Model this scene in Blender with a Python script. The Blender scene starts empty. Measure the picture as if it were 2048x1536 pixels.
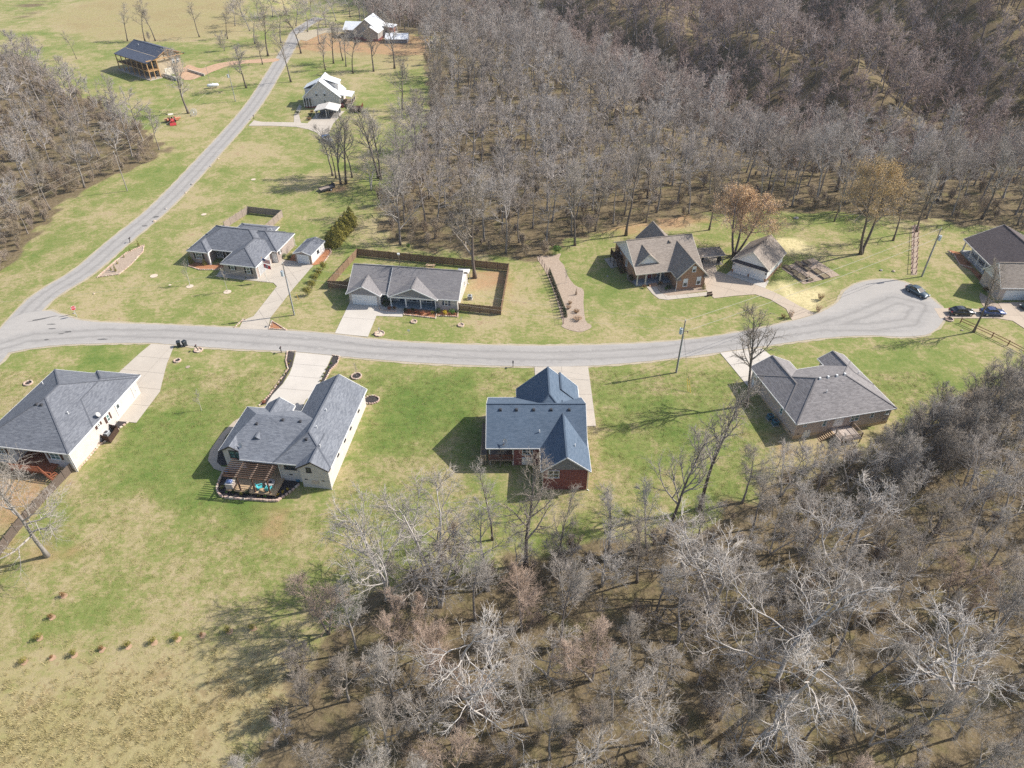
import bpy, bmesh, math, random
import numpy as np
from mathutils import Vector, Matrix
from mathutils.geometry import tessellate_polygon
R = math.radians
scene = bpy.context.scene
col = scene.collection

# ---------------------------------------------------------------- camera, sky, sun, exposure
CAM_H, CAM_F, CAM_T = 77.0, 1421.0, R(38.6)          # metres, pixels (2048 wide), tilt below the horizon
cam = bpy.data.cameras.new('camera'); cam_o = bpy.data.objects.new('camera', cam); col.objects.link(cam_o)
cam.sensor_width = 36.0; cam.sensor_fit = 'HORIZONTAL'; cam.lens = CAM_F / 2048 * 36.0
cam.clip_start = 0.5; cam.clip_end = 6000
cam_o.location = (0, 0, CAM_H); cam_o.rotation_euler = (R(90) - CAM_T, 0, 0)
scene.camera = cam_o

SUN_EL, SUN_AZ = R(40), math.atan2(0.25, 0.968)       # shadows fall towards -x, a little towards -y
to_sun = Vector((math.cos(SUN_EL) * math.cos(SUN_AZ), math.cos(SUN_EL) * math.sin(SUN_AZ), math.sin(SUN_EL)))
world = bpy.data.worlds.new('World'); scene.world = world; world.use_nodes = True
wn = world.node_tree.nodes; wl = world.node_tree.links
sky = wn.new('ShaderNodeTexSky'); sky.sky_type = 'NISHITA'; sky.sun_disc = False
sky.sun_elevation = SUN_EL; sky.sun_rotation = math.pi / 2 - SUN_AZ
sky.air_density = 1.0; sky.dust_density = 2.0; sky.ozone_density = 1.0; sky.altitude = 200
wn['Background'].inputs['Strength'].default_value = 0.125
wl.new(sky.outputs[0], wn['Background'].inputs['Color'])
sun = bpy.data.lights.new('sun', 'SUN'); sun.energy = 4.8; sun.angle = R(0.53); sun.color = (1.0, 0.95, 0.88)
sun_o = bpy.data.objects.new('sun', sun); col.objects.link(sun_o)
sun_o.rotation_euler = to_sun.to_track_quat('Z', 'Y').to_euler(); sun_o.location = (60, 20, 120)
vs = scene.view_settings
vs.view_transform = 'Standard'; vs.look = 'None'; vs.exposure = 0.56; vs.gamma = 1.0; vs.use_curve_mapping = False
scene.cycles.max_bounces = 5; scene.cycles.transparent_max_bounces = 4
scene.cycles.use_denoising = False

# ---------------------------------------------------------------- photo pixel -> direction -> ground
_c, _s = math.cos(CAM_T), math.sin(CAM_T)
def smooth(a, b, x):
    t = np.clip((x - a) / (b - a), 0, 1); return t * t * (3 - 2 * t)
RIM = np.array([(320, 150), (200, 176), (125, 183), (100, 187), (72, 192), (57, 213), (41, 241), (32, 262), (17, 300), (4, 332),
                (-22, 350), (-50, 364), (-90, 384), (-150, 440), (-220, 640)], float)   # where the plateau breaks off into the ravine
def seg_dist(px, py, poly, closed=False):
    """unsigned distance to a polyline, numpy"""
    best = np.full(np.shape(px), 1e9); n = len(poly)
    for i in range(n if closed else n - 1):
        a = poly[i]; b = poly[(i + 1) % n]
        dx, dy = b[0] - a[0], b[1] - a[1]; L = dx * dx + dy * dy + 1e-9
        t = np.clip(((px - a[0]) * dx + (py - a[1]) * dy) / L, 0, 1)
        best = np.minimum(best, np.hypot(px - a[0] - t * dx, py - a[1] - t * dy))
    return best
def inside(px, py, poly):
    r = np.zeros(np.shape(px), bool); n = len(poly)
    for i in range(n):
        (x1, y1), (x2, y2) = poly[i], poly[(i + 1) % n]
        c = ((y1 > py) != (y2 > py))
        r ^= c & (px < (x2 - x1) * (py - y1) / ((y2 - y1) if abs(y2 - y1) > 1e-9 else 1e-9) + x1)
    return r
BEYOND = [tuple(p) for p in RIM] + [(-220, 3000), (3000, 3000), (3000, 150)]
def terr(x, y):
    x = np.asarray(x, float); y = np.asarray(y, float)
    d = np.clip(101 - y, 0, 100); z = -0.055 * d * d / (d + 8)
    q = seg_dist(x, y, RIM) * np.where(inside(x, y, BEYOND), 1, -1)
    w = q + 6
    hill = np.maximum(0, w - 34)
    hill = 0.46 * hill * hill / (hill + 14); hill = 95 * (1 - np.exp(-hill / 95))
    z = z - 13 * smooth(0, 44, w) + hill * (1 + 0.10 * np.sin(x / 31 + 0.7) + .06 * np.sin(x / 13 + y / 23))
    z = z + smooth(-4, 30, w) * (1.6 * np.sin(x / 17.0 + 1.3) * np.sin(y / 21.0) + 0.8 * np.sin(x / 7.1 + y / 9.3))
    z = z + smooth(40, 75, w) * (4.2 * np.sin((x + .55 * y) / 12.5) + 2.2 * np.sin((x - .3 * y) / 6.7 + 1.0))
    z = z - 3.0 * smooth(-95, -150, x) * smooth(220, 130, y)
    return z
def T(x, y): return float(terr(x, y))
def G(px, py, dz=0.0):
    """the point of the ground (or dz above it) seen at a photo pixel"""
    u, v = (px - 1024) / CAM_F, (768 - py) / CAM_F
    r = (u, _c + v * _s, -_s + v * _c); z = dz
    for _ in range(8):
        t = (z - CAM_H) / r[2]; x, y = r[0] * t, r[1] * t
        z2 = T(x, y) + dz
        if abs(z2 - z) < 1e-3: break
        z = z2
    return x, y
def GZ(px, py, z):
    u, v = (px - 1024) / CAM_F, (768 - py) / CAM_F
    r = (u, _c + v * _s, -_s + v * _c); t = (z - CAM_H) / r[2]
    return r[0] * t, r[1] * t
def height_to(x, y, py):
    """height above ground of a thing standing at x, y whose tip shows at photo row py"""
    v = (768 - py) / CAM_F
    k = (-_s + v * _c) / (_c + v * _s)
    return CAM_H + k * y - T(x, y)

# ---------------------------------------------------------------- objects
def tag(o, label=None, cat=None, group=None, kind=None):
    if label: o['label'] = label
    if cat: o['category'] = cat
    if group: o['group'] = group
    if kind: o['kind'] = kind
    return o
def empty(name, loc=(0, 0, 0), rz=0.0, label=None, cat=None, group=None, kind=None):
    o = bpy.data.objects.new(name, None); col.objects.link(o)
    o.location = loc; o.rotation_euler = (0, 0, rz); o.empty_display_size = 0.5
    return tag(o, label, cat, group, kind)
def link(name, mesh, parent=None, loc=None, rot=None, scale=None):
    o = bpy.data.objects.new(name, mesh); col.objects.link(o)
    if parent is not None: o.parent = parent
    if loc is not None: o.location = loc
    if rot is not None: o.rotation_euler = rot
    if scale is not None: o.scale = scale
    return o
def copy_tree(o, parent=None):
    c = o.copy(); col.objects.link(c); c.parent = parent
    for ch in o.children: copy_tree(ch, c)
    return c
class MB:
    """collects faces of one mesh"""
    def __init__(s): s.v = []; s.f = []; s.uv = []; s.mi = []; s.m = 0; s.anyuv = False
    def face(s, pts, uv=None):
        n = len(s.v); s.v += [tuple(p) for p in pts]; s.f.append(tuple(range(n, n + len(pts)))); s.uv.append(uv); s.mi.append(s.m)
        if uv: s.anyuv = True
    def box(s, x0, x1, y0, y1, z0, z1):
        n = len(s.v)
        s.v += [(x0, y0, z0), (x1, y0, z0), (x1, y1, z0), (x0, y1, z0), (x0, y0, z1), (x1, y0, z1), (x1, y1, z1), (x0, y1, z1)]
        for f in ((0, 3, 2, 1), (4, 5, 6, 7), (0, 1, 5, 4), (1, 2, 6, 5), (2, 3, 7, 6), (3, 0, 4, 7)):
            s.f.append(tuple(n + i for i in f)); s.uv.append(None); s.mi.append(s.m)
        return s
    def bar(s, p, q, w, h):
        """a beam from p to q, w wide, h high (up kept near z)"""
        p, q = Vector(p), Vector(q); d = (q - p).normalized()
        up = Vector((0, 0, 1)) if abs(d.z) < 0.98 else Vector((0, 1, 0))
        a = d.cross(up).normalized() * w / 2; b = a.cross(d).normalized() * h / 2
        return s.hull8([p - a - b, p + a - b, p + a + b, p - a + b], [q - a - b, q + a - b, q + a + b, q - a + b])
    def hull8(s, A, B):
        n = len(s.v); k = len(A)
        s.v += [tuple(x) for x in A] + [tuple(x) for x in B]
        fs = [tuple(reversed(range(k))), tuple(range(k, 2 * k))] + [(i, (i + 1) % k, k + (i + 1) % k, k + i) for i in range(k)]
        for f in fs: s.f.append(tuple(n + i for i in f)); s.uv.append(None); s.mi.append(s.m)
        return s
    def tube(s, p, q, r0, r1=None, n=6, cap=True):
        if r1 is None: r1 = r0
        p, q = Vector(p), Vector(q); d = (q - p).normalized()
        a = d.orthogonal().normalized(); b = d.cross(a)
        ring = [(math.cos(2 * math.pi * i / n), math.sin(2 * math.pi * i / n)) for i in range(n)]
        m = len(s.v)
        s.v += [tuple(p + (a * x + b * y) * r0) for x, y in ring] + [tuple(q + (a * x + b * y) * r1) for x, y in ring]
        for i in range(n):
            j = (i + 1) % n; s.f.append((m + i, m + j, m + n + j, m + n + i)); s.uv.append(None); s.mi.append(s.m)
        if cap:
            s.f.append(tuple(m + i for i in reversed(range(n)))); s.uv.append(None); s.mi.append(s.m)
            s.f.append(tuple(m + n + i for i in range(n))); s.uv.append(None); s.mi.append(s.m)
        return s
    def prism(s, poly, z0, z1):
        return s.hull8([(x, y, z0) for x, y in poly], [(x, y, z1) for x, y in poly])
    def loft(s, rings, cap=True):
        n = len(rings[0]); m = len(s.v)
        for r in rings: s.v += [tuple(p) for p in r]
        for k in range(len(rings) - 1):
            for i in range(n):
                j = (i + 1) % n
                s.f.append((m + k * n + i, m + k * n + j, m + (k + 1) * n + j, m + (k + 1) * n + i)); s.uv.append(None); s.mi.append(s.m)
        if cap:
            s.f.append(tuple(m + i for i in reversed(range(n)))); s.uv.append(None); s.mi.append(s.m)
            e = m + (len(rings) - 1) * n
            s.f.append(tuple(e + i for i in range(n))); s.uv.append(None); s.mi.append(s.m)
        return s
    def ball(s, c, r, seg=8, rings=5, sq=(1, 1, 1)):
        P = []
        for i in range(1, rings):
            a = math.pi * i / rings
            P.append([(c[0] + sq[0] * r * math.sin(a) * math.cos(2 * math.pi * j / seg), c[1] + sq[1] * r * math.sin(a) * math.sin(2 * math.pi * j / seg), c[2] - sq[2] * r * math.cos(a)) for j in range(seg)])
        return s.loft(P)
    def disc(s, c, r, n=16, h=0.05, jit=0, seed=0):
        rr = random.Random(seed)
        return s.prism([(c[0] + (r * (1 + jit * rr.uniform(-1, 1))) * math.cos(2 * math.pi * i / n), c[1] + (r * (1 + jit * rr.uniform(-1, 1))) * math.sin(2 * math.pi * i / n)) for i in range(n)], c[2], c[2] + h)
    def mesh(s, name, mat, smooth_=False):
        me = bpy.data.meshes.new(name); me.from_pydata(s.v, [], s.f)
        for m in (mat if isinstance(mat, (list, tuple)) else [mat]): me.materials.append(m)
        if isinstance(mat, (list, tuple)): me.polygons.foreach_set('material_index', s.mi)
        if s.anyuv:
            L = me.uv_layers.new(name='UVMap'); flat = []
            for f, u in zip(s.f, s.uv): flat += [c for p in (u or [(0, 0)] * len(f)) for c in p]
            L.data.foreach_set('uv', flat)
        if smooth_: me.polygons.foreach_set('use_smooth', [True] * len(me.polygons))
        me.update(); return me
    def obj(s, name, mat, parent=None, smooth_=False, **k):
        return link(name, s.mesh(name, mat, smooth_), parent, **k)

# ---------------------------------------------------------------- materials
class NT:
    def __init__(s, name, rough=0.85, spec=0.2):
        s.mat = bpy.data.materials.new(name); s.mat.use_nodes = True
        s.t = s.mat.node_tree; s.b = s.t.nodes['Principled BSDF']
        s.b.inputs['Roughness'].default_value = rough; s.b.inputs['Specular IOR Level'].default_value = spec
    def n(s, typ, **k):
        o = s.t.nodes.new('ShaderNode' + typ)
        for a, v in k.items():
            if a in o.inputs.keys(): o.inputs[a].default_value = v
            else: setattr(o, a, v)
        return o
    def l(s, a, b): s.t.links.new(a, b)
    def coord(s, kind='Object', scale=(1, 1, 1)):
        c = s.n('TexCoord'); m = s.n('Mapping'); m.inputs['Scale'].default_value = scale
        s.l(c.outputs[kind], m.inputs['Vector']); return m.outputs[0]
    def noise(s, vec, scale, detail=4, rough=0.6, dist=0.0):
        o = s.n('TexNoise'); o.inputs['Scale'].default_value = scale; o.inputs['Detail'].default_value = detail
        o.inputs['Roughness'].default_value = rough; o.inputs['Distortion'].default_value = dist
        if vec is not None: s.l(vec, o.inputs['Vector'])
        return o.outputs['Fac']
    def ramp(s, fac, stops):
        o = s.n('ValToRGB'); e = o.color_ramp.elements
        while len(e) < len(stops): e.new(0.5)
        for i, (p, c_) in enumerate(stops):
            e[i].position = p; e[i].color = (*c_, 1) if len(c_) == 3 else c_
        s.l(fac, o.inputs[0]); return o.outputs[0]
    def mix(s, fac, a, b, mode='MIX'):
        o = s.n('Mix', data_type='RGBA', blend_type=mode)
        for sock, v in ((o.inputs[0], fac), (o.inputs[6], a), (o.inputs[7], b)):
            if isinstance(v, (int, float)): sock.default_value = v
            elif isinstance(v, tuple): sock.default_value = (*v, 1)
            else: s.l(v, sock)
        return o.outputs[2]
    def math(s, op, a, b=0.0, clamp=False):
        o = s.n('Math', operation=op, use_clamp=clamp)
        for i, v in enumerate((a, b)):
            if isinstance(v, (int, float)): o.inputs[i].default_value = v
            else: s.l(v, o.inputs[i])
        return o.outputs[0]
    def attr(s, name): return s.n('Attribute', attribute_name=name).outputs['Fac']
    def color(s, c_):
        if isinstance(c_, tuple): s.b.inputs['Base Color'].default_value = (*c_, 1)
        else: s.l(c_, s.b.inputs['Base Color'])
    def bump(s, h, strength=0.3, dist=0.05):
        o = s.n('Bump'); o.inputs['Strength'].default_value = strength; o.inputs['Distance'].default_value = dist
        s.l(h, o.inputs['Height']); s.l(o.outputs[0], s.b.inputs['Normal'])
def dim(c_, k): return tuple(min(1, x * k) for x in c_)
_mc = {}
def paint(name, c_, rough=0.6, var=0.12, scale=1.5, spec=0.3, metal=0.0):
    """painted or plain surface with a little blotchy wear"""
    key = ('p', name)
    if key in _mc: return _mc[key]
    t = NT(name, rough, spec); v = t.coord('Object')
    f = t.noise(v, scale, 5, 0.65)
    t.color(t.ramp(f, [(0.25, dim(c_, 1 - var)), (0.75, dim(c_, 1 + var))]))
    t.b.inputs['Metallic'].default_value = metal
    _mc[key] = t.mat; return t.mat
def shingle(name, base, light, dark):
    t = NT(name, 0.9, 0.15); uv = t.n('TexCoord').outputs['UV']
    b = t.n('TexBrick', offset=0.37, offset_frequency=2)
    t.l(uv, b.inputs['Vector'])
    b.inputs['Color1'].default_value = (*light, 1); b.inputs['Color2'].default_value = (*dark, 1); b.inputs['Mortar'].default_value = (*dim(base, 0.55), 1)
    b.inputs['Scale'].default_value = 1.0; b.inputs['Brick Width'].default_value = 0.55; b.inputs['Row Height'].default_value = 0.16
    b.inputs['Mortar Size'].default_value = 0.012; b.inputs['Mortar Smooth'].default_value = 0.4; b.inputs['Bias'].default_value = 0.0
    mp = t.n('Mapping'); mp.inputs['Scale'].default_value = (1.3, 3.6, 1); t.l(uv, mp.inputs['Vector'])
    f = t.noise(mp.outputs[0], 1.1, 4, 0.8)
    big = t.noise(t.coord('Object'), 0.35, 3, 0.5)
    cc = t.mix(0.45, b.outputs['Color'], t.ramp(f, [(0.3, dark), (0.5, base), (0.72, light)]))
    cc = t.mix(0.22, cc, t.ramp(big, [(0.3, dim(base, 0.72)), (0.7, dim(base, 1.3))]))
    t.color(cc); t.bump(b.outputs['Fac'], 0.35, -0.02)
    return t.mat
def brick(name, c1, c2, mortar, bw=0.21, rh=0.075):
    t = NT(name, 0.88, 0.15)
    g = t.n('NewGeometry'); tc = t.n('TexCoord'); sp = t.n('SeparateXYZ'); t.l(tc.outputs['Object'], sp.inputs[0])
    u = t.math('ADD', sp.outputs[0], sp.outputs[1]); cb = t.n('CombineXYZ'); t.l(u, cb.inputs[0]); t.l(sp.outputs[2], cb.inputs[1])
    b = t.n('TexBrick'); t.l(cb.outputs[0], b.inputs['Vector'])
    b.inputs['Color1'].default_value = (*c1, 1); b.inputs['Color2'].default_value = (*c2, 1); b.inputs['Mortar'].default_value = (*mortar, 1)
    b.inputs['Scale'].default_value = 1.0; b.inputs['Brick Width'].default_value = bw; b.inputs['Row Height'].default_value = rh
    b.inputs['Mortar Size'].default_value = 0.011; b.inputs['Mortar Smooth'].default_value = 0.2
    f = t.noise(tc.outputs['Object'], 0.8, 5, 0.7)
    t.color(t.mix(0.35, b.outputs['Color'], t.ramp(f, [(0.3, dim(c2, 0.8)), (0.7, dim(c1, 1.15))])))
    t.bump(b.outputs['Fac'], 0.3, -0.01)
    return t.mat
def siding(name, c_, pitch=0.14):
    t = NT(name, 0.6, 0.3); tc = t.n('TexCoord'); sp = t.n('SeparateXYZ'); t.l(tc.outputs['Object'], sp.inputs[0])
    w = t.math('FRACT', t.math('DIVIDE', sp.outputs[2], pitch))
    f = t.noise(tc.outputs['Object'], 0.9, 4, 0.6)
    cc = t.ramp(f, [(0.3, dim(c_, 0.92)), (0.7, dim(c_, 1.06))])
    t.color(t.mix(t.math('LESS_THAN', w, 0.13), cc, dim(c_, 0.7))); t.bump(w, 0.4, 0.012)
    return t.mat
def wood(name, c_, var=0.25, grain=(1.2, 1.2, 9)):
    t = NT(name, 0.85, 0.15); f = t.noise(t.coord('Object', grain), 1.6, 5, 0.7)
    oi = t.n('ObjectInfo').outputs['Random']
    cc = t.ramp(f, [(0.25, dim(c_, 1 - var)), (0.75, dim(c_, 1 + var))])
    t.color(t.mix(t.math('MULTIPLY', oi, 0.35), cc, dim(c_, 0.65))); t.bump(f, 0.2, 0.01)
    return t.mat
def metal_roof(name, c_):
    t = NT(name, 0.42, 0.5); uv = t.n('TexCoord').outputs['UV']; sp = t.n('SeparateXYZ'); t.l(uv, sp.inputs[0])
    w = t.math('FRACT', t.math('DIVIDE', sp.outputs[0], 0.45)); f = t.noise(uv, 0.5, 4, 0.6)
    cc = t.ramp(f, [(0.3, dim(c_, 0.93)), (0.7, dim(c_, 1.05))])
    t.color(t.mix(t.math('LESS_THAN', w, 0.09), cc, dim(c_, 0.8))); t.bump(t.math('LESS_THAN', w, 0.09), 0.5, 0.03)
    return t.mat
def glass(name, c_, rough=0.08):
    t = NT(name, rough, 0.7); f = t.noise(t.coord('Object'), 2.2, 3, 0.6)
    t.color(t.ramp(f, [(0.3, dim(c_, 0.7)), (0.7, dim(c_, 1.4))])); return t.mat
def concrete(name, c_, var=0.1):
    t = NT(name, 0.9, 0.12); v = t.coord('Object')
    g = t.n('NewGeometry').outputs['Position']
    a = t.noise(g, 0.35, 4, 0.6); b = t.noise(g, 6.0, 4, 0.7); st = t.noise(g, 0.9, 5, 0.75, 0.6)
    oi = t.n('ObjectInfo').outputs['Random']
    cc = t.ramp(a, [(0.3, dim(c_, 1 - var)), (0.7, dim(c_, 1 + var * 0.7))])
    cc = t.mix(0.3, cc, t.ramp(b, [(0.3, dim(c_, 0.84)), (0.7, dim(c_, 1.1))]))
    cc = t.mix(t.math('MULTIPLY', t.math('SUBTRACT', st, 0.6, True), 1.6, True), cc, (c_[0] * 0.78, c_[1] * 0.68, c_[2] * 0.56))
    cc = t.mix(t.math('MULTIPLY', oi, 0.12), cc, dim(c_, 0.75))
    t.color(cc); t.bump(b, 0.15, 0.01); return t.mat

# ================================================================ THE SETTING
def W(pts): return [G(*p) for p in pts]
# regions of the ground (photo outlines turned into places on the ground)
LITTER = [W([(470, 1640), (540, 1480), (590, 1370), (640, 1275), (730, 1215), (800, 1160), (960, 1135), (1120, 1105), (1280, 1085), (1400, 1050), (1540, 975),
             (1640, 930), (1760, 905), (1850, 850), (1960, 790), (2060, 745), (2300, 720), (2500, 1640)]),
          W([(-120, 90), (40, 110), (130, 190), (185, 200), (300, 275), (335, 300), (300, 325), (190, 365), (120, 410), (60, 480), (0, 545), (-160, 640)]),
          W([(850, 90), (862, 200), (840, 300), (800, 360), (760, 400), (770, 470), (800, 488), (900, 505), (1080, 520), (1130, 480), (1250, 452), (1400, 430), (1560, 418),
             (1690, 428), (1830, 436), (1900, 445), (2100, 470)]) + [(420, 150), (420, 620), (-75, 620), (-75, 362), (-30, 345)],
          W([(0, 0), (90, 0), (60, 30), (0, 45)]) + [(-260, 480)]]
DRY = [W([(-60, 1345), (160, 1325), (400, 1330), (560, 1310), (620, 1290), (560, 1400), (460, 1500), (380, 1640), (-160, 1640)]),
       W([(80, 40), (180, 0), (480, -40), (480, 70), (380, 78), (180, 80)]), W([(560, 70), (850, 85), (860, 130), (800, 135), (700, 112), (590, 112)])]
DIRT = [W([(40, 1090), (120, 1075), (140, 1105), (100, 1140), (40, 1135)]), W([(-60, 905), (130, 935), (90, 985), (30, 1040), (-60, 1050)]),
        W([(930, 538), (1010, 545), (1002, 575), (935, 572)]), W([(1150, 458), (1260, 442), (1400, 428), (1420, 440), (1330, 458), (1190, 470)]),
        W([(590, 62), (860, 72), (850, 112), (700, 105), (600, 100)]), W([(1500, 868), (1580, 890), (1700, 895), (1690, 908), (1570, 896)]),
        W([(520, 1030), (585, 1032), (580, 1060), (525, 1060)]), W([(1470, 806), (1512, 806), (1510, 822), (1475, 820)]),
        W([(640, 372), (690, 366), (700, 384), (650, 390)])]
STRAW = [W([(1560, 475), (1612, 480), (1620, 505), (1560, 510)]), W([(1540, 560), (1600, 575), (1660, 572), (1650, 600), (1590, 622), (1545, 590)])]
LUSH = [W([(250, 830), (420, 800), (440, 990), (330, 1000), (200, 960)]), W([(430, 985), (600, 1005), (600, 1040), (440, 1030)]),
        W([(750, 740), (950, 740), (960, 830), (860, 900), (740, 900)]), W([(1220, 800), (1400, 810), (1420, 900), (1260, 940), (1200, 880)]),
        W([(200, 700), (280, 700), (240, 745), (120, 740)]), W([(350, 730), (470, 850), (440, 870), (380, 800)])]
def region(px, py, polys, soft, wob=1.5):
    v = np.zeros(px.shape)
    ox = wob * np.sin(px * .9 + 1.7 * np.sin(py * .43)) ; oy = wob * np.sin(py * .8 + 1.9 * np.sin(px * .37))
    for P in polys:
        x0 = min(p[0] for p in P) - 4 * soft; x1 = max(p[0] for p in P) + 4 * soft; y0 = min(p[1] for p in P) - 4 * soft; y1 = max(p[1] for p in P) + 4 * soft
        m = (px > x0) & (px < x1) & (py > y0) & (py < y1)
        a, b = (px + ox)[m], (py + oy)[m]
        d = seg_dist(a, b, P, True) * np.where(inside(a, b, P), 1, -1)
        v[m] = np.maximum(v[m], smooth(-soft, soft, d))
    return v
def axis_steps(lo, hi, step, far_lo, far_hi):
    a = list(np.arange(lo, hi + 1e-6, step)); s = step; x = lo
    left = []
    while x > far_lo: s *= 1.35; x -= s; left.append(x)
    s = step; x = a[-1]
    while x < far_hi: s *= 1.35; x += s; a.append(x)
    return np.array(left[::-1] + a)
gx = axis_steps(-215, 215, 1.3, -2500, 2500); gy = axis_steps(14, 440, 1.3, -900, 3500)
GX, GY = np.meshgrid(gx, gy); GZ_ = terr(GX, GY)
nx, ny = len(gx), len(gy)
rs = np.random.RandomState(3)
me = bpy.data.meshes.new('ground')
me.vertices.add(nx * ny); me.vertices.foreach_set('co', np.stack([GX, GY, GZ_], -1).ravel().astype(np.float32))
ii = (np.arange(ny - 1)[:, None] * nx + np.arange(nx - 1)[None, :]).ravel()
quads = np.stack([ii, ii + 1, ii + nx + 1, ii + nx], -1).astype(np.int32)
me.loops.add(quads.size); me.loops.foreach_set('vertex_index', quads.ravel())
me.polygons.add(len(quads)); me.polygons.foreach_set('loop_start', np.arange(0, quads.size, 4, dtype=np.int32)); me.polygons.foreach_set('loop_total', np.full(len(quads), 4, np.int32))
me.update(calc_edges=True); me.polygons.foreach_set('use_smooth', np.ones(len(quads), bool))
fx, fy = GX.ravel(), GY.ravel()
for nm, polys, soft in (('litter', LITTER, 2.2), ('dry', DRY, 8.0), ('dirt', DIRT, 1.6), ('straw', STRAW, 1.3), ('lush', LUSH, 3.0)):
    a = me.attributes.new(nm, 'FLOAT', 'POINT'); a.data.foreach_set('value', region(fx, fy, polys, soft).astype(np.float32))

t = NT('lawn_and_forest_floor', 0.95, 0.08); pos = t.n('NewGeometry').outputs['Position']
n_big = t.noise(pos, 0.045, 4, 0.6, 0.4); n_mid = t.noise(pos, 0.22, 5, 0.68, 0.5); n_fine = t.noise(pos, 1.35, 6, 0.75, 0.7); n_blade = t.noise(pos, 6.5, 4, 0.8)
mp = t.n('Mapping'); mp.inputs['Scale'].default_value = (0.55, 2.4, 1); mp.inputs['Rotation'].default_value = (0, 0, 0.25); t.l(pos, mp.inputs['Vector'])
n_str = t.noise(mp.outputs[0], 1.0, 5, 0.75, 0.9)
lush, dry, lit, dirt, straw = (t.attr(a) for a in ('lush', 'dry', 'litter', 'dirt', 'straw'))
g_sum = t.math('ADD', t.math('MULTIPLY', n_big, 0.80), t.math('MULTIPLY', n_mid, 0.68))
g_sum = t.math('ADD', g_sum, t.math('MULTIPLY', n_fine, 0.75)); g_sum = t.math('ADD', g_sum, t.math('MULTIPLY', n_str, 0.45))
g_sum = t.math('SUBTRACT', t.math('ADD', g_sum, t.math('MULTIPLY', lush, 0.20)), t.math('MULTIPLY', dry, 0.22))
GREEN, MIDG, TAN, PALE, BROWN = (0.105, 0.165, 0.036), (0.208, 0.225, 0.074), (0.320, 0.272, 0.135), (0.385, 0.318, 0.185), (0.30, 0.215, 0.125)
grass = t.ramp(t.math('ADD', t.math('MULTIPLY', t.math('SUBTRACT', g_sum, 1.34), 1.0), 0.497), [(0.20, BROWN), (0.31, PALE), (0.42, TAN), (0.54, MIDG), (0.68, (0.155, 0.198, 0.052)), (0.84, GREEN)])
grass = t.mix(t.math('MULTIPLY', t.math('SUBTRACT', n_blade, 0.42, True), 1.6, True), grass, t.mix(0.5, grass, (0.12, 0.12, 0.035)))
drym = t.ramp(n_fine, [(0.30, (0.19, 0.16, 0.068)), (0.45, (0.265, 0.228, 0.098)), (0.62, (0.335, 0.285, 0.14)), (0.8, (0.39, 0.33, 0.185))])
grass = t.mix(t.math('MULTIPLY', dry, t.math('ADD', 0.10, t.math('MULTIPLY', n_mid, 1.1)), True), grass, drym)
dm = t.math('MULTIPLY', dirt, t.math('MULTIPLY', t.math('SUBTRACT', t.math('ADD', n_mid, n_fine), 0.62, True), 2.0, True), True)
grass = t.mix(dm, grass, t.ramp(n_fine, [(0.3, (0.29, 0.16, 0.082)), (0.7, (0.43, 0.28, 0.165))]))
grass = t.mix(t.math('MULTIPLY', straw, t.math('MULTIPLY', t.math('SUBTRACT', n_fine, 0.28, True), 4.0, True), True), grass, t.ramp(n_blade, [(0.3, (0.46, 0.38, 0.18)), (0.7, (0.66, 0.57, 0.34))]))
leafc = t.ramp(n_fine, [(0.25, (0.058, 0.045, 0.027)), (0.42, (0.118, 0.091, 0.053)), (0.58, (0.188, 0.145, 0.085)), (0.75, (0.28, 0.22, 0.138))])
leafc = t.mix(t.math('MULTIPLY', t.math('SUBTRACT', n_mid, 0.5, True), 3.0, True), leafc, (0.155, 0.148, 0.052))
leafc = t.mix(t.math('MULTIPLY', t.math('SUBTRACT', n_blade, 0.5, True), 1.8, True), leafc, (0.26, 0.19, 0.12))
lm = t.math('MULTIPLY', t.math('SUBTRACT', t.math('ADD', lit, t.math('MULTIPLY', t.math('SUBTRACT', t.math('ADD', n_mid, n_fine), 1.0), 0.7)), 0.22), 2.6, True)
t.color(t.mix(lm, grass, leafc))
t.bump(t.math('ADD', n_fine, t.math('MULTIPLY', n_blade, 0.6)), 0.55, 0.12)
me.materials.append(t.mat)
tag(link('ground', me), 'rolling ground of mown lawns, dry meadow and leaf-covered forest floor', 'ground', kind='structure')

def densify(P, step, jit=0.0, seed=0, closed=True):
    rr = random.Random(seed); o = []
    n = len(P)
    for i in range(n if closed else n - 1):
        a, b = P[i], P[(i + 1) % n]; L = math.dist(a, b); k = max(1, int(L / step))
        for j in range(k):
            f = j / k; o.append((a[0] + (b[0] - a[0]) * f + rr.uniform(-jit, jit), a[1] + (b[1] - a[1]) * f + rr.uniform(-jit, jit)))
    if not closed: o.append(P[-1])
    return o
def catmull(P, k=4, closed=True):
    n = len(P); o = []
    for i in range(n if closed else n - 1):
        g = (lambda j: P[j % n]) if closed else (lambda j: P[max(0, min(n - 1, j))])
        p0, p1, p2, p3 = g(i - 1), g(i), g(i + 1), g(i + 2)
        for j in range(k):
            s = j / k
            o.append(tuple(0.5 * (2 * p1[a] + (p2[a] - p0[a]) * s + (2 * p0[a] - 5 * p1[a] + 4 * p2[a] - p3[a]) * s * s + (3 * p1[a] - p0[a] - 3 * p2[a] + p3[a]) * s ** 3) for a in (0, 1)))
    if not closed: o.append(tuple(P[-1]))
    return o
def tess(P):
    bm = bmesh.new(); V = [bm.verts.new((x, y, 0)) for x, y in P]
    for tri in tessellate_polygon([[Vector((x, y, 0)) for x, y in P]]):
        try: f = bm.faces.new([V[i] for i in tri])
        except ValueError: continue
        f.normal_update()
        if f.normal.z < 0: f.normal_flip()
    return bm
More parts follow.
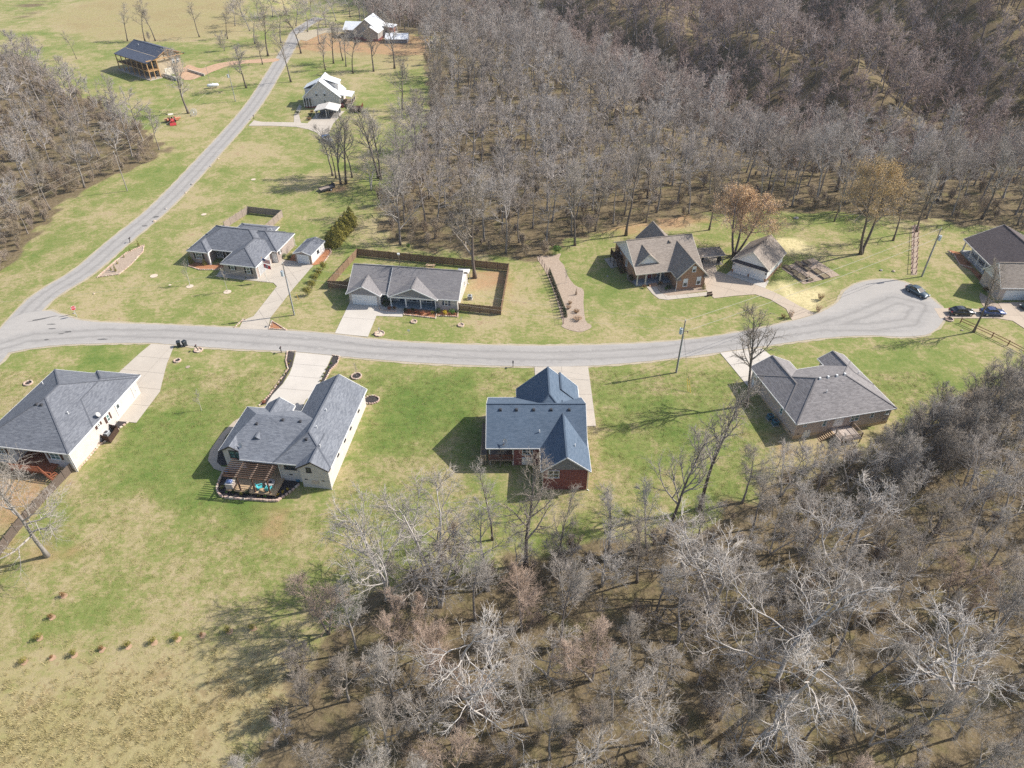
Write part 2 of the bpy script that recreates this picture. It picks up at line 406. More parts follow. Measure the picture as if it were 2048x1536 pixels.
def sheet_bm(P, off, step=2.5, thick=0.0):
    bm = tess(P)
    xs = [p[0] for p in P]; ys = [p[1] for p in P]
    for ax, lo, hi in ((0, min(xs), max(xs)), (1, min(ys), max(ys))):
        k = int((hi - lo) / step)
        for i in range(1, k + 1):
            v = [0, 0, 0]; v[ax] = lo + i * (hi - lo) / (k + 1); no = [0, 0, 0]; no[ax] = 1
            bmesh.ops.bisect_plane(bm, geom=bm.verts[:] + bm.edges[:] + bm.faces[:], plane_co=v, plane_no=no)
    if thick:
        r = bmesh.ops.extrude_face_region(bm, geom=bm.faces[:]); vs_ = [g for g in r['geom'] if isinstance(g, bmesh.types.BMVert)]
        low = [v for v in bm.verts if v not in set(vs_)]
        for v in low: v.co.z = -thick
    if bm.verts:
        z = terr([v.co.x for v in bm.verts], [v.co.y for v in bm.verts])
        for v, q in zip(bm.verts, z): v.co.z += float(q) + off
    bmesh.ops.recalc_face_normals(bm, faces=bm.faces[:]) if thick else None
    return bm
def sheet(name, P, off, mat, parent=None, thick=0.0, step=2.5):
    bm = sheet_bm(P, off, step, thick); m = bpy.data.meshes.new(name); bm.to_mesh(m); bm.free(); m.materials.append(mat)
    return link(name, m, parent)
# ---- road
t = NT('worn_asphalt', 0.92, 0.1); pos = t.n('NewGeometry').outputs['Position']
mp = t.n('Mapping'); mp.inputs['Scale'].default_value = (0.10, 1.0, 1); t.l(pos, mp.inputs['Vector'])
a = t.noise(mp.outputs[0], 0.9, 5, 0.65, 0.3); b = t.noise(pos, 0.16, 4, 0.6); c_ = t.noise(pos, 9, 4, 0.8)
vor = t.n('TexVoronoi', feature='DISTANCE_TO_EDGE'); vor.inputs['Scale'].default_value = 0.16
wv = t.n('TexNoise'); wv.inputs['Scale'].default_value = 0.7; wv.inputs['Detail'].default_value = 5; t.l(pos, wv.inputs['Vector'])
vm = t.n('Mix', data_type='VECTOR'); vm.inputs[0].default_value = 0.25; t.l(pos, vm.inputs[4]); t.l(wv.outputs['Color'], vm.inputs[5])
sc_ = t.n('VectorMath', operation='MULTIPLY_ADD'); sc_.inputs[1].default_value = (3.5, 3.5, 3.5); t.l(wv.outputs['Color'], sc_.inputs[0]); t.l(pos, sc_.inputs[2]); t.l(sc_.outputs[0], vor.inputs['Vector'])
rc = t.ramp(a, [(0.30, (0.270, 0.252, 0.230)), (0.46, (0.345, 0.323, 0.294)), (0.54, (0.40, 0.375, 0.342)), (0.7, (0.45, 0.42, 0.385))])
sw = t.noise(pos, 0.35, 5, 0.7, 2.2)
rc = t.mix(0.4, rc, t.ramp(sw, [(0.32, (0.235, 0.222, 0.205)), (0.5, (0.36, 0.342, 0.316)), (0.68, (0.46, 0.435, 0.40))]))
rc = t.mix(0.3, rc, t.ramp(b, [(0.3, (0.29, 0.275, 0.255)), (0.7, (0.43, 0.408, 0.375))]))
rc = t.mix(0.35, rc, t.ramp(c_, [(0.3, (0.22, 0.213, 0.207)), (0.7, (0.45, 0.43, 0.41))]))
rc = t.mix(t.math('MULTIPLY', t.math('LESS_THAN', vor.outputs['Distance'], 0.004), t.math('MULTIPLY', t.math('SUBTRACT', b, 0.52, True), 4.0, True)), rc, (0.20, 0.19, 0.18))
off_ = t.attr('off'); wob_ = t.math('MULTIPLY', t.math('SUBTRACT', sw, 0.5), 1.6)
trk = t.math('SUBTRACT', 1.0, t.math('MULTIPLY', t.math('ABSOLUTE', t.math('SUBTRACT', t.math('ADD', off_, wob_), 1.15)), 1.7), True)
rc = t.mix(t.math('MULTIPLY', trk, 0.55), rc, (0.225, 0.214, 0.20))
rc = t.mix(t.math('MULTIPLY', t.math('SUBTRACT', off_, 2.1, True), 0.4, True), rc, (0.45, 0.42, 0.38))
t.color(t.mix(1.0, rc, (0.9, 0.9, 0.9), 'MULTIPLY')); t.bump(c_, 0.25, 0.02); ASPHALT = t.mat
t = NT('roadside_gravel', 0.95, 0.1); pos = t.n('NewGeometry').outputs['Position']
f = t.noise(pos, 5, 5, 0.8); g2 = t.noise(pos, 0.5, 4, 0.7)
t.color(t.mix(0.4, t.ramp(f, [(0.3, (0.26, 0.21, 0.15)), (0.7, (0.52, 0.45, 0.35))]), t.ramp(g2, [(0.3, (0.26, 0.23, 0.12)), (0.7, (0.46, 0.40, 0.31))])))
t.bump(f, 0.5, 0.05); GRAVEL = t.mat
lane = catmull([(-110, 85)] + W([(-60, 745), (0, 690), (80, 600), (168, 543), (240, 482), (312, 423), (370, 365), (424, 306), (470, 255), (514, 200), (545, 150), (568, 112), (584, 84), (598, 60), (640, 36)]), 5, False)
def set_off(o, line):
    me_ = o.data; n_ = len(me_.vertices); co = np.empty(n_ * 3); me_.vertices.foreach_get('co', co); co = co.reshape(-1, 3)
    me_.attributes.new('off', 'FLOAT', 'POINT').data.foreach_set('value', seg_dist(co[:, 0], co[:, 1], line).astype(np.float32))
def strip(C, w, seed, jit, wfun=None):
    rr = random.Random(seed); Lf, Rt = [], []
    C = densify(C, 1.2, closed=False)
    for i, p in enumerate(C):
        a = C[max(0, i - 1)]; b = C[min(len(C) - 1, i + 1)]; d = Vector((b[0] - a[0], b[1] - a[1])).normalized(); n = Vector((-d.y, d.x))
        Lf.append((p[0] + n.x * (w / 2 + rr.uniform(-jit, jit)), p[1] + n.y * (w / 2 + rr.uniform(-jit, jit))))
        Rt.append((p[0] - n.x * (w / 2 + rr.uniform(-jit, jit)), p[1] - n.y * (w / 2 + rr.uniform(-jit, jit))))
    return Lf, Rt
def strip_mesh(name, C, w, off, mat, seed, jit, parent=None):
    Lf, Rt = strip(C, w, seed, jit); mb = MB()
    z = lambda p: (p[0], p[1], T(*p) + off)
    for i in range(len(Lf) - 1):
        mixp = lambda a, b, f: (a[0] + (b[0] - a[0]) * f, a[1] + (b[1] - a[1]) * f)
        for q in range(8): mb.face([z(mixp(Rt[i], Lf[i], q / 8)), z(mixp(Rt[i + 1], Lf[i + 1], q / 8)), z(mixp(Rt[i + 1], Lf[i + 1], (q + 1) / 8)), z(mixp(Rt[i], Lf[i], (q + 1) / 8))])
    return mb.obj(name, mat, parent)
o = strip_mesh('road', lane, 5.2, 0.045, ASPHALT, 1, 0.05); set_off(o, lane); tag(o, 'pale grey country lane running past the row of houses', 'road', kind='structure')
tag(strip_mesh('road_verge', lane, 6.2, 0.022, GRAVEL, 2, 0.14), 'gravel verge along the country lane', 'verge', kind='structure')
cul_px = [(-60, 740), (0, 712), (30, 703), (100, 692), (200, 687), (300, 686), (349, 690), (450, 697), (592, 704), (664, 711), (800, 723), (930, 730), (1069, 733), (1176, 732), (1300, 722), (1440, 705),
          (1530, 692), (1640, 677), (1740, 671), (1800, 674), (1850, 670), (1876, 655), (1888, 638), (1889, 622), (1874, 607), (1852, 590), (1832, 575), (1806, 564), (1775, 559), (1740, 561), (1708, 570),
          (1688, 584), (1676, 604), (1655, 618), (1628, 630), (1584, 642), (1500, 661), (1400, 677), (1300, 686), (1200, 690), (1080, 692), (960, 690), (850, 687), (740, 678), (660, 668), (560, 661), (470, 656), (330, 650), (200, 645), (150, 638), (118, 628), (90, 622), (20, 640)]
cul = W(cul_px)
mid_line = W([(-60, 712), (60, 676), (200, 666), (330, 668), (470, 676), (560, 682), (660, 690), (740, 700), (850, 705), (960, 710), (1080, 713), (1200, 710), (1300, 704), (1400, 692), (1500, 677), (1640, 655), (1720, 630), (1790, 600), (1840, 612), (1820, 645), (1740, 655), (1660, 655)])
o = sheet('road', densify(catmull(cul, 3), 0.9, 0.06, 5), 0.06, ASPHALT, step=0.8); set_off(o, mid_line)
tag(o, 'pale grey side street curving to a round turning circle', 'road', kind='structure')
cen = (sum(p[0] for p in cul) / len(cul), sum(p[1] for p in cul) / len(cul))
def grow_poly(P, d):
    n = len(P); o = []; ar = sum(P[i][0] * P[(i + 1) % n][1] - P[(i + 1) % n][0] * P[i][1] for i in range(n)); sg = 1 if ar > 0 else -1
    for i in range(n):
        a, b = P[i - 1], P[(i + 1) % n]; dx, dy = b[0] - a[0], b[1] - a[1]; L = math.hypot(dx, dy) + 1e-9
        o.append((P[i][0] + sg * dy / L * d, P[i][1] - sg * dx / L * d))
    return o
tag(sheet('road_verge', densify(grow_poly(catmull(cul, 3), 0.5), 0.8, 0.17, 6), 0.030, GRAVEL), 'gravel verge along the side street', 'verge', kind='structure')
TAR = paint('tar_patch', (0.11, 0.105, 0.10), 0.8, 0.2, 4)
for k, (x, y, a, b) in enumerate([(85, 638, 2.6, .35), (131, 632, 1.3, .25), (103, 649, .9, .2), (105, 658, .8, .2), (136, 664, .9, .3), (122, 668, .6, .2), (93, 680, .5, .2), (205, 679, 1.2, .25), (312, 434, 1.0, .5), (290, 452, .8, .3)]):
    p = G(x, y); rr = random.Random(k)
    P = [(p[0] + a * math.cos(q) * rr.uniform(.6, 1.1) + .5 * b * math.sin(q), p[1] + b * math.sin(q) * rr.uniform(.6, 1.1) + (.4 * a * math.cos(q) if k < 2 else 0)) for q in [2 * math.pi * i / 14 for i in range(14)]]
    tag(sheet('tar_patch', P, 0.074, TAR), 'dark tar patch on the grey asphalt of the lane junction', 'tar patch', 'tar patches on the road')

# ---- driveways and walks: cast slabs with open joints over a darker bed
CONC = concrete('pale_concrete', (0.45, 0.40, 0.335)); CONC2 = concrete('tan_concrete', (0.44, 0.365, 0.285)); CONC3 = concrete('white_concrete', (0.51, 0.468, 0.41))
JOINT = paint('joint_filler', (0.27, 0.23, 0.185), 0.9, 0.2, 3)
def slabs(name, P, yaw, size, mat, label, cat='driveway', off=0.07):
    if sum(P[i][0] * P[(i + 1) % len(P)][1] - P[(i + 1) % len(P)][0] * P[i][1] for i in range(len(P))) < 0: P = P[::-1]
    base = sheet(name, P, off - 0.022, JOINT); tag(base, label, cat, kind='structure')
    ca, sa = math.cos(yaw), math.sin(yaw)
    L = [(x * ca + y * sa, -x * sa + y * ca) for x, y in P]
    x0, x1 = min(p[0] for p in L), max(p[0] for p in L); y0, y1 = min(p[1] for p in L), max(p[1] for p in L)
    ni, nj = max(1, round((x1 - x0) / size[0])), max(1, round((y1 - y0) / size[1])); g = 0.018
    for i in range(ni):
        for j in range(nj):
            bm = tess(L)
            for ax, v, sgn in ((0, x0 + (x1 - x0) * i / ni + g, -1), (0, x0 + (x1 - x0) * (i + 1) / ni - g, 1), (1, y0 + (y1 - y0) * j / nj + g, -1), (1, y0 + (y1 - y0) * (j + 1) / nj - g, 1)):
                if (ax == 0 and ((sgn < 0 and i == 0) or (sgn > 0 and i == ni - 1))) or (ax == 1 and ((sgn < 0 and j == 0) or (sgn > 0 and j == nj - 1))): continue
                co = [0, 0, 0]; co[ax] = v; no = [0, 0, 0]; no[ax] = sgn
                bmesh.ops.bisect_plane(bm, geom=bm.verts[:] + bm.edges[:] + bm.faces[:], plane_co=co, plane_no=no, clear_outer=True)
            if not bm.faces: bm.free(); continue
            for v in bm.verts:
                x, y = v.co.x, v.co.y; v.co = (x * ca - y * sa, x * sa + y * ca, 0); v.co.z = T(v.co.x, v.co.y) + off
            area = sum(f.calc_area() for f in bm.faces)
            if area < 0.05: bm.free(); continue
            m = bpy.data.meshes.new('slab'); bm.to_mesh(m); bm.free(); m.materials.append(mat)
            link('slab', m, base)
    return base
Y1, Y2, Y4, Y5, Y6, Y7, YG, Y8, Y11 = R(-8.5), R(-7.5), R(12.8), R(-11.5), R(-7.5), R(12), R(-36.8), R(-1.5), R(-38.5)
slabs('driveway', W([(303, 688), (349, 691), (334, 728), (320, 784), (273, 846), (230, 842), (205, 830), (262, 758), (234, 749), (283, 704)]), Y1, (4.2, 4.6), CONC, 'long concrete driveway beside the grey hip-roofed house with the deck')
slabs('driveway', W([(592, 705), (664, 712), (650, 744), (631, 786), (612, 800), (598, 830), (556, 834), (533, 808), (545, 790), (566, 768), (579, 748), (585, 733)]), Y2, (40, 3.4), CONC3, 'pale driveway flanked by dark mulch beds before the pergola house')
slabs('driveway', W([(1069, 734), (1176, 733), (1192, 853), (1165, 853), (1150, 800), (1072, 785)]), 0, (4.4, 4.2), CONC, 'concrete driveway wrapping the side of the red brick house')
slabs('driveway', W([(1440, 706), (1523, 696), (1556, 724), (1540, 752), (1508, 781), (1495, 773)]), Y4, (4.2, 4.2), CONC3, 'concrete driveway of the taupe brick house behind the tall bare tree')
slabs('driveway', W([(478, 658), (536, 660), (541, 636), (588, 576), (627, 531), (590, 523), (540, 515), (505, 545), (489, 560), (547, 566), (554, 573), (507, 633), (486, 641)]), R(32), (5.0, 5.0), CONC, 'angled concrete driveway under the utility pole, leading to the small shed')
slabs('walkway', W([(432, 553), (490, 561), (490, 548), (440, 541)]), Y5, (4, 3), CONC, 'concrete walk along the front of the hip-roofed brick house', 'walkway', 0.06)
slabs('driveway', W([(670, 667), (736, 674), (753, 632), (764, 608), (700, 604)]), Y6, (6, 5.2), CONC3, 'short white concrete driveway before the single white garage door')
slabs('walkway', W([(753, 632), (805, 634), (809, 617), (782, 608), (770, 604), (762, 612)]), Y6, (3.5, 3), CONC3, 'concrete walk from the short driveway to the columned porch', 'walkway', 0.062)
slabs('driveway', W([(1415, 584), (1428, 597), (1470, 592), (1510, 589), (1540, 599), (1572, 618), (1584, 641), (1632, 628), (1598, 612), (1560, 590), (1531, 577), (1453, 549), (1434, 543), (1428, 520), (1400, 525), (1408, 573)]), R(-30), (4.6, 4.6), CONC2, 'tan concrete driveway sweeping up to the detached garage')
slabs('apron', W([(1452, 549), (1462, 541), (1538, 562), (1530, 577)]), YG, (9, 4), CONC3, 'white concrete apron before the two-door detached garage', 'apron', 0.09)
slabs('walkway', W([(1293, 574), (1311, 571), (1321, 586), (1336, 592), (1416, 584), (1419, 591), (1335, 600), (1318, 598), (1305, 588)]), Y7, (2.4, 30), CONC, 'curved concrete walk to the brick steps of the gabled house', 'walkway', 0.06)
slabs('patio_pad', W([(1208, 518), (1222, 537), (1245, 531), (1238, 512)]), Y7, (3, 3), CONC, 'concrete pad below the dark back stairs of the gabled house', 'patio', 0.06)
slabs('driveway', W([(1868, 617), (1898, 617), (2004, 619), (1996, 606), (2120, 602), (2150, 700), (2048, 657), (2025, 642), (1994, 637), (1880, 637)]), Y8, (6, 6), CONC2, 'tan driveway with two parked cars off the turning circle')
slabs('driveway', W([(497, 252), (508, 241), (523, 244), (589, 245), (615, 247), (626, 236), (632, 228), (690, 222), (667, 247), (658, 266), (664, 284), (645, 279), (634, 266), (617, 259), (592, 254), (544, 252)]), 0, (5, 5), CONC, 'curved driveway to the carport of the white-roofed house')
slabs('walkway', W([(588, 246), (588, 232), (598, 209), (604, 213), (598, 228), (602, 246)]), 0, (6, 3), CONC, 'curved walk from driveway to the porch of the white-roofed house', 'walkway', 0.06)
DIRTROAD = paint('orange_gravel', (0.42, 0.275, 0.175), 0.95, 0.22, 0.7)
tag(sheet('gravel_drive', densify(catmull(W([(357, 152), (376, 130), (402, 137), (430, 128), (470, 122), (552, 117), (548, 124), (470, 129), (428, 143), (380, 160)]), 3), 1.5, 0.25, 8), 0.05, DIRTROAD), 'orange gravel drive to the timber-porched house', 'driveway', kind='structure')
tag(sheet('gravel_drive', densify(catmull(W([(590, 70), (640, 57), (700, 56), (720, 62), (650, 66), (612, 82)]), 3), 1.5, 0.3, 9), 0.05, GRAVEL), 'pale gravel drive before the farthest white-roofed house', 'driveway', kind='structure')
sl = NT('walk_tan', 0.9, 0.1)
slabs('walkway', W([(500, 824), (531, 811), (520, 830), (470, 856), (452, 872), (437, 902), (434, 925), (444, 934), (470, 936), (500, 936), (500, 950), (448, 945), (428, 938), (416, 921), (421, 900), (444, 867), (468, 843)]), Y2, (60, 2.2), CONC2, 'curved concrete path wrapping the shaded end of the pergola house', 'walkway', 0.075)

# ---- planting beds
t = NT('dark_mulch', 0.95, 0.05); f = t.noise(t.n('NewGeometry').outputs['Position'], 4, 5, 0.8)
t.color(t.ramp(f, [(0.3, (0.028, 0.026, 0.027)), (0.7, (0.085, 0.075, 0.072))])); t.bump(f, 0.6, 0.06); MULCH = t.mat
t = NT('tan_mulch', 0.95, 0.05); f = t.noise(t.n('NewGeometry').outputs['Position'], 3, 5, 0.8)
t.color(t.ramp(f, [(0.3, (0.25, 0.19, 0.14)), (0.7, (0.46, 0.37, 0.29))])); t.bump(f, 0.6, 0.06); CHIPS = t.mat
t = NT('red_mulch', 0.95, 0.05); f = t.noise(t.n('NewGeometry').outputs['Position'], 4, 5, 0.8)
t.color(t.ramp(f, [(0.3, (0.25, 0.11, 0.055)), (0.7, (0.44, 0.22, 0.12))])); t.bump(f, 0.6, 0.06); REDM = t.mat
STONE = [paint('edging_stone_%s' % n_, c_, 0.9, 0.15, 3) for n_, c_ in (('cream', (0.55, 0.46, 0.36)), ('buff', (0.45, 0.34, 0.27)), ('pink', (0.50, 0.36, 0.29)))]
def stone_mesh(nm, mat, sx, sy, sz, seed):
    rr = random.Random(seed); mb = MB()
    rings = []
    for z, k in ((0, .92), (sz * .55, 1.0), (sz, .78)):
        rings.append([(math.copysign(abs(math.cos(a)) ** .6, math.cos(a)) * sx / 2 * k * rr.uniform(.9, 1.1), math.copysign(abs(math.sin(a)) ** .6, math.sin(a)) * sy / 2 * k * rr.uniform(.9, 1.1), z) for a in [2 * math.pi * (i + .5) / 8 for i in range(8)]])
    mb.loft(rings); return mb.mesh(nm, mat)
EDGE = [stone_mesh('edging_stone', STONE[i % 3], 0.42, 0.24, 0.22, i) for i in range(6)]
def edging(P, parent, closed=True, step=0.42, sc=1.0, seed=1):
    rr = random.Random(seed); C = densify(P, step, closed=closed)
    for i, p in enumerate(C):
        a = C[i - 1] if i else C[0]; b = C[(i + 1) % len(C)] if (closed or i < len(C) - 1) else p
        link('stone', rr.choice(EDGE), parent, (p[0], p[1], T(*p)), (0, 0, math.atan2(b[1] - a[1], b[0] - a[0]) + rr.uniform(-.12, .12)), (sc * step / .42, sc * rr.uniform(.85, 1.15), sc * rr.uniform(.8, 1.25)))
def bed(P, mat, label, edge=None, off=0.05, step=0.42, seed=1, sc=1.0):
    b = tag(sheet('planting_bed', P, off, mat), label, 'planting bed', kind='thing')
    if edge == 'all': edging(P, b, True, step, sc, seed)
    elif edge: edging(edge, b, False, step, sc, seed)
    return b
bed(W([(195, 555), (232, 522), (252, 507), (288, 491), (286, 504), (262, 530), (238, 549)]), CHIPS, 'wedge-shaped wood chip bed with small evergreens beside the lane', 'all')
bed(catmull(W([(1074, 514), (1090, 542), (1110, 591), (1125, 643), (1123, 653), (1142, 661), (1162, 664), (1181, 657), (1182, 650), (1171, 641), (1167, 604), (1167, 580), (1149, 570), (1134, 549), (1128, 531), (1118, 519), (1122, 507), (1103, 512)]), 3), CHIPS, 'long pale wood chip bed beside the line of slim evergreens', off=0.05)
bed(W([(575, 704), (590, 705), (584, 733), (565, 768), (544, 791), (533, 808), (520, 811), (540, 790), (560, 762), (576, 738), (572, 722)]), MULCH, 'dark mulch strip along the pale driveway, on its lane junction side', W([(590, 703), (575, 704), (572, 722), (576, 738), (560, 762), (540, 790), (519, 811)]))
bed(W([(666, 712), (678, 714), (675, 726), (660, 740), (645, 770), (634, 794), (630, 789), (651, 744)]), MULCH, 'dark mulch strip along the pale driveway, on the turning circle side', W([(666, 711), (679, 714), (675, 727), (661, 741), (646, 770), (635, 794)]))
bed(catmull(W([(447, 945), (441, 958), (435, 975), (438, 988), (452, 996), (500, 1000), (548, 1003), (560, 999), (580, 985), (597, 971), (596, 958), (560, 950), (500, 948)]), 3), MULCH, 'black mulch bed with low stone wall around the pergola patio', catmull(W([(447, 945), (441, 958), (435, 975), (438, 988), (452, 996), (500, 1000), (548, 1003), (560, 999), (580, 985), (597, 971)]), 3, False), step=0.34, sc=1.5)
bed(catmull(W([(731, 796), (745, 792), (757, 796), (757, 803), (745, 808), (730, 806)]), 3), MULCH, 'small rounded mulch bed at the garage end of the pergola house', 'all', step=0.36)
bed(catmull(W([(445, 871), (434, 903), (432, 925), (445, 931), (455, 928), (448, 905), (455, 880)]), 2), MULCH, 'dark shaded mulch bed between curved path and end wall')
bed(W([(375, 520), (430, 530), (452, 520), (450, 535), (432, 540), (400, 540), (381, 535), (376, 528)]), REDM, 'red mulch bed with yellow evergreens before the hip-roofed brick house', W([(376, 522), (378, 533), (400, 540), (432, 540), (451, 536)]), seed=4)
bed(W([(585, 510), (600, 505), (598, 521), (588, 524), (578, 521)]), REDM, 'red mulch corner bed between brick house and small shed')
bed(W([(617, 531), (626, 531), (646, 527), (663, 505), (661, 500), (648, 499), (640, 510)]), REDM, 'red gravel strip along the sunny side of the small shed', W([(646, 528), (663, 505), (660, 499), (649, 498)]), step=.5)
bed(W([(478, 657), (486, 641), (490, 640), (482, 657)]), REDM, 'red mulch wedge at the driveway mouth beside the brick house lawn', W([(470, 655), (486, 640), (490, 640)]))
bed(W([(538, 658), (544, 643), (572, 660)]), REDM, 'red mulch triangle with the mailbox at the driveway mouth', 'all')
bed(W([(807, 624), (808, 630), (870, 637), (872, 627), (866, 621), (810, 615)]), REDM, 'brick-edged bed of red shrubs before the columned porch', W([(807, 622), (808, 630), (871, 637), (873, 628)]))
bed(W([(873, 628), (873, 632), (914, 634), (916, 622), (872, 614)]), REDM, 'brick-edged bed of green shrubs beside the wooden fence', W([(873, 627), (873, 632), (915, 634), (917, 622)]))
bed(W([(757, 608), (760, 620), (790, 624), (793, 616), (780, 606)]), REDM, 'small bed between garage and porch of the grey gabled house', W([(758, 610), (760, 621), (791, 624), (793, 616)]))
bed(W([(1312, 573), (1326, 590), (1340, 592), (1414, 582), (1413, 572), (1360, 570), (1348, 570), (1340, 555)]), CHIPS, 'wood chip bed between curved walk and brick gable')
bed(W([(1253, 549), (1272, 552), (1292, 572), (1270, 571), (1255, 560)]), CHIPS, 'shaded bed of low shrubs beside the brick porch steps')
bed(W([(230, 840), (255, 844), (236, 858), (222, 874), (196, 890), (176, 915), (160, 935), (152, 930), (178, 888)]), MULCH, 'narrow mulch strip along the sunlit brick wall of the grey hip-roofed house', W([(255, 846), (236, 860), (222, 876), (198, 892), (178, 916), (160, 936)]), step=.5, seed=9)
bed(W([(1897, 500), (1920, 505), (1946, 535), (1972, 560), (1990, 580), (1978, 584), (1940, 540), (1920, 530), (1908, 510)]), REDM, 'dark red bed along the white columned porch', W([(1897, 503), (1908, 511), (1919, 530), (1942, 536)]))
bed(catmull(W([(1960, 585), (1990, 605), (2003, 612), (1998, 618), (1975, 617), (1962, 606)]), 2), CHIPS, 'tan corner bed between lawn and garage of the porch house')
def ring_bed(px, py, r, label, mat, stones=True, sq=1.0, step=.4):
    p = G(px, py); P = [(p[0] + r * math.cos(a), p[1] + r * sq * math.sin(a)) for a in [2 * math.pi * i / 18 for i in range(18)]]
    return bed(P, mat, label, 'all' if stones else None, step=step)
PALEM = paint('pale_gravel_ring', (0.55, 0.45, 0.35), 0.95, 0.15, 3)
for px, py, r, st, m in [(380, 573, .75, 0, PALEM), (455, 584, .8, 0, PALEM), (408, 429, .65, 0, PALEM), (507, 359, .65, 0, PALEM), (308, 552, .8, 0, PALEM), (340, 570, .3, 0, PALEM)]:
    ring_bed(px, py, r, 'round pale gravel bed set in the lawn of the hip-roofed brick house', m, False)['group'] = 'pale round beds in the corner lawn'
for px, py, r, st, m, lb in [(713, 753, .85, 1, MULCH, 'round stone-edged mulch bed by the garage end of the pergola house'), (57, 767, .65, 1, MULCH, 'round stone-edged bed in the lawn before the grey hip-roofed house'), (355, 722, .55, 1, MULCH, 'small ring of stones beside the two trash bins'),
                         (376, 734, .4, 0, CHIPS, 'tiny bare ring in the lawn by the trash bins'), (828, 644, .55, 1, CHIPS, 'small stone ring in the lawn before the columned porch'), (922, 651, .55, 1, CHIPS, 'small stone ring with a twig shrub before the wooden fence'),
                         (397, 701, .7, 1, PALEM, 'pale stone ring around the slanted black mailbox'), (759, 668, .9, 1, PALEM, 'square stone ring around the mailbox of the porch house'), (1898, 639, .75, 1, MULCH, 'stone ring around the mailbox by the turning circle')]:
    ring_bed(px, py, r, lb, m, bool(st), step=.34)

# ================================================================ HOUSES
WHITE = paint('white_trim', (0.74, 0.73, 0.70), 0.55, 0.06, 2); DARKTRIM = paint('dark_trim', (0.045, 0.04, 0.04), 0.6)
CREAM = paint('cream_trim', (0.62, 0.56, 0.47), 0.6, 0.08); GLASS = glass('window_glass', (0.035, 0.05, 0.06)); GLASS_T = glass('teal_window_glass', (0.06, 0.14, 0.14))
BLIND = paint('window_blind', (0.62, 0.64, 0.66), 0.6, 0.08); BLACKSH = paint('black_shutter', (0.022, 0.022, 0.026), 0.6); BROWNSH = paint('brown_shutter', (0.085, 0.045, 0.035), 0.6)
NAVYSH = paint('slate_shutter', (0.05, 0.075, 0.12), 0.6); REDSH = paint('maroon_shutter', (0.20, 0.045, 0.045), 0.6)
DOORW = paint('white_door', (0.72, 0.72, 0.70), 0.5, 0.05); VENT = paint('roof_vent_metal', (0.05, 0.05, 0.055), 0.6); VENTL = paint('vent_light', (0.60, 0.60, 0.58), 0.5)
PIPEW = paint('white_pipe', (0.75, 0.75, 0.73), 0.5, 0.05); DISHM = paint('dish_grey', (0.50, 0.49, 0.47), 0.5, 0.08)
DECKW = wood('grey_deck_wood', (0.27, 0.21, 0.165)); DECKN = wood('new_deck_wood', (0.50, 0.36, 0.22)); REDWOOD = wood('red_stained_wood', (0.26, 0.095, 0.05)); DARKW = wood('dark_stained_wood', (0.075, 0.045, 0.032))
FENCEW = wood('brown_fence_wood', (0.235, 0.155, 0.10)); FENCEG = wood('grey_fence_wood', (0.33, 0.27, 0.225)); TIMBER = wood('golden_timber', (0.47, 0.29, 0.14))
FOUND = paint('stained_foundation', (0.50, 0.38, 0.25), 0.9, 0.2, 1.2)
R_BLUE = shingle('blue_grey_shingle', (0.093, 0.126, 0.170), (0.134, 0.170, 0.220), (0.060, 0.090, 0.130))
R_SLATE = shingle('slate_shingle', (0.138, 0.146, 0.166), (0.230, 0.240, 0.258), (0.080, 0.086, 0.102))
R_SLATE2 = shingle('slate_shingle_pale', (0.152, 0.164, 0.188), (0.255, 0.268, 0.288), (0.088, 0.097, 0.116))
R_TAUPE = shingle('taupe_shingle', (0.208, 0.195, 0.192), (0.319, 0.299, 0.293), (0.117, 0.108, 0.108))
R_GREY = shingle('warm_grey_shingle', (0.210, 0.198, 0.198), (0.270, 0.254, 0.246), (0.150, 0.140, 0.144))
R_BROWN = shingle('brown_shingle', (0.274, 0.232, 0.193), (0.381, 0.330, 0.280), (0.174, 0.143, 0.121))
R_DARKB = shingle('dark_brown_shingle', (0.105, 0.088, 0.088), (0.145, 0.120, 0.115), (0.07, 0.06, 0.062))
R_NAVY = shingle('navy_shingle', (0.075, 0.090, 0.125), (0.10, 0.115, 0.15), (0.055, 0.066, 0.095))
M_WHITE = metal_roof('white_metal_roof', (0.70, 0.71, 0.72))
B_RED = brick('red_brick', (0.27, 0.072, 0.06), (0.19, 0.050, 0.045), (0.32, 0.22, 0.20)); B_PALE = brick('whitewashed_brick', (0.58, 0.53, 0.495), (0.48, 0.43, 0.395), (0.60, 0.57, 0.54))
B_TAUPE = brick('taupe_brick', (0.50, 0.415, 0.36), (0.42, 0.34, 0.29), (0.55, 0.49, 0.44)); B_TAN = brick('tan_brick', (0.36, 0.205, 0.125), (0.28, 0.15, 0.09), (0.40, 0.31, 0.24))
B_MIX = brick('mixed_brick', (0.40, 0.33, 0.285), (0.26, 0.20, 0.17), (0.46, 0.41, 0.37)); B_GREYW = brick('pale_grey_brick', (0.52, 0.47, 0.43), (0.44, 0.39, 0.355), (0.56, 0.52, 0.48))
S_WHITE = siding('white_siding', (0.74, 0.74, 0.73)); S_GREY = siding('grey_siding', (0.245, 0.24, 0.25)); S_LGREY = siding('light_grey_siding', (0.63, 0.595, 0.56)); S_TAUPE = siding('taupe_siding', (0.37, 0.335, 0.30))
STONEW = brick('rubble_stone', (0.52, 0.43, 0.30), (0.34, 0.27, 0.19), (0.50, 0.45, 0.38), 0.45, 0.26)

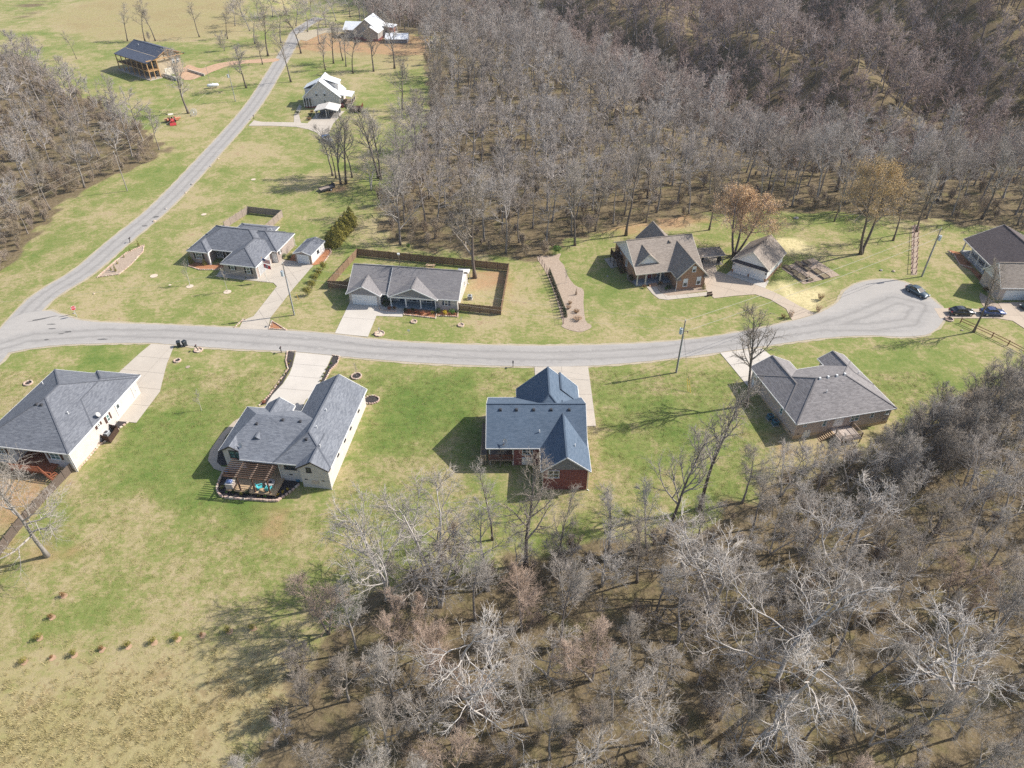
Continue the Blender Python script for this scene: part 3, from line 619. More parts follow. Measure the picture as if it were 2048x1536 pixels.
class House:
    def __init__(h, name, org, yaw, label, cat='house', group=None):
        h.o = empty(name, (org[0], org[1], 0), yaw, label, cat, group); h.org = org; h.ca, h.sa = math.cos(yaw), math.sin(yaw); h.blocks = []
    def ray(h, px, py):
        u, v = (px - 1024) / CAM_F, (768 - py) / CAM_F
        d = (u, _c + v * _s, -_s + v * _c); o = (-h.org[0], -h.org[1], CAM_H)
        r = lambda p: (p[0] * h.ca + p[1] * h.sa, -p[0] * h.sa + p[1] * h.ca, p[2])
        return r(o), r(d)
    def on(h, ax, val, px, py):
        """where the photo pixel meets the wall plane x=val (ax 0) or y=val (ax 1)"""
        o, d = h.ray(px, py); t_ = (val - o[ax]) / d[ax]; return tuple(o[i] + d[i] * t_ for i in range(3))
    def gz(h, x, y): return T(h.org[0] + x * h.ca - y * h.sa, h.org[1] + x * h.sa + y * h.ca)
    def slab(h, name, tops, mat, uvdir, parent=None, th=0.13):
        """a roof plane given by its upper corner points; uvdir = eave direction"""
        mb = MB(); e = Vector(uvdir).normalized(); P = [Vector(p) for p in tops]; n = (P[1] - P[0]).cross(P[2] - P[0]).normalized(); n = n if n.z > 0 else -n
        up = n.cross(e).normalized(); uv = [((p - P[0]).dot(e), (p - P[0]).dot(up)) for p in P]
        bot = [p - Vector((0, 0, th)) for p in P]
        mb.face(P, uv); mb.face(bot[::-1])
        for i in range(len(P)):
            j = (i + 1) % len(P); mb.face([P[i], bot[i], bot[j], P[j]])
        return mb
    def roof(h, x0, x1, y0, y1, axis, mat, p=0.5, eave=3.0, ends='gg', oh=0.4, gmat=None, trim=None, rc=None, rz=None, inset=None, rake=None, cap=True):
        """one ridge: axis 'x' or 'y'; ends g(able)/h(ip)/n(one) at the low and high end of the axis"""
        sw = axis == 'y'
        if sw: x0, x1, y0, y1 = y0, y1, x0, x1
        m = (lambda x, y, z: (y, x, z)) if sw else (lambda x, y, z: (x, y, z))
        c_ = (y0 + y1) / 2 if rc is None else rc
        zr = eave + min(c_ - y0, y1 - c_) * p if rz is None else rz
        ins = [(inset if inset is not None else min(c_ - y0, y1 - c_)) if e == 'h' else 0 for e in ends]
        r0, r1 = x0 + ins[0], x1 - ins[1]
        if r0 > r1: r0 = r1 = (r0 + r1) / 2
        A, B, C, D = (x0, y0, eave), (x1, y0, eave), (x1, y1, eave), (x0, y1, eave); E, F = (r0, c_, zr), (r1, c_, zr)
        mb = MB(); ex, ey = m(1, 0, 0), m(0, 1, 0)
        def add(pts, e):
            q = h.slab('r', [m(*p_) for p_ in pts], mat, e); k = len(mb.v); mb.v += q.v; mb.f += [tuple(i + k for i in f) for f in q.f]; mb.uv += q.uv; mb.mi += q.mi; mb.anyuv = True
        add([A, B, F, E], ex); add([C, D, E, F], ex)
        if ends[0] == 'h': add([D, A, E], ey)
        if ends[1] == 'h': add([B, C, F], ey)
        ro = mb.obj('roof', mat, h.o)
        h.blocks.append((x0, x1, y0, y1, c_, zr, eave, ends, ins, sw))
        if cap:
            cp = MB(); k = Vector((0, 0, .03)); cp.bar(Vector(m(*E)) + k, Vector(m(*F)) + k, .26, .05)
            for e, (s1, s2), q in ((ends[0], (A, D), E), (ends[1], (B, C), F)):
                if e == 'h':
                    for s_ in (s1, s2): cp.bar(Vector(m(*s_)) + k, Vector(m(*q)) + k, .22, .05)
            cp.obj('ridge_cap', mat if not hasattr(h, 'capmat') else h.capmat, ro)
        fa = MB(); tz = Vector((0, 0, -.11))
        def fb(a, b, out):
            a, b = Vector(m(*a)), Vector(m(*b)); o_ = Vector(m(*out)) * .035
            fa.bar(a + tz + o_, b + tz + o_, .06, .2)
        fb(A, B, (0, -1, 0)); fb(D, C, (0, 1, 0))
        if ends[0] == 'h': fb(A, D, (-1, 0, 0))
        if ends[0] == 'g': fb(A, E, (-1, 0, 0)); fb(D, E, (-1, 0, 0))
        if ends[1] == 'h': fb(B, C, (1, 0, 0))
        if ends[1] == 'g': fb(B, F, (1, 0, 0)); fb(C, F, (1, 0, 0))
        fa.obj('fascia', trim or WHITE, ro)
        if gmat is not None:
            for e, x, s_ in ((ends[0], x0, 1), (ends[1], x1, -1)):
                if e != 'g': continue
                k = (zr - eave) / (c_ - y0); k2 = (zr - eave) / (y1 - c_); w = x + s_ * oh; th = .14
                poly = [(y0 + oh, eave - .03), (y1 - oh, eave - .03), (y1 - oh, eave + oh * k2 - th), (c_, zr - th - .01), (y0 + oh, eave + oh * k - th)]
                g = MB(); g.hull8([m(w + s_ * .004, a, b) for a, b in poly], [m(w + s_ * .2, a, b) for a, b in poly]); g.obj('gable', gmat, h.o)
        return ro
    def rz(h, x, y):
        best = 0
        for (x0, x1, y0, y1, c_, zr, ev, ends, ins, sw) in h.blocks:
            a, b = (y, x) if sw else (x, y)
            if x0 <= a <= x1 and y0 <= b <= y1:
                z = ev + (zr - ev) * min((b - y0) / (c_ - y0), (y1 - b) / (y1 - c_))
                if ends[0] == 'h': z = min(z, ev + (zr - ev) * (a - x0) / ins[0])
                if ends[1] == 'h': z = min(z, ev + (zr - ev) * (x1 - a) / ins[1])
                best = max(best, z)
        return best
    def roof_at(h, px, py):
        """local x, y, z of the roof point seen at a photo pixel"""
        o, d = h.ray(px, py); prev = None
        for k in range(600):
            z = 10 - k * .02; t_ = (z - o[2]) / d[2]; x, y = o[0] + d[0] * t_, o[1] + d[1] * t_
            if h.rz(x, y) >= z: return x, y, h.rz(x, y)
        return x, y, 3.0
    def wall(h, poly, mat, z1=3.0, z0=None, name='wall', found=None, fh=0.45):
        g = min(h.gz(x, y) for x, y in poly) - .4 if z0 is None else z0
        MB().prism(poly, g, z1).obj(name, mat, h.o)
        if found:
            cx = sum(p[0] for p in poly) / len(poly); cy = sum(p[1] for p in poly) / len(poly)
            P = [(x + math.copysign(.02, x - cx), y + math.copysign(.02, y - cy)) for x, y in poly]
            MB().prism(P, g - .05, max(h.gz(x, y) for x, y in poly) + fh).obj('foundation', found, h.o)
    def rect(h, x0, x1, y0, y1, mat, **k): h.wall([(x0, y0), (x1, y0), (x1, y1), (x0, y1)], mat, **k)
    def basis(h, side):
        return {'S': ((1, 0), (0, -1)), 'N': ((-1, 0), (0, 1)), 'E': ((0, 1), (1, 0)), 'W': ((0, -1), (-1, 0))}[side]
    def panel(h, mb, side, c_, u0, u1, z0, z1, d0, d1):
        r, n = h.basis(side); f = lambda u, d: (c_[0] + r[0] * u + n[0] * d, c_[1] + r[1] * u + n[1] * d)
        P = [f(u0, d0), f(u1, d0), f(u1, d1), f(u0, d1)]; mb.hull8([(x, y, z0) for x, y in P], [(x, y, z1) for x, y in P])
    def win(h, side, wallc, px=None, at=None, w=0.9, ht=1.4, units=1, shut=None, frame=None, gl=None, top=None, z=None, grid=False):
        """a window on wall plane wallc, centred on the photo pixel px"""
        ax = 0 if side in 'EW' else 1
        q = h.on(ax, wallc, *px) if px else at
        if z is not None: q = (q[0], q[1], z)
        c_ = (q[0], q[1]); z0, z1 = q[2] - ht / 2, q[2] + ht / 2; W_ = w * units; fm = frame or WHITE
        fr = MB(); b = .07
        h.panel(fr, side, c_, -W_ / 2 - b, W_ / 2 + b, z1, z1 + b * 1.3, 0, .10); h.panel(fr, side, c_, -W_ / 2 - b * 1.6, W_ / 2 + b * 1.6, z0 - b * 1.3, z0, 0, .15)
        for i in range(units + 1): h.panel(fr, side, c_, -W_ / 2 + i * w - b / 2 - (b / 2 if i == 0 else 0), -W_ / 2 + i * w + b / 2 + (b / 2 if i == units else 0), z0, z1, 0, .095)
        zm = (z0 + z1) / 2; h.panel(fr, side, c_, -W_ / 2, W_ / 2, zm - .035, zm + .035, 0, .085)
        if grid:
            for i in range(units): h.panel(fr, side, c_, -W_ / 2 + (i + .5) * w - .018, -W_ / 2 + (i + .5) * w + .018, z0, z1, 0, .07)
        wo = fr.obj('window', fm, h.o)
        for i in range(units):
            a, b_ = -W_ / 2 + i * w + b / 2, -W_ / 2 + (i + 1) * w - b / 2
            for lo, hi, mt in ((z0, zm - .035, gl or GLASS), (zm + .035, z1, top or gl or GLASS)):
                p_ = MB(); h.panel(p_, side, c_, a, b_, lo, hi, .01, .045); p_.obj('pane', mt, wo)
        if shut:
            for s_ in (-1, 1):
                p_ = MB(); a = s_ * (W_ / 2 + b + .24)
                h.panel(p_, side, c_, a - .2, a + .2, z0 - .05, z1 + .05, 0, .05)
                for k in range(5):
                    zz = z0 + (k + .5) * ht / 5; h.panel(p_, side, c_, a - .15, a + .15, zz - ht * .07, zz + ht * .07, .05, .065)
                p_.obj('shutter', shut, wo)
        return wo
    def door(h, side, wallc, px=None, at=None, w=0.95, ht=2.05, mat=None, lite=None, z0=None):
        ax = 0 if side in 'EW' else 1; q = h.on(ax, wallc, *px) if px else at
        z0 = q[2] - ht / 2 if z0 is None else z0; c_ = (q[0], q[1])
        d = MB(); h.panel(d, side, c_, -w / 2 - .08, -w / 2, z0, z0 + ht, 0, .09); h.panel(d, side, c_, w / 2, w / 2 + .08, z0, z0 + ht, 0, .09); h.panel(d, side, c_, -w / 2 - .08, w / 2 + .08, z0 + ht, z0 + ht + .1, 0, .09)
        do = d.obj('door_frame', WHITE, h.o)
        l = MB(); h.panel(l, side, c_, -w / 2, w / 2, z0, z0 + ht, .01, .05)
        for u in (-.22, .22):
            for a, b in ((.12, .85), (1.0, 1.9)): h.panel(l, side, c_, u * w - .17 * w, u * w + .17 * w, z0 + a, z0 + b, .05, .06)
        lo = l.obj('door', mat or DOORW, do)
        if lite:
            g = MB(); h.panel(g, side, c_, -w * .3, w * .3, z0 + 1.15, z0 + 1.85, .06, .075); g.obj('pane', lite, do)
        k = MB(); r, n = h.basis(side); k.ball((c_[0] + r[0] * w * .4 + n[0] * .1, c_[1] + r[1] * w * .4 + n[1] * .1, z0 + 1.0), .05); k.obj('knob', VENT, do)
    def garage(h, side, wallc, at, w=4.8, ht=2.3, z0=0.05, mat=None, sections=4):
        c_ = (at[0], at[1]); f = MB(); h.panel(f, side, c_, -w / 2 - .14, -w / 2, z0, z0 + ht, 0, .1); h.panel(f, side, c_, w / 2, w / 2 + .14, z0, z0 + ht, 0, .1); h.panel(f, side, c_, -w / 2 - .14, w / 2 + .14, z0 + ht, z0 + ht + .16, 0, .1)
        fo = f.obj('garage_door', WHITE, h.o); n = int(w / .62)
        for i in range(sections):
            p_ = MB(); a, b = z0 + i * ht / sections + .012, z0 + (i + 1) * ht / sections - .012; h.panel(p_, side, c_, -w / 2, w / 2, a, b, .01, .045)
            for k in range(n):
                u = -w / 2 + (k + .5) * w / n; h.panel(p_, side, c_, u - w / n * .38, u + w / n * .38, a + .09, b - .09, .045, .06)
            p_.obj('panel', mat or DOORW, fo)
    def vents(h, pts, mat=None):
        for px, py in pts:
            x, y, z = h.roof_at(px, py); MB().hull8([(x - .22, y - .22, z - .12), (x + .22, y - .22, z - .12), (x + .22, y + .22, z - .02), (x - .22, y + .22, z - .02)], [(x - .15, y - .15, z + .22), (x + .15, y - .15, z + .22), (x + .15, y + .15, z + .26), (x - .15, y + .15, z + .26)]).obj('roof_vent', mat or VENT, h.o)
    def pipes(h, pts):
        for px, py in pts:
            x, y, z = h.roof_at(px, py); MB().tube((x, y, z - .15), (x, y, z + .5), .07, .07, 8).obj('vent_pipe', PIPEW, h.o)
    def dish(h, px, py, az=-1.0):
        x, y, z = h.roof_at(px, py); d = Vector((math.cos(az), math.sin(az), .75)).normalized(); c_ = Vector((x, y, z + .55))
        mb = MB(); a = d.orthogonal().normalized(); b = d.cross(a); rings = [[tuple(c_ + d * (k * k * .12) + (a * math.cos(q) + b * math.sin(q)) * (.38 * k + .01)) for q in [2 * math.pi * i / 12 for i in range(12)]] for k in (0, .5, 1)]
        mb.loft(rings, cap=False); mb.loft([[tuple(Vector(p_) - d * .02) for p_ in r] for r in rings], cap=False); do = mb.obj('satellite_dish', DISHM, h.o)
        MB().tube((x, y, z - .1), c_, .035, .03, 6).obj('mast', VENT, do); MB().tube(c_ - Vector((0, 0, .3)), c_ + d * .5, .02, .02, 5).tube(c_ + d * .5, c_ + d * .58, .06, .06, 6).obj('feed_arm', DISHM, do)
    def spout(h, x, y, z1, z0, out):
        mb = MB(); mb.bar((x, y, z1), (x, y, z0 + .12), .09, .07); mb.bar((x, y, z0 + .12), (x + out[0], y + out[1], z0 + .03), .09, .07); mb.obj('downspout', WHITE, h.o)
    def rail(h, pts, z, mat, ht=.95, step=.14, name='railing', dz=None):
        """railing with posts and balusters along local points"""
        mb = MB()
        for a, b in zip(pts[:-1], pts[1:]):
            za = z if len(a) < 3 else a[2]; zb = z if len(b) < 3 else b[2]; L = math.dist(a[:2], b[:2]); k = max(1, int(L / step))
            mb.bar((a[0], a[1], za + ht), (b[0], b[1], zb + ht), .1, .06); mb.bar((a[0], a[1], za + .12), (b[0], b[1], zb + .12), .06, .06)
            for i in range(1, k):
                f = i / k; x, y, q = a[0] + (b[0] - a[0]) * f, a[1] + (b[1] - a[1]) * f, za + (zb - za) * f; mb.box(x - .02, x + .02, y - .02, y + .02, q + .1, q + ht)
        for p_ in pts:
            q = z if len(p_) < 3 else p_[2]; mb.box(p_[0] - .06, p_[0] + .06, p_[1] - .06, p_[1] + .06, q - .1, q + ht + .12)
        mb.obj(name, mat, h.o)
    def deck(h, x0, x1, y0, y1, z, mat, axis='x', bw=0.145, posts=True, name='deck_frame', board='board'):
        f = MB()
        f.box(x0, x1, y0, y0 + .06, z - .25, z - .04); f.box(x0, x1, y1 - .06, y1, z - .25, z - .04); f.box(x0, x0 + .06, y0, y1, z - .252, z - .042); f.box(x1 - .06, x1, y0, y1, z - .252, z - .042)
        if posts:
            for x in (x0 + .12, (x0 + x1) / 2, x1 - .12):
                for y in (y0 + .12, y1 - .12): f.box(x - .07, x + .07, y - .07, y + .07, h.gz(x, y) - .2, z - .24)
        fo = f.obj(name, mat, h.o)
        if axis == 'x':
            n = max(1, int((y1 - y0) / bw)); b = MB().box(0, x1 - x0, .008, (y1 - y0) / n - .008, -.04, 0).mesh(board, mat)
            for i in range(n): link(board, b, fo, (x0, y0 + i * (y1 - y0) / n, z + .0))
        else:
            n = max(1, int((x1 - x0) / bw)); b = MB().box(.008, (x1 - x0) / n - .008, 0, y1 - y0, -.04, 0).mesh(board, mat)
            for i in range(n): link(board, b, fo, (x0 + i * (x1 - x0) / n, y0, z + .0))
        return fo
    def stairs(h, a, b, w, n, mat, name='stairs'):
        """treads from a down to b (local 3-D points)"""
        a, b = Vector(a), Vector(b); d = Vector((b.x - a.x, b.y - a.y, 0)).normalized(); s_ = Vector((-d.y, d.x, 0)) * w / 2
        mb = MB(); mb.bar(a + s_ - Vector((0, 0, .1)), b + s_, .06, .26); mb.bar(a - s_ - Vector((0, 0, .1)), b - s_, .06, .26); so = mb.obj(name, mat, h.o)
        for i in range(n):
            p_ = a.lerp(b, (i + .5) / n); t_ = MB(); q = d * .14; t_.hull8([p_ - s_ - q, p_ + s_ - q, p_ + s_ + q, p_ - s_ + q], [v + Vector((0, 0, .045)) for v in (p_ - s_ - q, p_ + s_ - q, p_ + s_ + q, p_ - s_ + q)]); t_.obj('tread', mat, so)
    def column(h, x, y, z0, z1, mat=None, w=.2, name='column'):
        mb = MB(); mb.box(x - w / 2, x + w / 2, y - w / 2, y + w / 2, z0, z1); mb.box(x - w * .75, x + w * .75, y - w * .75, y + w * .75, z0, z0 + .2); mb.box(x - w * .75, x + w * .75, y - w * .75, y + w * .75, z1 - .15, z1); mb.obj(name, mat or WHITE, h.o)

# ---- red brick house with blue roof
h = House('brick_house', (3.7, 83.0), 0, 'red brick house with steep blue-grey gable roofs')
h.capmat = R_BLUE
h.roof(-7.6, 7.6, -5.75, 6.2, 'x', R_BLUE, .62, 3.0, 'gg', gmat=S_GREY)
h.roof(-3.0, 7.2, -3.6, 8.4, 'y', R_BLUE, .9, 3.02, 'hg', gmat=B_RED)
h.roof(.5, 7.75, -10.6, 2, 'y', R_BLUE, .8, 2.98, 'gn', gmat=S_GREY)
h.roof(1.1, 7.15, 4.5, 8.9, 'y', R_BLUE, .95, 3.2, 'ng', gmat=B_RED)
h.wall([(-7.2, -2.3), (-3.5, -2.3), (-3.5, -5.35), (7.2, -5.35), (7.2, 5.8), (-7.2, 5.8)], B_RED, 3.05)
h.rect(-2.6, 6.8, 5.7, 8.0, B_RED, z1=3.1); h.rect(.9, 7.35, -10.2, -5.3, B_RED, z1=2.96)
h.win('S', -10.2, (1107, 948), w=.78, ht=1.35, units=2); h.win('S', -5.35, (1055, 902.5), w=.75, ht=1.25, units=2)
h.win('S', -2.3, (1017, 900), w=.8, ht=1.3, units=2, gl=GLASS_T)
p_ = MB(); h.panel(p_, 'S', h.on(1, -5.35, 1054.5, 923)[:2], -.85, .85, -.75, .75, 0, .12); p_.obj('crawl_space_door', WHITE, h.o)
h.deck(-7.3, -3.55, -5.45, -2.35, .25, DECKW); h.rail([(-7.2, -5.35), (-3.6, -5.35)], .25, REDWOOD)
h.deck(-8.5, -7.62, -5.45, 3.0, .25, DECKW, 'y'); h.rail([(-7.7, -5.4), (-8.45, -5.4), (-8.45, -3.4)], .25, DECKN)
for k in range(6): h.column(-8.3, -2.6 + k * 1.05, h.gz(-8.3, 0) - .1, .9, DECKW, .1, 'deck_post')
h.column(-7.1, -5.2, -1.4, 2.9, WHITE, .16); h.column(-3.55, -5.3, -1.4, 2.9, WHITE, .16)
h.spout(.82, -10.1, 2.8, -1.0, (-.1, -.4)); h.spout(7.45, -10.25, 2.8, -1.2, (.3, -.2))
h.vents([(1001, 820), (1033, 820), (1067.5, 820), (1102.5, 820), (1138.5, 820)]); h.pipes([(1079, 865), (1150, 893)]); h.dish(1010, 888, -2.2)
h.door('E', 7.2, at=(7.2, 1.0, 1.1)); h.garage('E', 7.2, (7.2, 4.0), 2.6)

# ---- grey hip house at the lane junction
h = House('hip_roof_house', (-65.9, 76.0), Y1, 'pale brick hip-roofed house with slate roof and a timber fence at its back corner')
h.roof(-15.4, 0, 0, 18.7, 'y', R_SLATE, .47, 3.0, 'hh'); h.roof(-8.0, -.02, 6, 19.4, 'y', R_SLATE, .46, 3.012, 'hh')
h.wall([(-15, .4), (-9.6, .4), (-9.6, 2.8), (-4.6, 2.8), (-4.6, .4), (-.4, .4), (-.4, 18.3), (-15, 18.3)], B_PALE, 3.02, found=None)
MB().box(-4.6, -.385, .385, 18.3, -1.7, -.55).obj('foundation', FOUND, h.o)
h.win('E', -.4, (215.5, 835.5), w=.55, ht=1.15, units=1, shut=BROWNSH, gl=GLASS_T); h.win('E', -.4, (196.5, 850.5), w=.5, ht=.55, units=1, shut=BROWNSH)
h.door('E', -.4, (237, 817), lite=GLASS); h.door('E', -.4, (268, 783), w=.7, mat=B_PALE)
h.win('S', .4, (110.5, 912), w=.75, ht=1.15, units=2, shut=BROWNSH, gl=GLASS_T); h.win('S', .4, (2, 901), w=.7, ht=1.1, units=2, shut=BROWNSH)
h.door('S', 2.8, (72, 908), mat=BROWNSH); h.win('S', 2.8, (35, 903), w=.9, ht=1.3, units=2)
h.spout(-.3, .3, 2.9, -1.25, (.5, -.7)); h.spout(-.55, .25, 2.9, -1.25, (-.1, -.2))
h.deck(-9.8, -3.2, -1.6, 2.7, .1, REDWOOD); h.rail([(-9.7, -1.5), (-4.8, -1.5)], .1, REDWOOD); h.stairs((-4.0, -1.2, .1), (-1.9, -1.9, -1.3), 1.2, 7, REDWOOD); h.rail([(-4.4, -1.7), (-2.1, -2.4, -1.35)], .1, REDWOOD)
h.vents([(73, 809), (83, 810)], VENT); h.pipes([(137, 828), (86, 768)]); h.dish(198, 835, 0.2)

# ---- pale brick house with pergola patio
h = House('pale_brick_house', (-26.5, 72.5), Y2, 'white brick house with rambling slate roof and a pergola patio')
h.roof(-8.7, 0, .65, 19.0, 'y', R_SLATE2, .62, 3.0, 'hg', gmat=B_PALE, trim=WHITE)
h.roof(-5.05, -.03, -.1, 6, 'y', R_SLATE2, .62, 3.008, 'gn', gmat=B_PALE, trim=DARKTRIM)
L3 = lambda *P: [tuple(q) for q in P]
def plane(P, e, edges):
    o_ = h.slab('roof', P, R_SLATE2, e).obj('roof', R_SLATE2, h.o); f_ = MB()
    for i, j, tm in edges: f_.bar(Vector(P[i]) - Vector((0, .0, .11)), Vector(P[j]) - Vector((0, 0, .11)), .1, .2); f_.obj('fascia', tm, o_); f_ = MB()
plane([(-13.85, .6, 3.0), (-4, .6, 3.0), (-4, 8.2, 5.35), (-13.96, 8.2, 5.35), (-15.8, 4.48, 4.2)], (1, 0, 0), [(0, 1, WHITE)])
plane([(-17.75, 1.85, 3.0), (-15.8, 1.85, 4.2), (-15.8, 4.48, 4.2), (-13.96, 8.2, 5.35), (-17.75, 12.2, 3.0)], (0, 1, 0), [(0, 4, WHITE), (0, 1, DARKTRIM)])
plane([(-15.8, 1.85, 4.2), (-13.85, 1.85, 3.0), (-13.85, 4.5, 3.0), (-15.8, 4.5, 4.2)], (0, 1, 0), [(0, 1, DARKTRIM)])
plane([(-13.96, 8.2, 5.35), (-4, 8.2, 5.35), (-4, 12.2, 3.0), (-17.75, 12.2, 3.0)], (1, 0, 0), [(2, 3, WHITE)])
h.blocks.append((-13.85, -4, .6, 12.2, 8.2, 5.35, 3.0, 'nn', [0, 0], False)); h.blocks.append((1.85, 4.5, -17.75, -13.85, -15.8, 4.2, 3.0, 'nn', [0, 0], True))
MB().hull8([(-17.35, 2.25, 2.97), (-14.25, 2.25, 2.97), (-14.25, 2.25, 3.12), (-15.8, 2.25, 4.05), (-17.35, 2.25, 3.12)], [(-17.35, 2.45, 2.97), (-14.25, 2.45, 2.97), (-14.25, 2.45, 3.12), (-15.8, 2.45, 4.05), (-17.35, 2.45, 3.12)]).obj('gable', B_PALE, h.o)
h.roof(-14.8, -10.2, 4, 13.4, 'y', R_SLATE2, .65, 3.01, 'ng', gmat=B_PALE)
h.wall([(-4.65, .3), (-.4, .3), (-.4, 18.6), (-8.3, 18.6), (-8.3, 1.1), (-4.65, 1.1)], B_PALE, 3.0)
h.wall([(-17.35, 2.25), (-14.25, 2.25), (-14.25, 3.6), (-8.25, 3.6), (-8.25, 11.6), (-10.6, 11.6), (-10.6, 13.0), (-14.4, 13.0), (-14.4, 9.7), (-17.35, 9.7)], B_PALE, 3.0)
for px in [(716, 819), (700, 853.5), (688.5, 878), (675, 907)]: h.win('E', -.4, px, w=.5, ht=.7, frame=DARKTRIM, gl=GLASS)
h.win('S', 2.25, (471, 909), w=.85, ht=1.35, units=2, frame=DARKTRIM, gl=GLASS_T); h.win('S', 1.1, (580, 933), w=.85, ht=1.05, units=2, frame=DARKTRIM, gl=GLASS); h.win('S', .3, (617, 940), w=.6, ht=.8, frame=DARKTRIM, gl=GLASS)
for px, ax in [((612.5, 958.5), .3), ((646.5, 962), .3), ((582.5, 949), 1.1), ((476, 926), 2.25)]:
    v_ = MB(); h.panel(v_, 'S', h.on(1, ax, *px)[:2], -.22, .22, h.on(1, ax, *px)[2] - .1, h.on(1, ax, *px)[2] + .1, 0, .03); v_.obj('foundation_vent', VENT, h.o)
v_ = MB(); q = h.on(1, .3, 631, 964); h.panel(v_, 'S', q[:2], -.5, .5, q[2] - .4, q[2] + .4, 0, .05); v_.obj('crawl_space_door', B_TAUPE, h.o)
h.garage('W', -8.3, (-8.3, 15.3), 4.8, mat=DOORW); h.door('S', 3.6, at=(-11, 3.6, 1.0), w=1.8, mat=DARKTRIM)
h.spout(-8.2, .95, 2.9, -1.2, (0, -.3)); h.spout(-.3, .25, 2.9, -1.35, (.1, -.3))
h.vents([(513.5, 848), (565.5, 840.5), (600.5, 843.5), (612.5, 879)]); h.pipes([(494, 847), (653, 822), (634, 856), (640.5, 893.5)]); h.dish(483, 897, -2.0)
PERG = h
# ---- taupe brick house with the wooden deck
h = House('taupe_brick_house', (44.4, 82.6), Y4, 'taupe brick house with broad grey-brown hip roof and small raised deck')
h.roof(0, 17.7, 0, 12.8, 'x', R_TAUPE, .5, 3.0, 'hh', trim=WHITE); h.roof(-.02, 7.4, 3.5, 15.2, 'y', R_TAUPE, .502, 3.01, 'hg', gmat=B_TAUPE); h.roof(12.6, 17.72, 6, 14.8, 'y', R_TAUPE, .5, 3.008, 'hg', gmat=B_TAUPE)
h.wall([(.4, .4), (17.3, .4), (17.3, 14.4), (13.0, 14.4), (13, 12.4), (7.0, 12.4), (7.0, 14.8), (.4, 14.8)], B_TAUPE, 3.0, found=FOUND, fh=.12)
for px, u, ht, w in [((1610, 850), 1, .5, .5), ((1649, 845.5), 1, 1.15, .6), ((1709.5, 835), 2, 1.15, .72), ((1744, 830), 1, .8, .55), ((1774.5, 823), 1, 1.0, .6)]: h.win('S', .4, px, w=w, ht=ht, units=u, gl=GLASS_T, top=GLASS_T)
h.win('W', .4, (1563.5, 822), w=.6, ht=1.1, gl=GLASS_T); h.door('W', .4, (1509.5, 762), lite=GLASS); h.door('S', .4, (1677, 842), w=1.5); h.door('S', .4, (1611, 871), w=1.2, ht=1.35)
for px, s_ in [((1596, 868), 'S'), ((1768, 838), 'S')]:
    v_ = MB(); q = h.on(1, .4, *px); h.panel(v_, s_, q[:2], -.22, .22, q[2] - .1, q[2] + .1, 0, .03); v_.obj('foundation_vent', VENT, h.o)
v_ = MB(); q = h.on(0, .4, 1580, 863); h.panel(v_, 'W', q[:2], -.22, .22, q[2] - .1, q[2] + .1, 0, .03); v_.obj('foundation_vent', VENT, h.o)
mt_ = MB(); q = h.on(0, .4, 1519, 780); h.panel(mt_, 'W', q[:2], -.2, .2, .6, 1.5, 0, .2); h.panel(mt_, 'W', q[:2], -.05, .05, -.3, 2.6, 0, .09); mt_.obj('electric_meter', VENT, h.o)
h.garage('N', 14.8, (3.7, 14.8), 4.8)
h.deck(6.9, 10.6, -2.6, .3, .35, wood('pale_deck_wood', (.52, .44, .38), .15), 'y'); h.rail([(6.98, -.9), (6.98, -2.5), (10.5, -2.5), (10.5, .3)], .35, DECKW)
h.stairs((6.9, -.3, .35), (4.2, -.4, -.85), 1.1, 9, DECKN)
h.vents([(1639.5, 757.5), (1656.5, 754.5), (1673.5, 752), (1689.5, 749)], VENTL); h.pipes([(1653, 785), (1716.5, 747.5)])
TAUPE = h
# ---- brick hip house with shed
h = House('hip_roof_house', (-53.9, 132.0), Y5, 'mixed brick house with many-hipped slate roof and black shutters')
h.roof(-18.3, -1.0, 5.4, 16.4, 'x', R_SLATE, .5, 3.0, 'hh'); h.roof(-8.2, 0, 0, 12.5, 'y', R_SLATE, .5, 3.006, 'hh'); h.roof(-18.32, -13.2, 3.8, 12, 'y', R_SLATE, .5, 3.01, 'hh'); h.roof(-9, 1.3, 7.3, 16.2, 'x', R_SLATE, .5, 3.02, 'hh'); h.roof(-13.4, -4, 13, 19.2, 'x', R_SLATE, .32, 2.7, 'hh', rc=17.2)
h.wall([(-17.9, 4.2), (-13.6, 4.2), (-13.6, 7.0), (-7.8, 7.0), (-7.8, .4), (-.4, .4), (-.4, 7.7), (.9, 7.7), (.9, 15.8), (-17.9, 15.8)], B_MIX, 3.0)
for x in (-13.2, -4.4): h.column(x, 18.8, -.1, 2.6, WHITE, .15)
h.win('S', .4, (464.5, 533), w=.75, ht=1.35, shut=BLACKSH, grid=True); h.win('S', .4, (497, 541), w=.75, ht=1.35, shut=BLACKSH, grid=True)
h.win('S', 4.2, (398, 511), w=.7, ht=1.35, units=2, shut=BLACKSH, grid=True); h.win('S', 7.0, (440, 507.5), w=.7, ht=1.4, units=2, shut=BLACKSH, grid=True)
h.door('S', 7.0, (457, 508), mat=BLACKSH); h.garage('E', -.4, (-.4, 3.9), 4.8, mat=paint('grey_garage_door', (.36, .36, .36), .5)); h.win('E', .9, (559.5, 504), w=.35, ht=.6, shut=BLACKSH); h.garage('S', 7.7, (.2, 7.7), .8, 2.1)
h.column(-13.4, 4.0, -.1, 2.9, WHITE, .3); h.spout(-.3, .3, 2.9, 0, (.1, -.3)); h.spout(.98, 15.9, 2.9, 0, (.3, .1)); h.pipes([(543, 460)])
H5_ = h
h = House('garden_shed', GZ(340 + 1440 / 5.689, 390 + 770 / 5.689, 0), R(-13.5), 'small white-sided shed with grey roof and a roll-up door', 'shed')
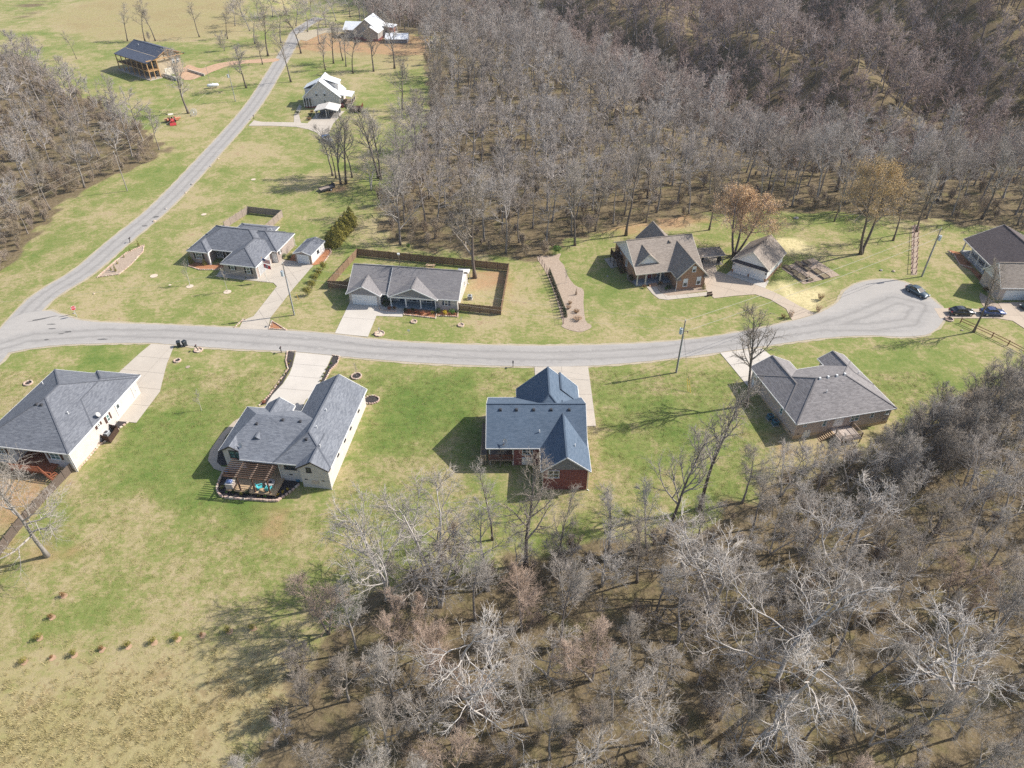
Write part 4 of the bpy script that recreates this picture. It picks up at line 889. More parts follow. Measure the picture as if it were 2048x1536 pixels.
h.roof(-.3, 4.1, -.3, 6.7, 'y', R_SLATE, .34, 2.45, 'gg', gmat=B_MIX, oh=.3); h.rect(0, 3.8, 0, .25, B_MIX, z1=2.45); h.rect(0, 3.8, .255, 6.4, S_WHITE, z1=2.45, z0=.35); h.rect(.01, 3.79, .26, 6.39, B_GREYW, z1=.36)
h.garage('S', 0, (1.9, 0), 2.6, 2.0, mat=BLIND); h.win('E', 3.8, (635.5, 503), w=.7, ht=.7, frame=BLACKSH)

# ---- grey gabled house with columned porch
h = House('gabled_house', (-10.5, 119.4), Y6, 'pale brick house with two grey front gables and a white-columned porch')
h.capmat = R_GREY
h.roof(-14.4, 0, 0, 11.7, 'x', R_GREY, .57, 2.7, 'gg', gmat=S_WHITE); h.roof(-22.8, -14.0, .5, 11.9, 'x', R_GREY, .55, 2.66, 'gg', gmat=S_GREY)
h.roof(-22.82, -15.7, -.5, 6, 'y', R_GREY, .56, 2.7, 'gn', gmat=S_GREY, oh=.35); h.roof(-14.1, -4.2, -.5, 6.5, 'y', R_GREY, .46, 2.705, 'gn', gmat=S_GREY, oh=.35)
h.wall([(-22.4, .1), (-16.1, .1), (-16.1, 2.2), (-13.8, 2.2), (-13.8, 2.0), (-4.5, 2.0), (-4.5, .3), (-.4, .3), (-.4, 11.3), (-22.4, 11.3)], B_GREYW, 2.7)
MB().box(-13.9, -4.5, -.25, .02, 2.35, 2.69).obj('porch_beam', WHITE, h.o); h.rect(-13.9, -4.5, -.2, 2.0, concrete('porch_floor_paint', (.22, .27, .30)), z1=.32, name='porch_floor')
for x in (-13.75, -10.7, -7.7, -4.65): h.column(x, -.1, .3, 2.4, WHITE, .2)
h.garage('S', .1, (-19.25, .1), 4.85, 2.15); h.win('S', .3, (892.5, 606), w=.6, ht=.95, shut=NAVYSH); h.win('S', 2.2, (773, 591), w=.55, ht=1.2, shut=NAVYSH, gl=GLASS_T)
h.win('S', 2.0, (829, 598), w=1.0, ht=1.0, shut=NAVYSH); h.win('S', 2.0, (858, 600), w=1.0, ht=1.0, shut=NAVYSH); h.door('S', 2.0, (804, 599), mat=NAVYSH)
h.win('E', -.4, (929, 566), w=.7, ht=1.0); h.spout(-16.0, -.1, 2.6, 0, (.15, -.2)); h.spout(-.35, .2, 2.6, 0, (.1, -.25)); h.spout(-.3, 11.0, 2.6, 0, (.3, -.1))
MB().box(-2.6, -.1, 11.3, 13.2, 2.2, 2.32).obj('back_porch_roof', WHITE, h.o)
for x in (-2.5, -.2): h.column(x, 13.1, -.1, 2.2, WHITE, .12)
# ---- tan brick gabled house, garage, gazebo
h = House('brick_house', (33.4, 128.3), Y7, 'tan brick house with steep brown gables, dormer and shaded front porch')
h.capmat = R_BROWN
h.roof(-7.4, 7.3, 2.2, 17.0, 'x', R_BROWN, .555, 3.0, 'gg', gmat=S_WHITE, trim=CREAM); h.roof(.2, 7.1, -1.1, 9, 'y', R_BROWN, 1.0, 3.0, 'gn', gmat=B_TAN, trim=CREAM)
h.roof(-6.55, -1.85, 4.0, 10, 'y', R_BROWN, .94, 4.2, 'gn', gmat=S_WHITE, trim=CREAM, oh=.25); h.roof(-1.9, 5.5, 8, 18.0, 'y', R_BROWN, .97, 3.05, 'ng', gmat=B_TAN, trim=CREAM)
h.wall([(-7.0, 4.6), (.6, 4.6), (.6, -.7), (6.7, -.7), (6.7, 16.6), (-7.0, 16.6)], B_TAN, 3.0)
MB().box(-7.05, .5, 2.5, 2.7, 2.6, 2.98).obj('porch_beam', CREAM, h.o); h.rect(-7.05, .55, 2.5, 4.6, concrete('porch_slab_grey', (.27, .29, .32)), z1=.4, name='porch_floor')
for x in (-6.85, -5.0, -1.8): h.column(x, 2.65, .3, 2.7, CREAM, .22)
h.win('S', 4.6, (1321, 548), w=.75, ht=1.4, units=2); h.win('S', -.7, (1370.5, 565), w=.85, ht=1.65, top=BLIND); h.win('S', -.7, (1397, 561), w=.85, ht=1.65, top=BLIND); h.win('S', -.7, (1388.5, 538), w=.7, ht=1.15, top=BLIND)
h.win('W', -7.0, (1241.5, 511), w=.7, ht=1.2); h.win('W', -7.0, (1253.5, 526), w=.7, ht=1.2)
h.door('S', 4.6, at=(-3.4, 4.6, 1.3), mat=REDSH); MB().hull8([(-4.3, 1.2, -.1), (-2.5, 1.2, -.1), (-2.5, 2.55, -.1), (-4.3, 2.55, -.1)], [(-4.3, 1.9, .2), (-2.5, 1.9, .2), (-2.5, 2.55, .36), (-4.3, 2.55, .36)]).obj('porch_steps', B_TAN, h.o)
MB().hull8([(6.1, -1.35, 2.55), (7.3, -1.35, 2.55), (7.3, -.6, 2.55), (6.1, -.6, 2.55)], [(6.3, -1.0, 3.0), (7.2, -1.0, 3.0), (7.2, -.6, 3.3), (6.3, -.6, 3.3)]).obj('eave_return', R_BROWN, h.o); MB().hull8([(-.0, -1.35, 2.55), (1.2, -1.35, 2.55), (1.2, -.6, 2.55), (.0, -.6, 2.55)], [(.1, -1.0, 3.0), (1.0, -1.0, 3.0), (1.0, -.6, 3.3), (.1, -.6, 3.3)]).obj('eave_return', R_BROWN, h.o)
h.deck(-9.1, -7.05, 11.4, 14.0, 2.2, DARKW); h.rail([(-9.0, 11.5), (-9.0, 13.9), (-7.1, 13.9)], 2.2, DARKW); h.stairs((-8.2, 11.3, 2.2), (-7.8, 8.2, .1), 1.2, 10, DARKW); h.spout(.45, -.8, 2.8, 0, (-.1, -.3))
h = House('detached_garage', (47.0, 135.4), YG, 'white detached garage with brown roof and two pale roll-up doors', 'garage')
h.roof(0, 8.3, 0, 10.0, 'y', R_BROWN, .75, 3.0, 'gg', gmat=S_WHITE, trim=CREAM, oh=.35); h.rect(.35, 7.95, .35, 9.65, S_WHITE, z1=3.0, z0=.75); h.rect(.33, 7.97, .33, 9.67, B_TAN, z1=.76)
MB().hull8([(.2, -.35, 2.75), (8.1, -.35, 2.75), (8.1, .4, 2.85), (.2, .4, 2.85)], [(.2, -.3, 2.85), (8.1, -.3, 2.85), (8.1, .4, 3.25), (.2, .4, 3.25)]).obj('pent_roof', R_DARKB, h.o)
for x in (2.35, 5.95): h.garage('S', .33, (x, .33), 2.9, 2.35)
for x in (.62, 7.68): MB().box(x - .1, x + .1, .12, .33, 1.8, 2.15).obj('wall_lantern', VENT, h.o)
h.win('E', 7.95, (1554, 527), w=.6, ht=.9)
h = House('gazebo', (41.1, 137.8), R(8.2), 'small open gazebo with shingled roof and white posts between house and garage', 'gazebo')
h.roof(-.25, 5.45, -.25, 3.55, 'x', R_BROWN, .36, 2.5, 'hh', trim=CREAM)
for x in (.05, 5.15):
    for y in (.1, 3.2): h.column(x, y, -.05, 2.5, CREAM, .16, 'post')
h.rect(-.1, 5.3, -.1, 3.4, CONC, z1=.14, name='floor_slab')
# ---- porch house at the edge
h = House('porch_house', (101.0, 132.7), Y8, 'white house with dark brown roof and a long white-columned porch')
h.roof(0, 15, -3, 12.2, 'y', R_DARKB, .48, 3.0, 'ng', gmat=S_WHITE); h.roof(-2.5, 14, -9.2, -1.5, 'x', R_BROWN, .95, 3.02, 'gn', gmat=S_WHITE, oh=.3); h.roof(3.6, 9.6, -10.2, -4, 'y', R_BROWN, .6, 3.03, 'gn', gmat=S_WHITE, oh=.4)
h.rect(2.6, 14.6, -2.6, 11.8, S_WHITE, z1=3.0); h.rect(-2.15, 13.6, -8.85, -1.9, B_TAUPE, z1=3.0); h.rect(4, 9.2, -9.8, -8.8, B_TAUPE, z1=3.02); h.rect(.2, 2.65, -2.4, 11.8, concrete('porch_slab_pale', (.40, .40, .40)), z1=.35, name='porch_floor')
for y in (11.5, 8.3, 5.2, 2.2, -.4): h.column(.4, y, .3, 2.9, WHITE, .24)
h.rail([(.45, 8.2), (.45, 5.3)], .35, WHITE, .8); h.rail([(.45, 5.1), (.45, 2.3)], .35, WHITE, .8)
h.win('W', 2.6, at=(2.6, 6.8, 1.6), w=.8, ht=1.5, units=2); h.door('W', 2.6, at=(2.6, 3.6, 1.4), mat=NAVYSH); h.win('W', -2.2, (1995.5, 541), w=.5, ht=.9, shut=REDSH, top=BLIND); h.garage('S', -8.85, (1.3, -8.85), 4.4, 2.1)
# ---- white-roofed house with carport
h = House('metal_roof_house', (-64, 246), 0, 'tall grey-sided house with bright white metal roof and side porch')
h.roof(-6.3, 6.5, 0, 10.2, 'y', M_WHITE, .83, 3.5, 'gg', gmat=S_LGREY, oh=.35, cap=False); h.rect(-5.9, 6.1, .35, 9.85, S_LGREY, z1=3.5); h.rect(-5.95, 6.15, .33, 9.88, B_RED, z1=.55)
def shed(h, x0, x1, y0, y1, za, zb, mat, trim=None, axis='x'):
    """single slope: za at the x0 (or y0) side, zb at the other"""
    P = [(x0, y0, za), (x1, y0, zb), (x1, y1, zb), (x0, y1, za)] if axis == 'x' else [(x0, y0, za), (x1, y0, za), (x1, y1, zb), (x0, y1, zb)]
    h.slab('roof', P, mat, (0, 1, 0) if axis == 'x' else (1, 0, 0)).obj('roof', mat, h.o)
shed(h, .6, 5.6, 3.6, 8.6, 8.55, 6.9, M_WHITE); h.rect(1.2, 5.3, 3.9, 8.3, S_LGREY, z1=6.9, z0=4.0, name='dormer_wall'); shed(h, -6.2, -1.5, 2.6, 8.4, 5.6, 7.6, M_WHITE); h.rect(-5.9, -2, 2.9, 8.1, S_LGREY, z1=5.5, z0=3.4, name='dormer_wall')
shed(h, 6.0, 10.0, 1.2, 7.2, 4.0, 3.4, M_WHITE); h.deck(6.2, 9.9, 1.3, 7.0, 1.0, DECKW)
for x, y in ((9.8, 1.4), (9.8, 4.2), (9.8, 6.9), (6.4, 1.4)): h.column(x, y, .8, 3.4, WHITE, .18)
h.rail([(6.4, 1.35), (9.8, 1.35), (9.8, 6.9)], 1.0, DARKW); h.deck(10.1, 13.8, -4.6, .2, .8, DARKW); h.rail([(13.7, -4.5), (13.7, 0)], .8, REDWOOD); h.stairs((9.2, 1.1, 1.0), (9.2, -1.6, 0), 1.4, 6, CREAM)
h.win('S', .35, (632.5, 187.5), w=.8, ht=1.5, top=BLIND); h.win('S', .35, (649, 187.5), w=.8, ht=1.5, top=BLIND); h.win('S', .35, (650, 203), w=.6, ht=.9)
p_ = MB(); p_.box(-6.0, -3.4, .0, .33, .9, 3.1); p_.obj('porch_screen', GLASS, h.o)
for x in (-6.0, -5.2, -4.3, -3.4): h.column(x, -.05, .5, 3.3, WHITE, .14)
h.door('E', 6.1, at=(6.1, 4.0, 2.1)); MB().box(6.2, 6.9, .2, 1.2, 0, 1.2).obj('cellar_box', REDSH, h.o)
h = House('carport', (-64, 246), 0, 'pale metal carport with lattice front before the white-roofed house', 'carport')
h.roof(-.2, 7.3, -10.6, -4.2, 'y', metal_roof('pale_metal_roof', (.62, .58, .52)), .22, 2.5, 'gg', cap=False, oh=.1)
for x in (.1, 3.5, 7.0):
    for y in (-10.3, -7.4, -4.5): h.column(x, y, -.1, 2.6, WHITE, .12, 'post')
MB().box(.1, 7.0, -4.7, -4.6, 0, 2.4).obj('back_panel', S_GREY, h.o); MB().box(.08, .14, -10.3, -4.5, 1.4, 2.5).obj('side_panel', S_GREY, h.o); h.rect(.3, 6.8, -10.2, -4.8, paint('grey_gravel_floor', (.2, .19, .18)), z1=.09, z0=-.2, name='floor_slab')
# ---- farthest white-roofed house
h = House('metal_roof_house', (-64, 339), R(-8), 'farthest taupe house with white metal roof and red porch wall')
h.roof(-6.6, 6.2, .8, 14, 'y', M_WHITE, .75, 3.5, 'gg', gmat=S_TAUPE, cap=False); h.roof(-1.3, 6.1, -1.6, 8, 'y', M_WHITE, .64, 3.5, 'gn', gmat=S_TAUPE, cap=False); h.roof(-11.5, -3, 3, 13, 'x', M_WHITE, .5, 3.4, 'gn', gmat=S_TAUPE, cap=False)
h.rect(-6.2, 5.8, 1.2, 13.6, S_TAUPE, z1=3.5); h.rect(-.9, 5.7, -1.2, 1.2, S_TAUPE, z1=3.5); h.rect(-6.25, 5.85, 1.15, 13.6, B_RED, z1=.9); h.rect(-.95, 5.75, -1.25, 1.2, B_RED, z1=.95); h.rect(-11, -6, 3.4, 12.6, S_TAUPE, z1=3.4)
shed(h, 5.6, 10.6, 7, 13.5, 4.6, 4.0, M_WHITE); h.rect(6.0, 9.6, 11, 13, paint('red_porch_wall', (.42, .08, .045)), z1=4.0, z0=1.2, name='porch_wall'); h.rect(5.9, 10.4, 7.3, 13.2, S_WHITE, z1=1.3, name='porch_base')
for y in (7.3, 13.2): h.column(10.3, y, 1.2, 4.0, WHITE, .2)
h.win('S', -1.2, at=(2.4, -1.2, .6), w=.7, ht=.5, units=2)
h = House('long_shed', (-55.2, 333.6), 0, 'long low open shed with white front roof slope beside the farthest house', 'shed')
h.slab('r', [(0, 0, 1.7), (10, 0, 1.7), (10, 4.6, 3.2), (0, 4.6, 3.2)], M_WHITE, (1, 0, 0)).obj('roof', M_WHITE, h.o); h.slab('r', [(0, 8.6, 2.0), (10, 8.6, 2.0), (10, 4.62, 3.19), (0, 4.62, 3.19)], R_DARKB, (1, 0, 0)).obj('roof', R_DARKB, h.o); h.rect(.3, 9.7, .3, 8.3, S_GREY, z1=1.75)
# ---- two-storey timber porch house
h = House('porch_house', (-134.8, 278.2), Y11, 'two-storey stone house with navy roof and tall golden timber porch')
h.roof(-23.2, 0, 5.0, 14.6, 'x', R_NAVY, .5, 7.3, 'gg', gmat=TIMBER, trim=TIMBER, oh=1.2, rc=9.2, rz=9.35); h.slab('r', [(-23.3, -.1, 5.95), (.1, -.1, 5.95), (.1, 5.05, 7.32), (-23.3, 5.05, 7.32)], R_NAVY, (1, 0, 0)).obj('roof', R_NAVY, h.o)
h.slab('r', [(.1, 16.4, 6.5), (-23.3, 16.4, 6.5), (-23.3, 14.55, 7.32), (.1, 14.55, 7.32)], R_NAVY, (1, 0, 0)).obj('roof', R_NAVY, h.o)
h.rect(-22.6, -1.2, 4.6, 14.2, STONEW, z1=7.25); h.rect(-23.2, .3, -.6, 4.6, CONC, z1=.25, name='porch_floor'); h.deck(-23.0, -.2, .1, 4.5, 3.1, TIMBER, posts=False); h.rail([(-22.9, .2)] + [(-22.9 + 3.77 * i, .2) for i in range(1, 7)], 3.1, DARKW, .95, .25)
for i in range(7): h.column(-22.9 + 3.77 * i, .2, .2, 5.9, TIMBER, .28, 'post')
for y in (2.2, 4.2): h.column(-.3, y, .2, 6.3, TIMBER, .28, 'post')
MB().box(-23.1, -.1, .1, .35, 5.55, 5.85).box(-.42, -.15, .2, 15.8, 6.35, 6.65).obj('beam', TIMBER, h.o); MB().bar((-.25, 4, 6.6), (-.25, 9.2, 9.1), .2, .25).bar((-.25, 14.4, 7.0), (-.25, 9.2, 9.1), .2, .25).bar((-.25, 9.2, 6.6), (-.25, 9.2, 9.0), .2, .2).obj('truss', TIMBER, h.o)
for i in range(5):
    for z in (1.5, 4.5): h.win('S', 4.6, at=(-20.5 + i * 4.2, 4.6, z), w=1.0, ht=1.7, units=2)
h.win('E', -1.2, at=(-1.2, 11.2, 4.6), w=.8, ht=1.5, top=BLIND); h.win('E', -1.2, at=(-1.2, 13.0, 4.6), w=.8, ht=1.5, top=BLIND); h.garage('E', -1.2, (-1.2, 8.5), 3.0, 2.3, mat=CREAM)
MB().box(-.9, 8.0, 5.6, 5.95, -.2, 1.3).obj('retaining_wall', B_PALE, h.o); MB().box(-.9, 10.5, 15.6, 15.95, -.2, .8).obj('retaining_wall', CONC3, h.o); h.pipes([(277, 90)])

# ================================================================ PROPS
def ground_pt(px, py, dz=0): x, y = G(px, py); return (x, y, T(x, y) + dz)
def yaw_px(a, b): p, q = G(*a), G(*b); return math.atan2(q[1] - p[1], q[0] - p[0])
# ---- pergola patio (own things on the deck beside the white brick house)
def pl(x, y): return (PERG.org[0] + x * PERG.ca - y * PERG.sa, PERG.org[1] + x * PERG.sa + y * PERG.ca)
PZ = -.62
PERG.deck(-15.6, -7.9, -2.35, 3.5, PZ, DECKN, 'x', .19)
e = empty('pergola', (*pl(0, 0), PZ), Y2, 'dark timber pergola with slatted top over the deck of the white brick house', 'pergola')
PD = wood('pergola_dark', (.105, .062, .045)); PLt = wood('pergola_pale', (.36, .27, .21))
for x in (-13.3, -11.05, -8.75): MB().box(x - .09, x + .09, -2.25, -2.07, 0, 3.0).obj('post', PD, e)
for x in (-13.3, -11.05, -8.75): MB().box(x - .07, x + .07, -2.5, .95, 3.0, 3.2).obj('beam', PLt, e)
raf = MB().box(-15.3, -8.1, -.035, .035, 0, .16).mesh('rafter', PD)
for i in range(9): link('rafter', raf, e, (0, -2.3 + i * .395, 3.205))
MB().box(-15.2, -8.3, -2.35, -2.23, 2.8, 2.98).obj('header', PD, e)
TEAL = paint('teal_paint', (.09, .46, .50), .5, .08)
def chair(x, y, rz):
    e = empty('adirondack_chair', (*pl(x, y), PZ + .02), Y2 + rz); s_ = MB()
    tag(e, 'teal slatted patio chair facing the round fire table', 'chair', 'teal patio chairs')
    MB().hull8([(-.3, -.3, .33), (.3, -.3, .33), (.3, .3, .22), (-.3, .3, .22)], [(-.3, -.3, .37), (.3, -.3, .37), (.3, .3, .26), (-.3, .3, .26)]).obj('seat', TEAL, e)
    for i in range(5): MB().hull8([(-.3 + i * .122, .26, .25), (-.19 + i * .122, .26, .25), (-.19 + i * .122, .30, .25), (-.3 + i * .122, .30, .25)], [(-.32 + i * .13, .5, .98), (-.2 + i * .13, .5, .98), (-.2 + i * .13, .54, .98), (-.32 + i * .13, .54, .98)]).obj('back_slat', TEAL, e)
    for s in (-1, 1):
        MB().box(s * .36 - .07, s * .36 + .07, -.38, .36, .55, .58).obj('armrest', TEAL, e)
        for y_ in (-.33, .25): MB().box(s * .34 - .035, s * .34 + .035, y_ - .04, y_ + .04, 0, .55).obj('leg', TEAL, e)
chair(-10.6, -1.45, R(115)); chair(-9.2, -1.6, R(180))
e = empty('fire_table', (*pl(-9.35, -.55), PZ), 0, 'round grey stone fire table on the pergola deck', 'fire table')
FT = paint('grey_stone_table', (.36, .33, .31), .8); MB().disc((0, 0, .5), .72, 18, .08).obj('table_top', FT, e); MB().disc((0, 0, 0), .5, 14, .5).obj('base', FT, e); MB().disc((0, 0, .58), .28, 12, .02).obj('burner', VENT, e)
e = empty('grill_island', (*pl(-15.1, -1.6), PZ), Y2, 'tan grill island with covered blue grill at the end of the deck', 'grill')
MB().box(-.55, .55, -.5, .5, 0, .85).obj('cabinet', B_TAUPE, e); MB().box(-.62, .62, -.56, .56, .85, .92).obj('counter', CONC3, e); MB().loft([[(-.4, -.3, .93), (.4, -.3, .93), (.4, .3, .93), (-.4, .3, .93)], [(-.38, -.28, 1.2), (.38, -.28, 1.2), (.38, .28, 1.2), (-.38, .28, 1.2)], [(-.25, -.15, 1.35), (.25, -.15, 1.35), (.25, .15, 1.35), (-.25, .15, 1.35)]]).obj('grill_hood', paint('blue_grill', (.16, .22, .42), .35, .1, 2, .5), e)
e = empty('patio_box', (*pl(-9.9, -1.9), PZ), Y2 + .2, 'small tan side table between the two teal patio chairs', 'side table'); MB().box(-.25, .25, -.25, .25, .36, .42).obj('table_top', DECKN, e)
for x in (-.2, .2):
    for y in (-.2, .2): MB().box(x - .03, x + .03, y - .03, y + .03, 0, .36).obj('leg', DECKN, e)
for px, py, lb in [(454.5, 946, 'blue glazed pot at the path corner of the pergola bed'), (597, 963, 'blue glazed pot against the wall by the mulch bed')]:
    p = ground_pt(px, py); tag(MB().loft([[(math.cos(a) * r, math.sin(a) * r, z) for a in [2 * math.pi * i / 12 for i in range(12)]] for z, r in ((0, .18), (.25, .3), (.45, .27), (.5, .31), (.48, .24))]).obj('flower_pot', paint('blue_glaze', (.03, .16, .26), .25, .2, 3, .6), None, loc=p), lb, 'flower pot')

# ---- wooden fences: posts, rails and picket panels
def picket_panel(mat, L, ht, seed):
    rr = random.Random(seed); mb = MB(); n = int(L / .145)
    for i in range(n):
        x = i * L / n; d = rr.uniform(-.01, .01); mb.box(x + .006, x + L / n - .006, -.012 + d, .012 + d, .04, ht + rr.uniform(-.03, .02))
    for z in (.35, ht - .3): mb.box(0, L, .014, .05, z - .045, z + .045)
    return mb.mesh('picket_panel', mat)
def fence(label, P, mat, ht=1.8, flip=False, pmat=None, gap=None):
    e = empty('wooden_fence', (P[0][0], P[0][1], T(*P[0])), 0, label, 'fence'); post = MB().box(-.06, .06, -.06, .06, -.3, ht + .12).mesh('post', pmat or mat)
    for a, b in zip(P[:-1], P[1:]):
        L = math.dist(a, b); n = max(1, round(L / 2.4)); w = L / n; pans = [picket_panel(mat, w - .12, ht, k) for k in range(2)]; an = math.atan2(b[1] - a[1], b[0] - a[0])
        for i in range(n):
            x, y = a[0] + (b[0] - a[0]) * i / n, a[1] + (b[1] - a[1]) * i / n; x2, y2 = a[0] + (b[0] - a[0]) * (i + 1) / n, a[1] + (b[1] - a[1]) * (i + 1) / n
            z = min(T(x, y), T(x2, y2))
            link('post', post, e, (x - P[0][0], y - P[0][1], T(x, y) - T(*P[0])), (0, 0, an))
            o = link('picket_panel', pans[i % 2], e, (x + .06 * math.cos(an) - P[0][0], y + .06 * math.sin(an) - P[0][1], z - T(*P[0])), (0, math.atan2(T(x, y) - T(x2, y2), w), an))
            if flip: o.location = (x2 - .06 * math.cos(an) - P[0][0], y2 - .06 * math.sin(an) - P[0][1], z - T(*P[0])); o.rotation_euler = (0, 0, an + math.pi)
    link('post', post, e, (P[-1][0] - P[0][0], P[-1][1] - P[0][1], T(*P[-1]) - T(*P[0])))
    return e
fence('brown picket privacy fence around the backyard of the two-gabled house', [(-33.0, 128.2), (-38.3, 128.6), (-34.6, 142.6), (-.7, 135.8), (-2.2, 118.4), (-10.6, 119.9)], FENCEW)
fence('grey picket fence around the small back pen of the hip-roofed brick house', [(-68.6, 156.0), (-65.4, 164.6), (-56.4, 162.4), (-58.4, 154.0)], FENCEG)
fence('dark weathered picket fence running past the pale leaning tree', [G(150, 938), G(112, 978), G(75, 1018), G(35, 1065), G(0, 1112), G(-60, 1190)], wood('dark_fence_wood', (.135, .105, .085)), 1.7)
fence('dark lattice screen around the air conditioner of the grey hip-roofed house', [G(209, 856), G(238, 863), G(222, 886), G(192, 876)], DARKW, 1.25)
def ac(p, rz, label, mat):
    e = empty('air_conditioner', p, rz, label, 'air conditioner'); b = MB(); b.box(-.42, .42, -.42, .42, .08, .88); b.obj('cabinet', mat, e)
    for k in range(6): MB().box(-.435, .435, -.435, .435, .16 + k * .11, .19 + k * .11).obj('louvre', VENT, e)
    MB().disc((0, 0, .88), .34, 16, .02).obj('fan_grille', VENT, e); MB().box(-.55, .55, -.55, .55, 0, .07).obj('base_pad', CONC, e)
ACG = paint('ac_grey', (.42, .45, .47), .5)
ac(ground_pt(215, 872), Y1, 'pale air conditioner inside the dark lattice screen', ACG); ac(ground_pt(940, 598), Y6, 'grey air conditioner beside the white end wall of the two-gabled house', ACG)
ac((*[TAUPE.org[0] + a for a in (-2.0,)], TAUPE.org[1] + 5.2, T(42.4, 87.8)), Y4, 'dark teal air conditioner on the shaded side of the taupe brick house, by the wall', paint('ac_teal', (.07, .19, .24), .5)); ac((TAUPE.org[0] - 1.5, TAUPE.org[1] + 3.9, T(43, 86.5)), Y4, 'dark teal air conditioner on the shaded side of the taupe brick house, by the grass', paint('ac_teal', (.07, .19, .24), .5))
# ---- trellis with stakes, slim evergreens; split rail fence; vine rows
STAKE = wood('stake_wood', (.30, .19, .16))
A_, B_ = G(1079, 523), G(1127, 648); NP = 15
e = empty('wire_trellis', (*A_, 0), 0, 'line of brown stakes strung with wires beside the slim evergreens', 'trellis')
sm = MB().box(-.05, .05, -.05, .05, -.2, 1.5).mesh('stake', STAKE)
bend = lambda f: .9 * math.sin(f * math.pi)
TP = [(A_[0] + (B_[0] - A_[0]) * i / (NP - 1) + bend(i / (NP - 1)), A_[1] + (B_[1] - A_[1]) * i / (NP - 1)) for i in range(NP)]
for p in TP: link('stake', sm, e, (p[0] - A_[0], p[1] - A_[1], 0))
for z in (.8, 1.45):
    w_ = MB()
    for a, b in zip(TP[:-1], TP[1:]): w_.tube((a[0] - A_[0], a[1] - A_[1], z), (b[0] - A_[0], b[1] - A_[1], z), .014, .014, 4)
    w_.obj('wire', VENT, e)
RAILW = wood('rail_wood', (.24, .12, .075))
P = [G(1920, 646), G(1952, 661), G(1983, 675), G(2015, 691), G(2055, 712), G(2110, 742)]
e = empty('rail_fence', (*P[0], 0), 0, 'low brown two-rail fence along the lawn behind the parked cars', 'fence'); pm = MB().box(-.07, .07, -.07, .07, -.2, 1.15).mesh('post', RAILW)
for i, p in enumerate(P):
    if i != 1: link('post', pm, e, (p[0] - P[0][0], p[1] - P[0][1], 0))
P2 = [P[0]] + P[2:]
for a, b in zip(P2[:-1], P2[1:]):
    for z in (.5, 1.0): MB().bar((a[0] - P[0][0], a[1] - P[0][1], z), (b[0] - P[0][0], b[1] - P[0][1], z), .06, .12).obj('rail', RAILW, e)
bed(W([(1822, 550), (1834, 550), (1838, 448), (1824, 452)]), CHIPS, 'narrow bare strip under the vine rows by the turning circle')
for k, (a, b) in enumerate([((1822, 548), (1827, 458)), ((1831, 548), (1836, 446))]):
    p0, p1 = G(*a), G(*b); n = 11; e = empty('vine_row', (*p0, 0), 0, ['row of brown vine stakes with crossbars, the one facing the golden tree', 'row of brown vine stakes with crossbars, the one facing the porch house'][k], 'vine row', 'vine rows by the turning circle')
    for i in range(n):
        f = i / (n - 1); x, y = (p1[0] - p0[0]) * f, (p1[1] - p0[1]) * f; MB().box(x - .06, x + .06, y - .06, y + .06, -.1, 1.0 + .2 * ((i * 7) % 3)).obj('stake', STAKE, e)
        if i < n - 1: MB().bar((x, y, .75), ((p1[0] - p0[0]) * (i + 1) / (n - 1), (p1[1] - p0[1]) * (i + 1) / (n - 1), .75), .07, .07).obj('rail', STAKE, e)
# ---- raised garden beds
bed(W([(1562, 536), (1592, 526), (1627, 516), (1680, 551), (1640, 561), (1607, 569)]), CHIPS, 'wood chip square holding the raised garden boxes')
SOIL = paint('garden_soil', (.21, .165, .10), .95, .3, 4); gy_ = yaw_px((1587, 554), (1601, 564)); gb = 0
for px, py, L, w in [(1576, 538, 2.4, 1.1), (1588, 545, 2.4, 1.1), (1602, 556, 3.0, 1.9), (1617, 560, 1.4, 1.2), (1600, 531, 2.6, 1.0), (1612, 538, 2.4, 1.2), (1634, 545, 2.2, 1.5), (1647, 553, 2.2, 1.7), (1614, 527, 2.0, 1.0)]:
    p = ground_pt(px, py); gb += 1; e = empty('raised_bed', p, gy_, ['narrow plank garden box on the chip square corner beside the garage wall', 'narrow plank garden box beside the big soil-filled one', 'biggest plank garden box of bare soil on the chip square', 'small squarish garden box beside the biggest one', 'long plank garden box on the garage side of the chip square', 'plank garden box in the middle of the chip square', 'broad plank garden box towards the turning circle', 'broadest pale garden box at the turning circle corner', 'narrow garden box on the forest side of the chip square'][gb - 1], 'garden box', 'raised garden boxes')
    for (x0, x1, y0, y1) in ((-L / 2, L / 2, -w / 2, -w / 2 + .06), (-L / 2, L / 2, w / 2 - .06, w / 2), (-L / 2, -L / 2 + .06, -w / 2 + .06, w / 2 - .06), (L / 2 - .06, L / 2, -w / 2 + .06, w / 2 - .06)): MB().box(x0, x1, y0, y1, 0, .42).obj('plank', DECKW, e)
    MB().box(-L / 2 + .06, L / 2 - .06, -w / 2 + .06, w / 2 - .06, 0, .33).obj('soil', SOIL, e)
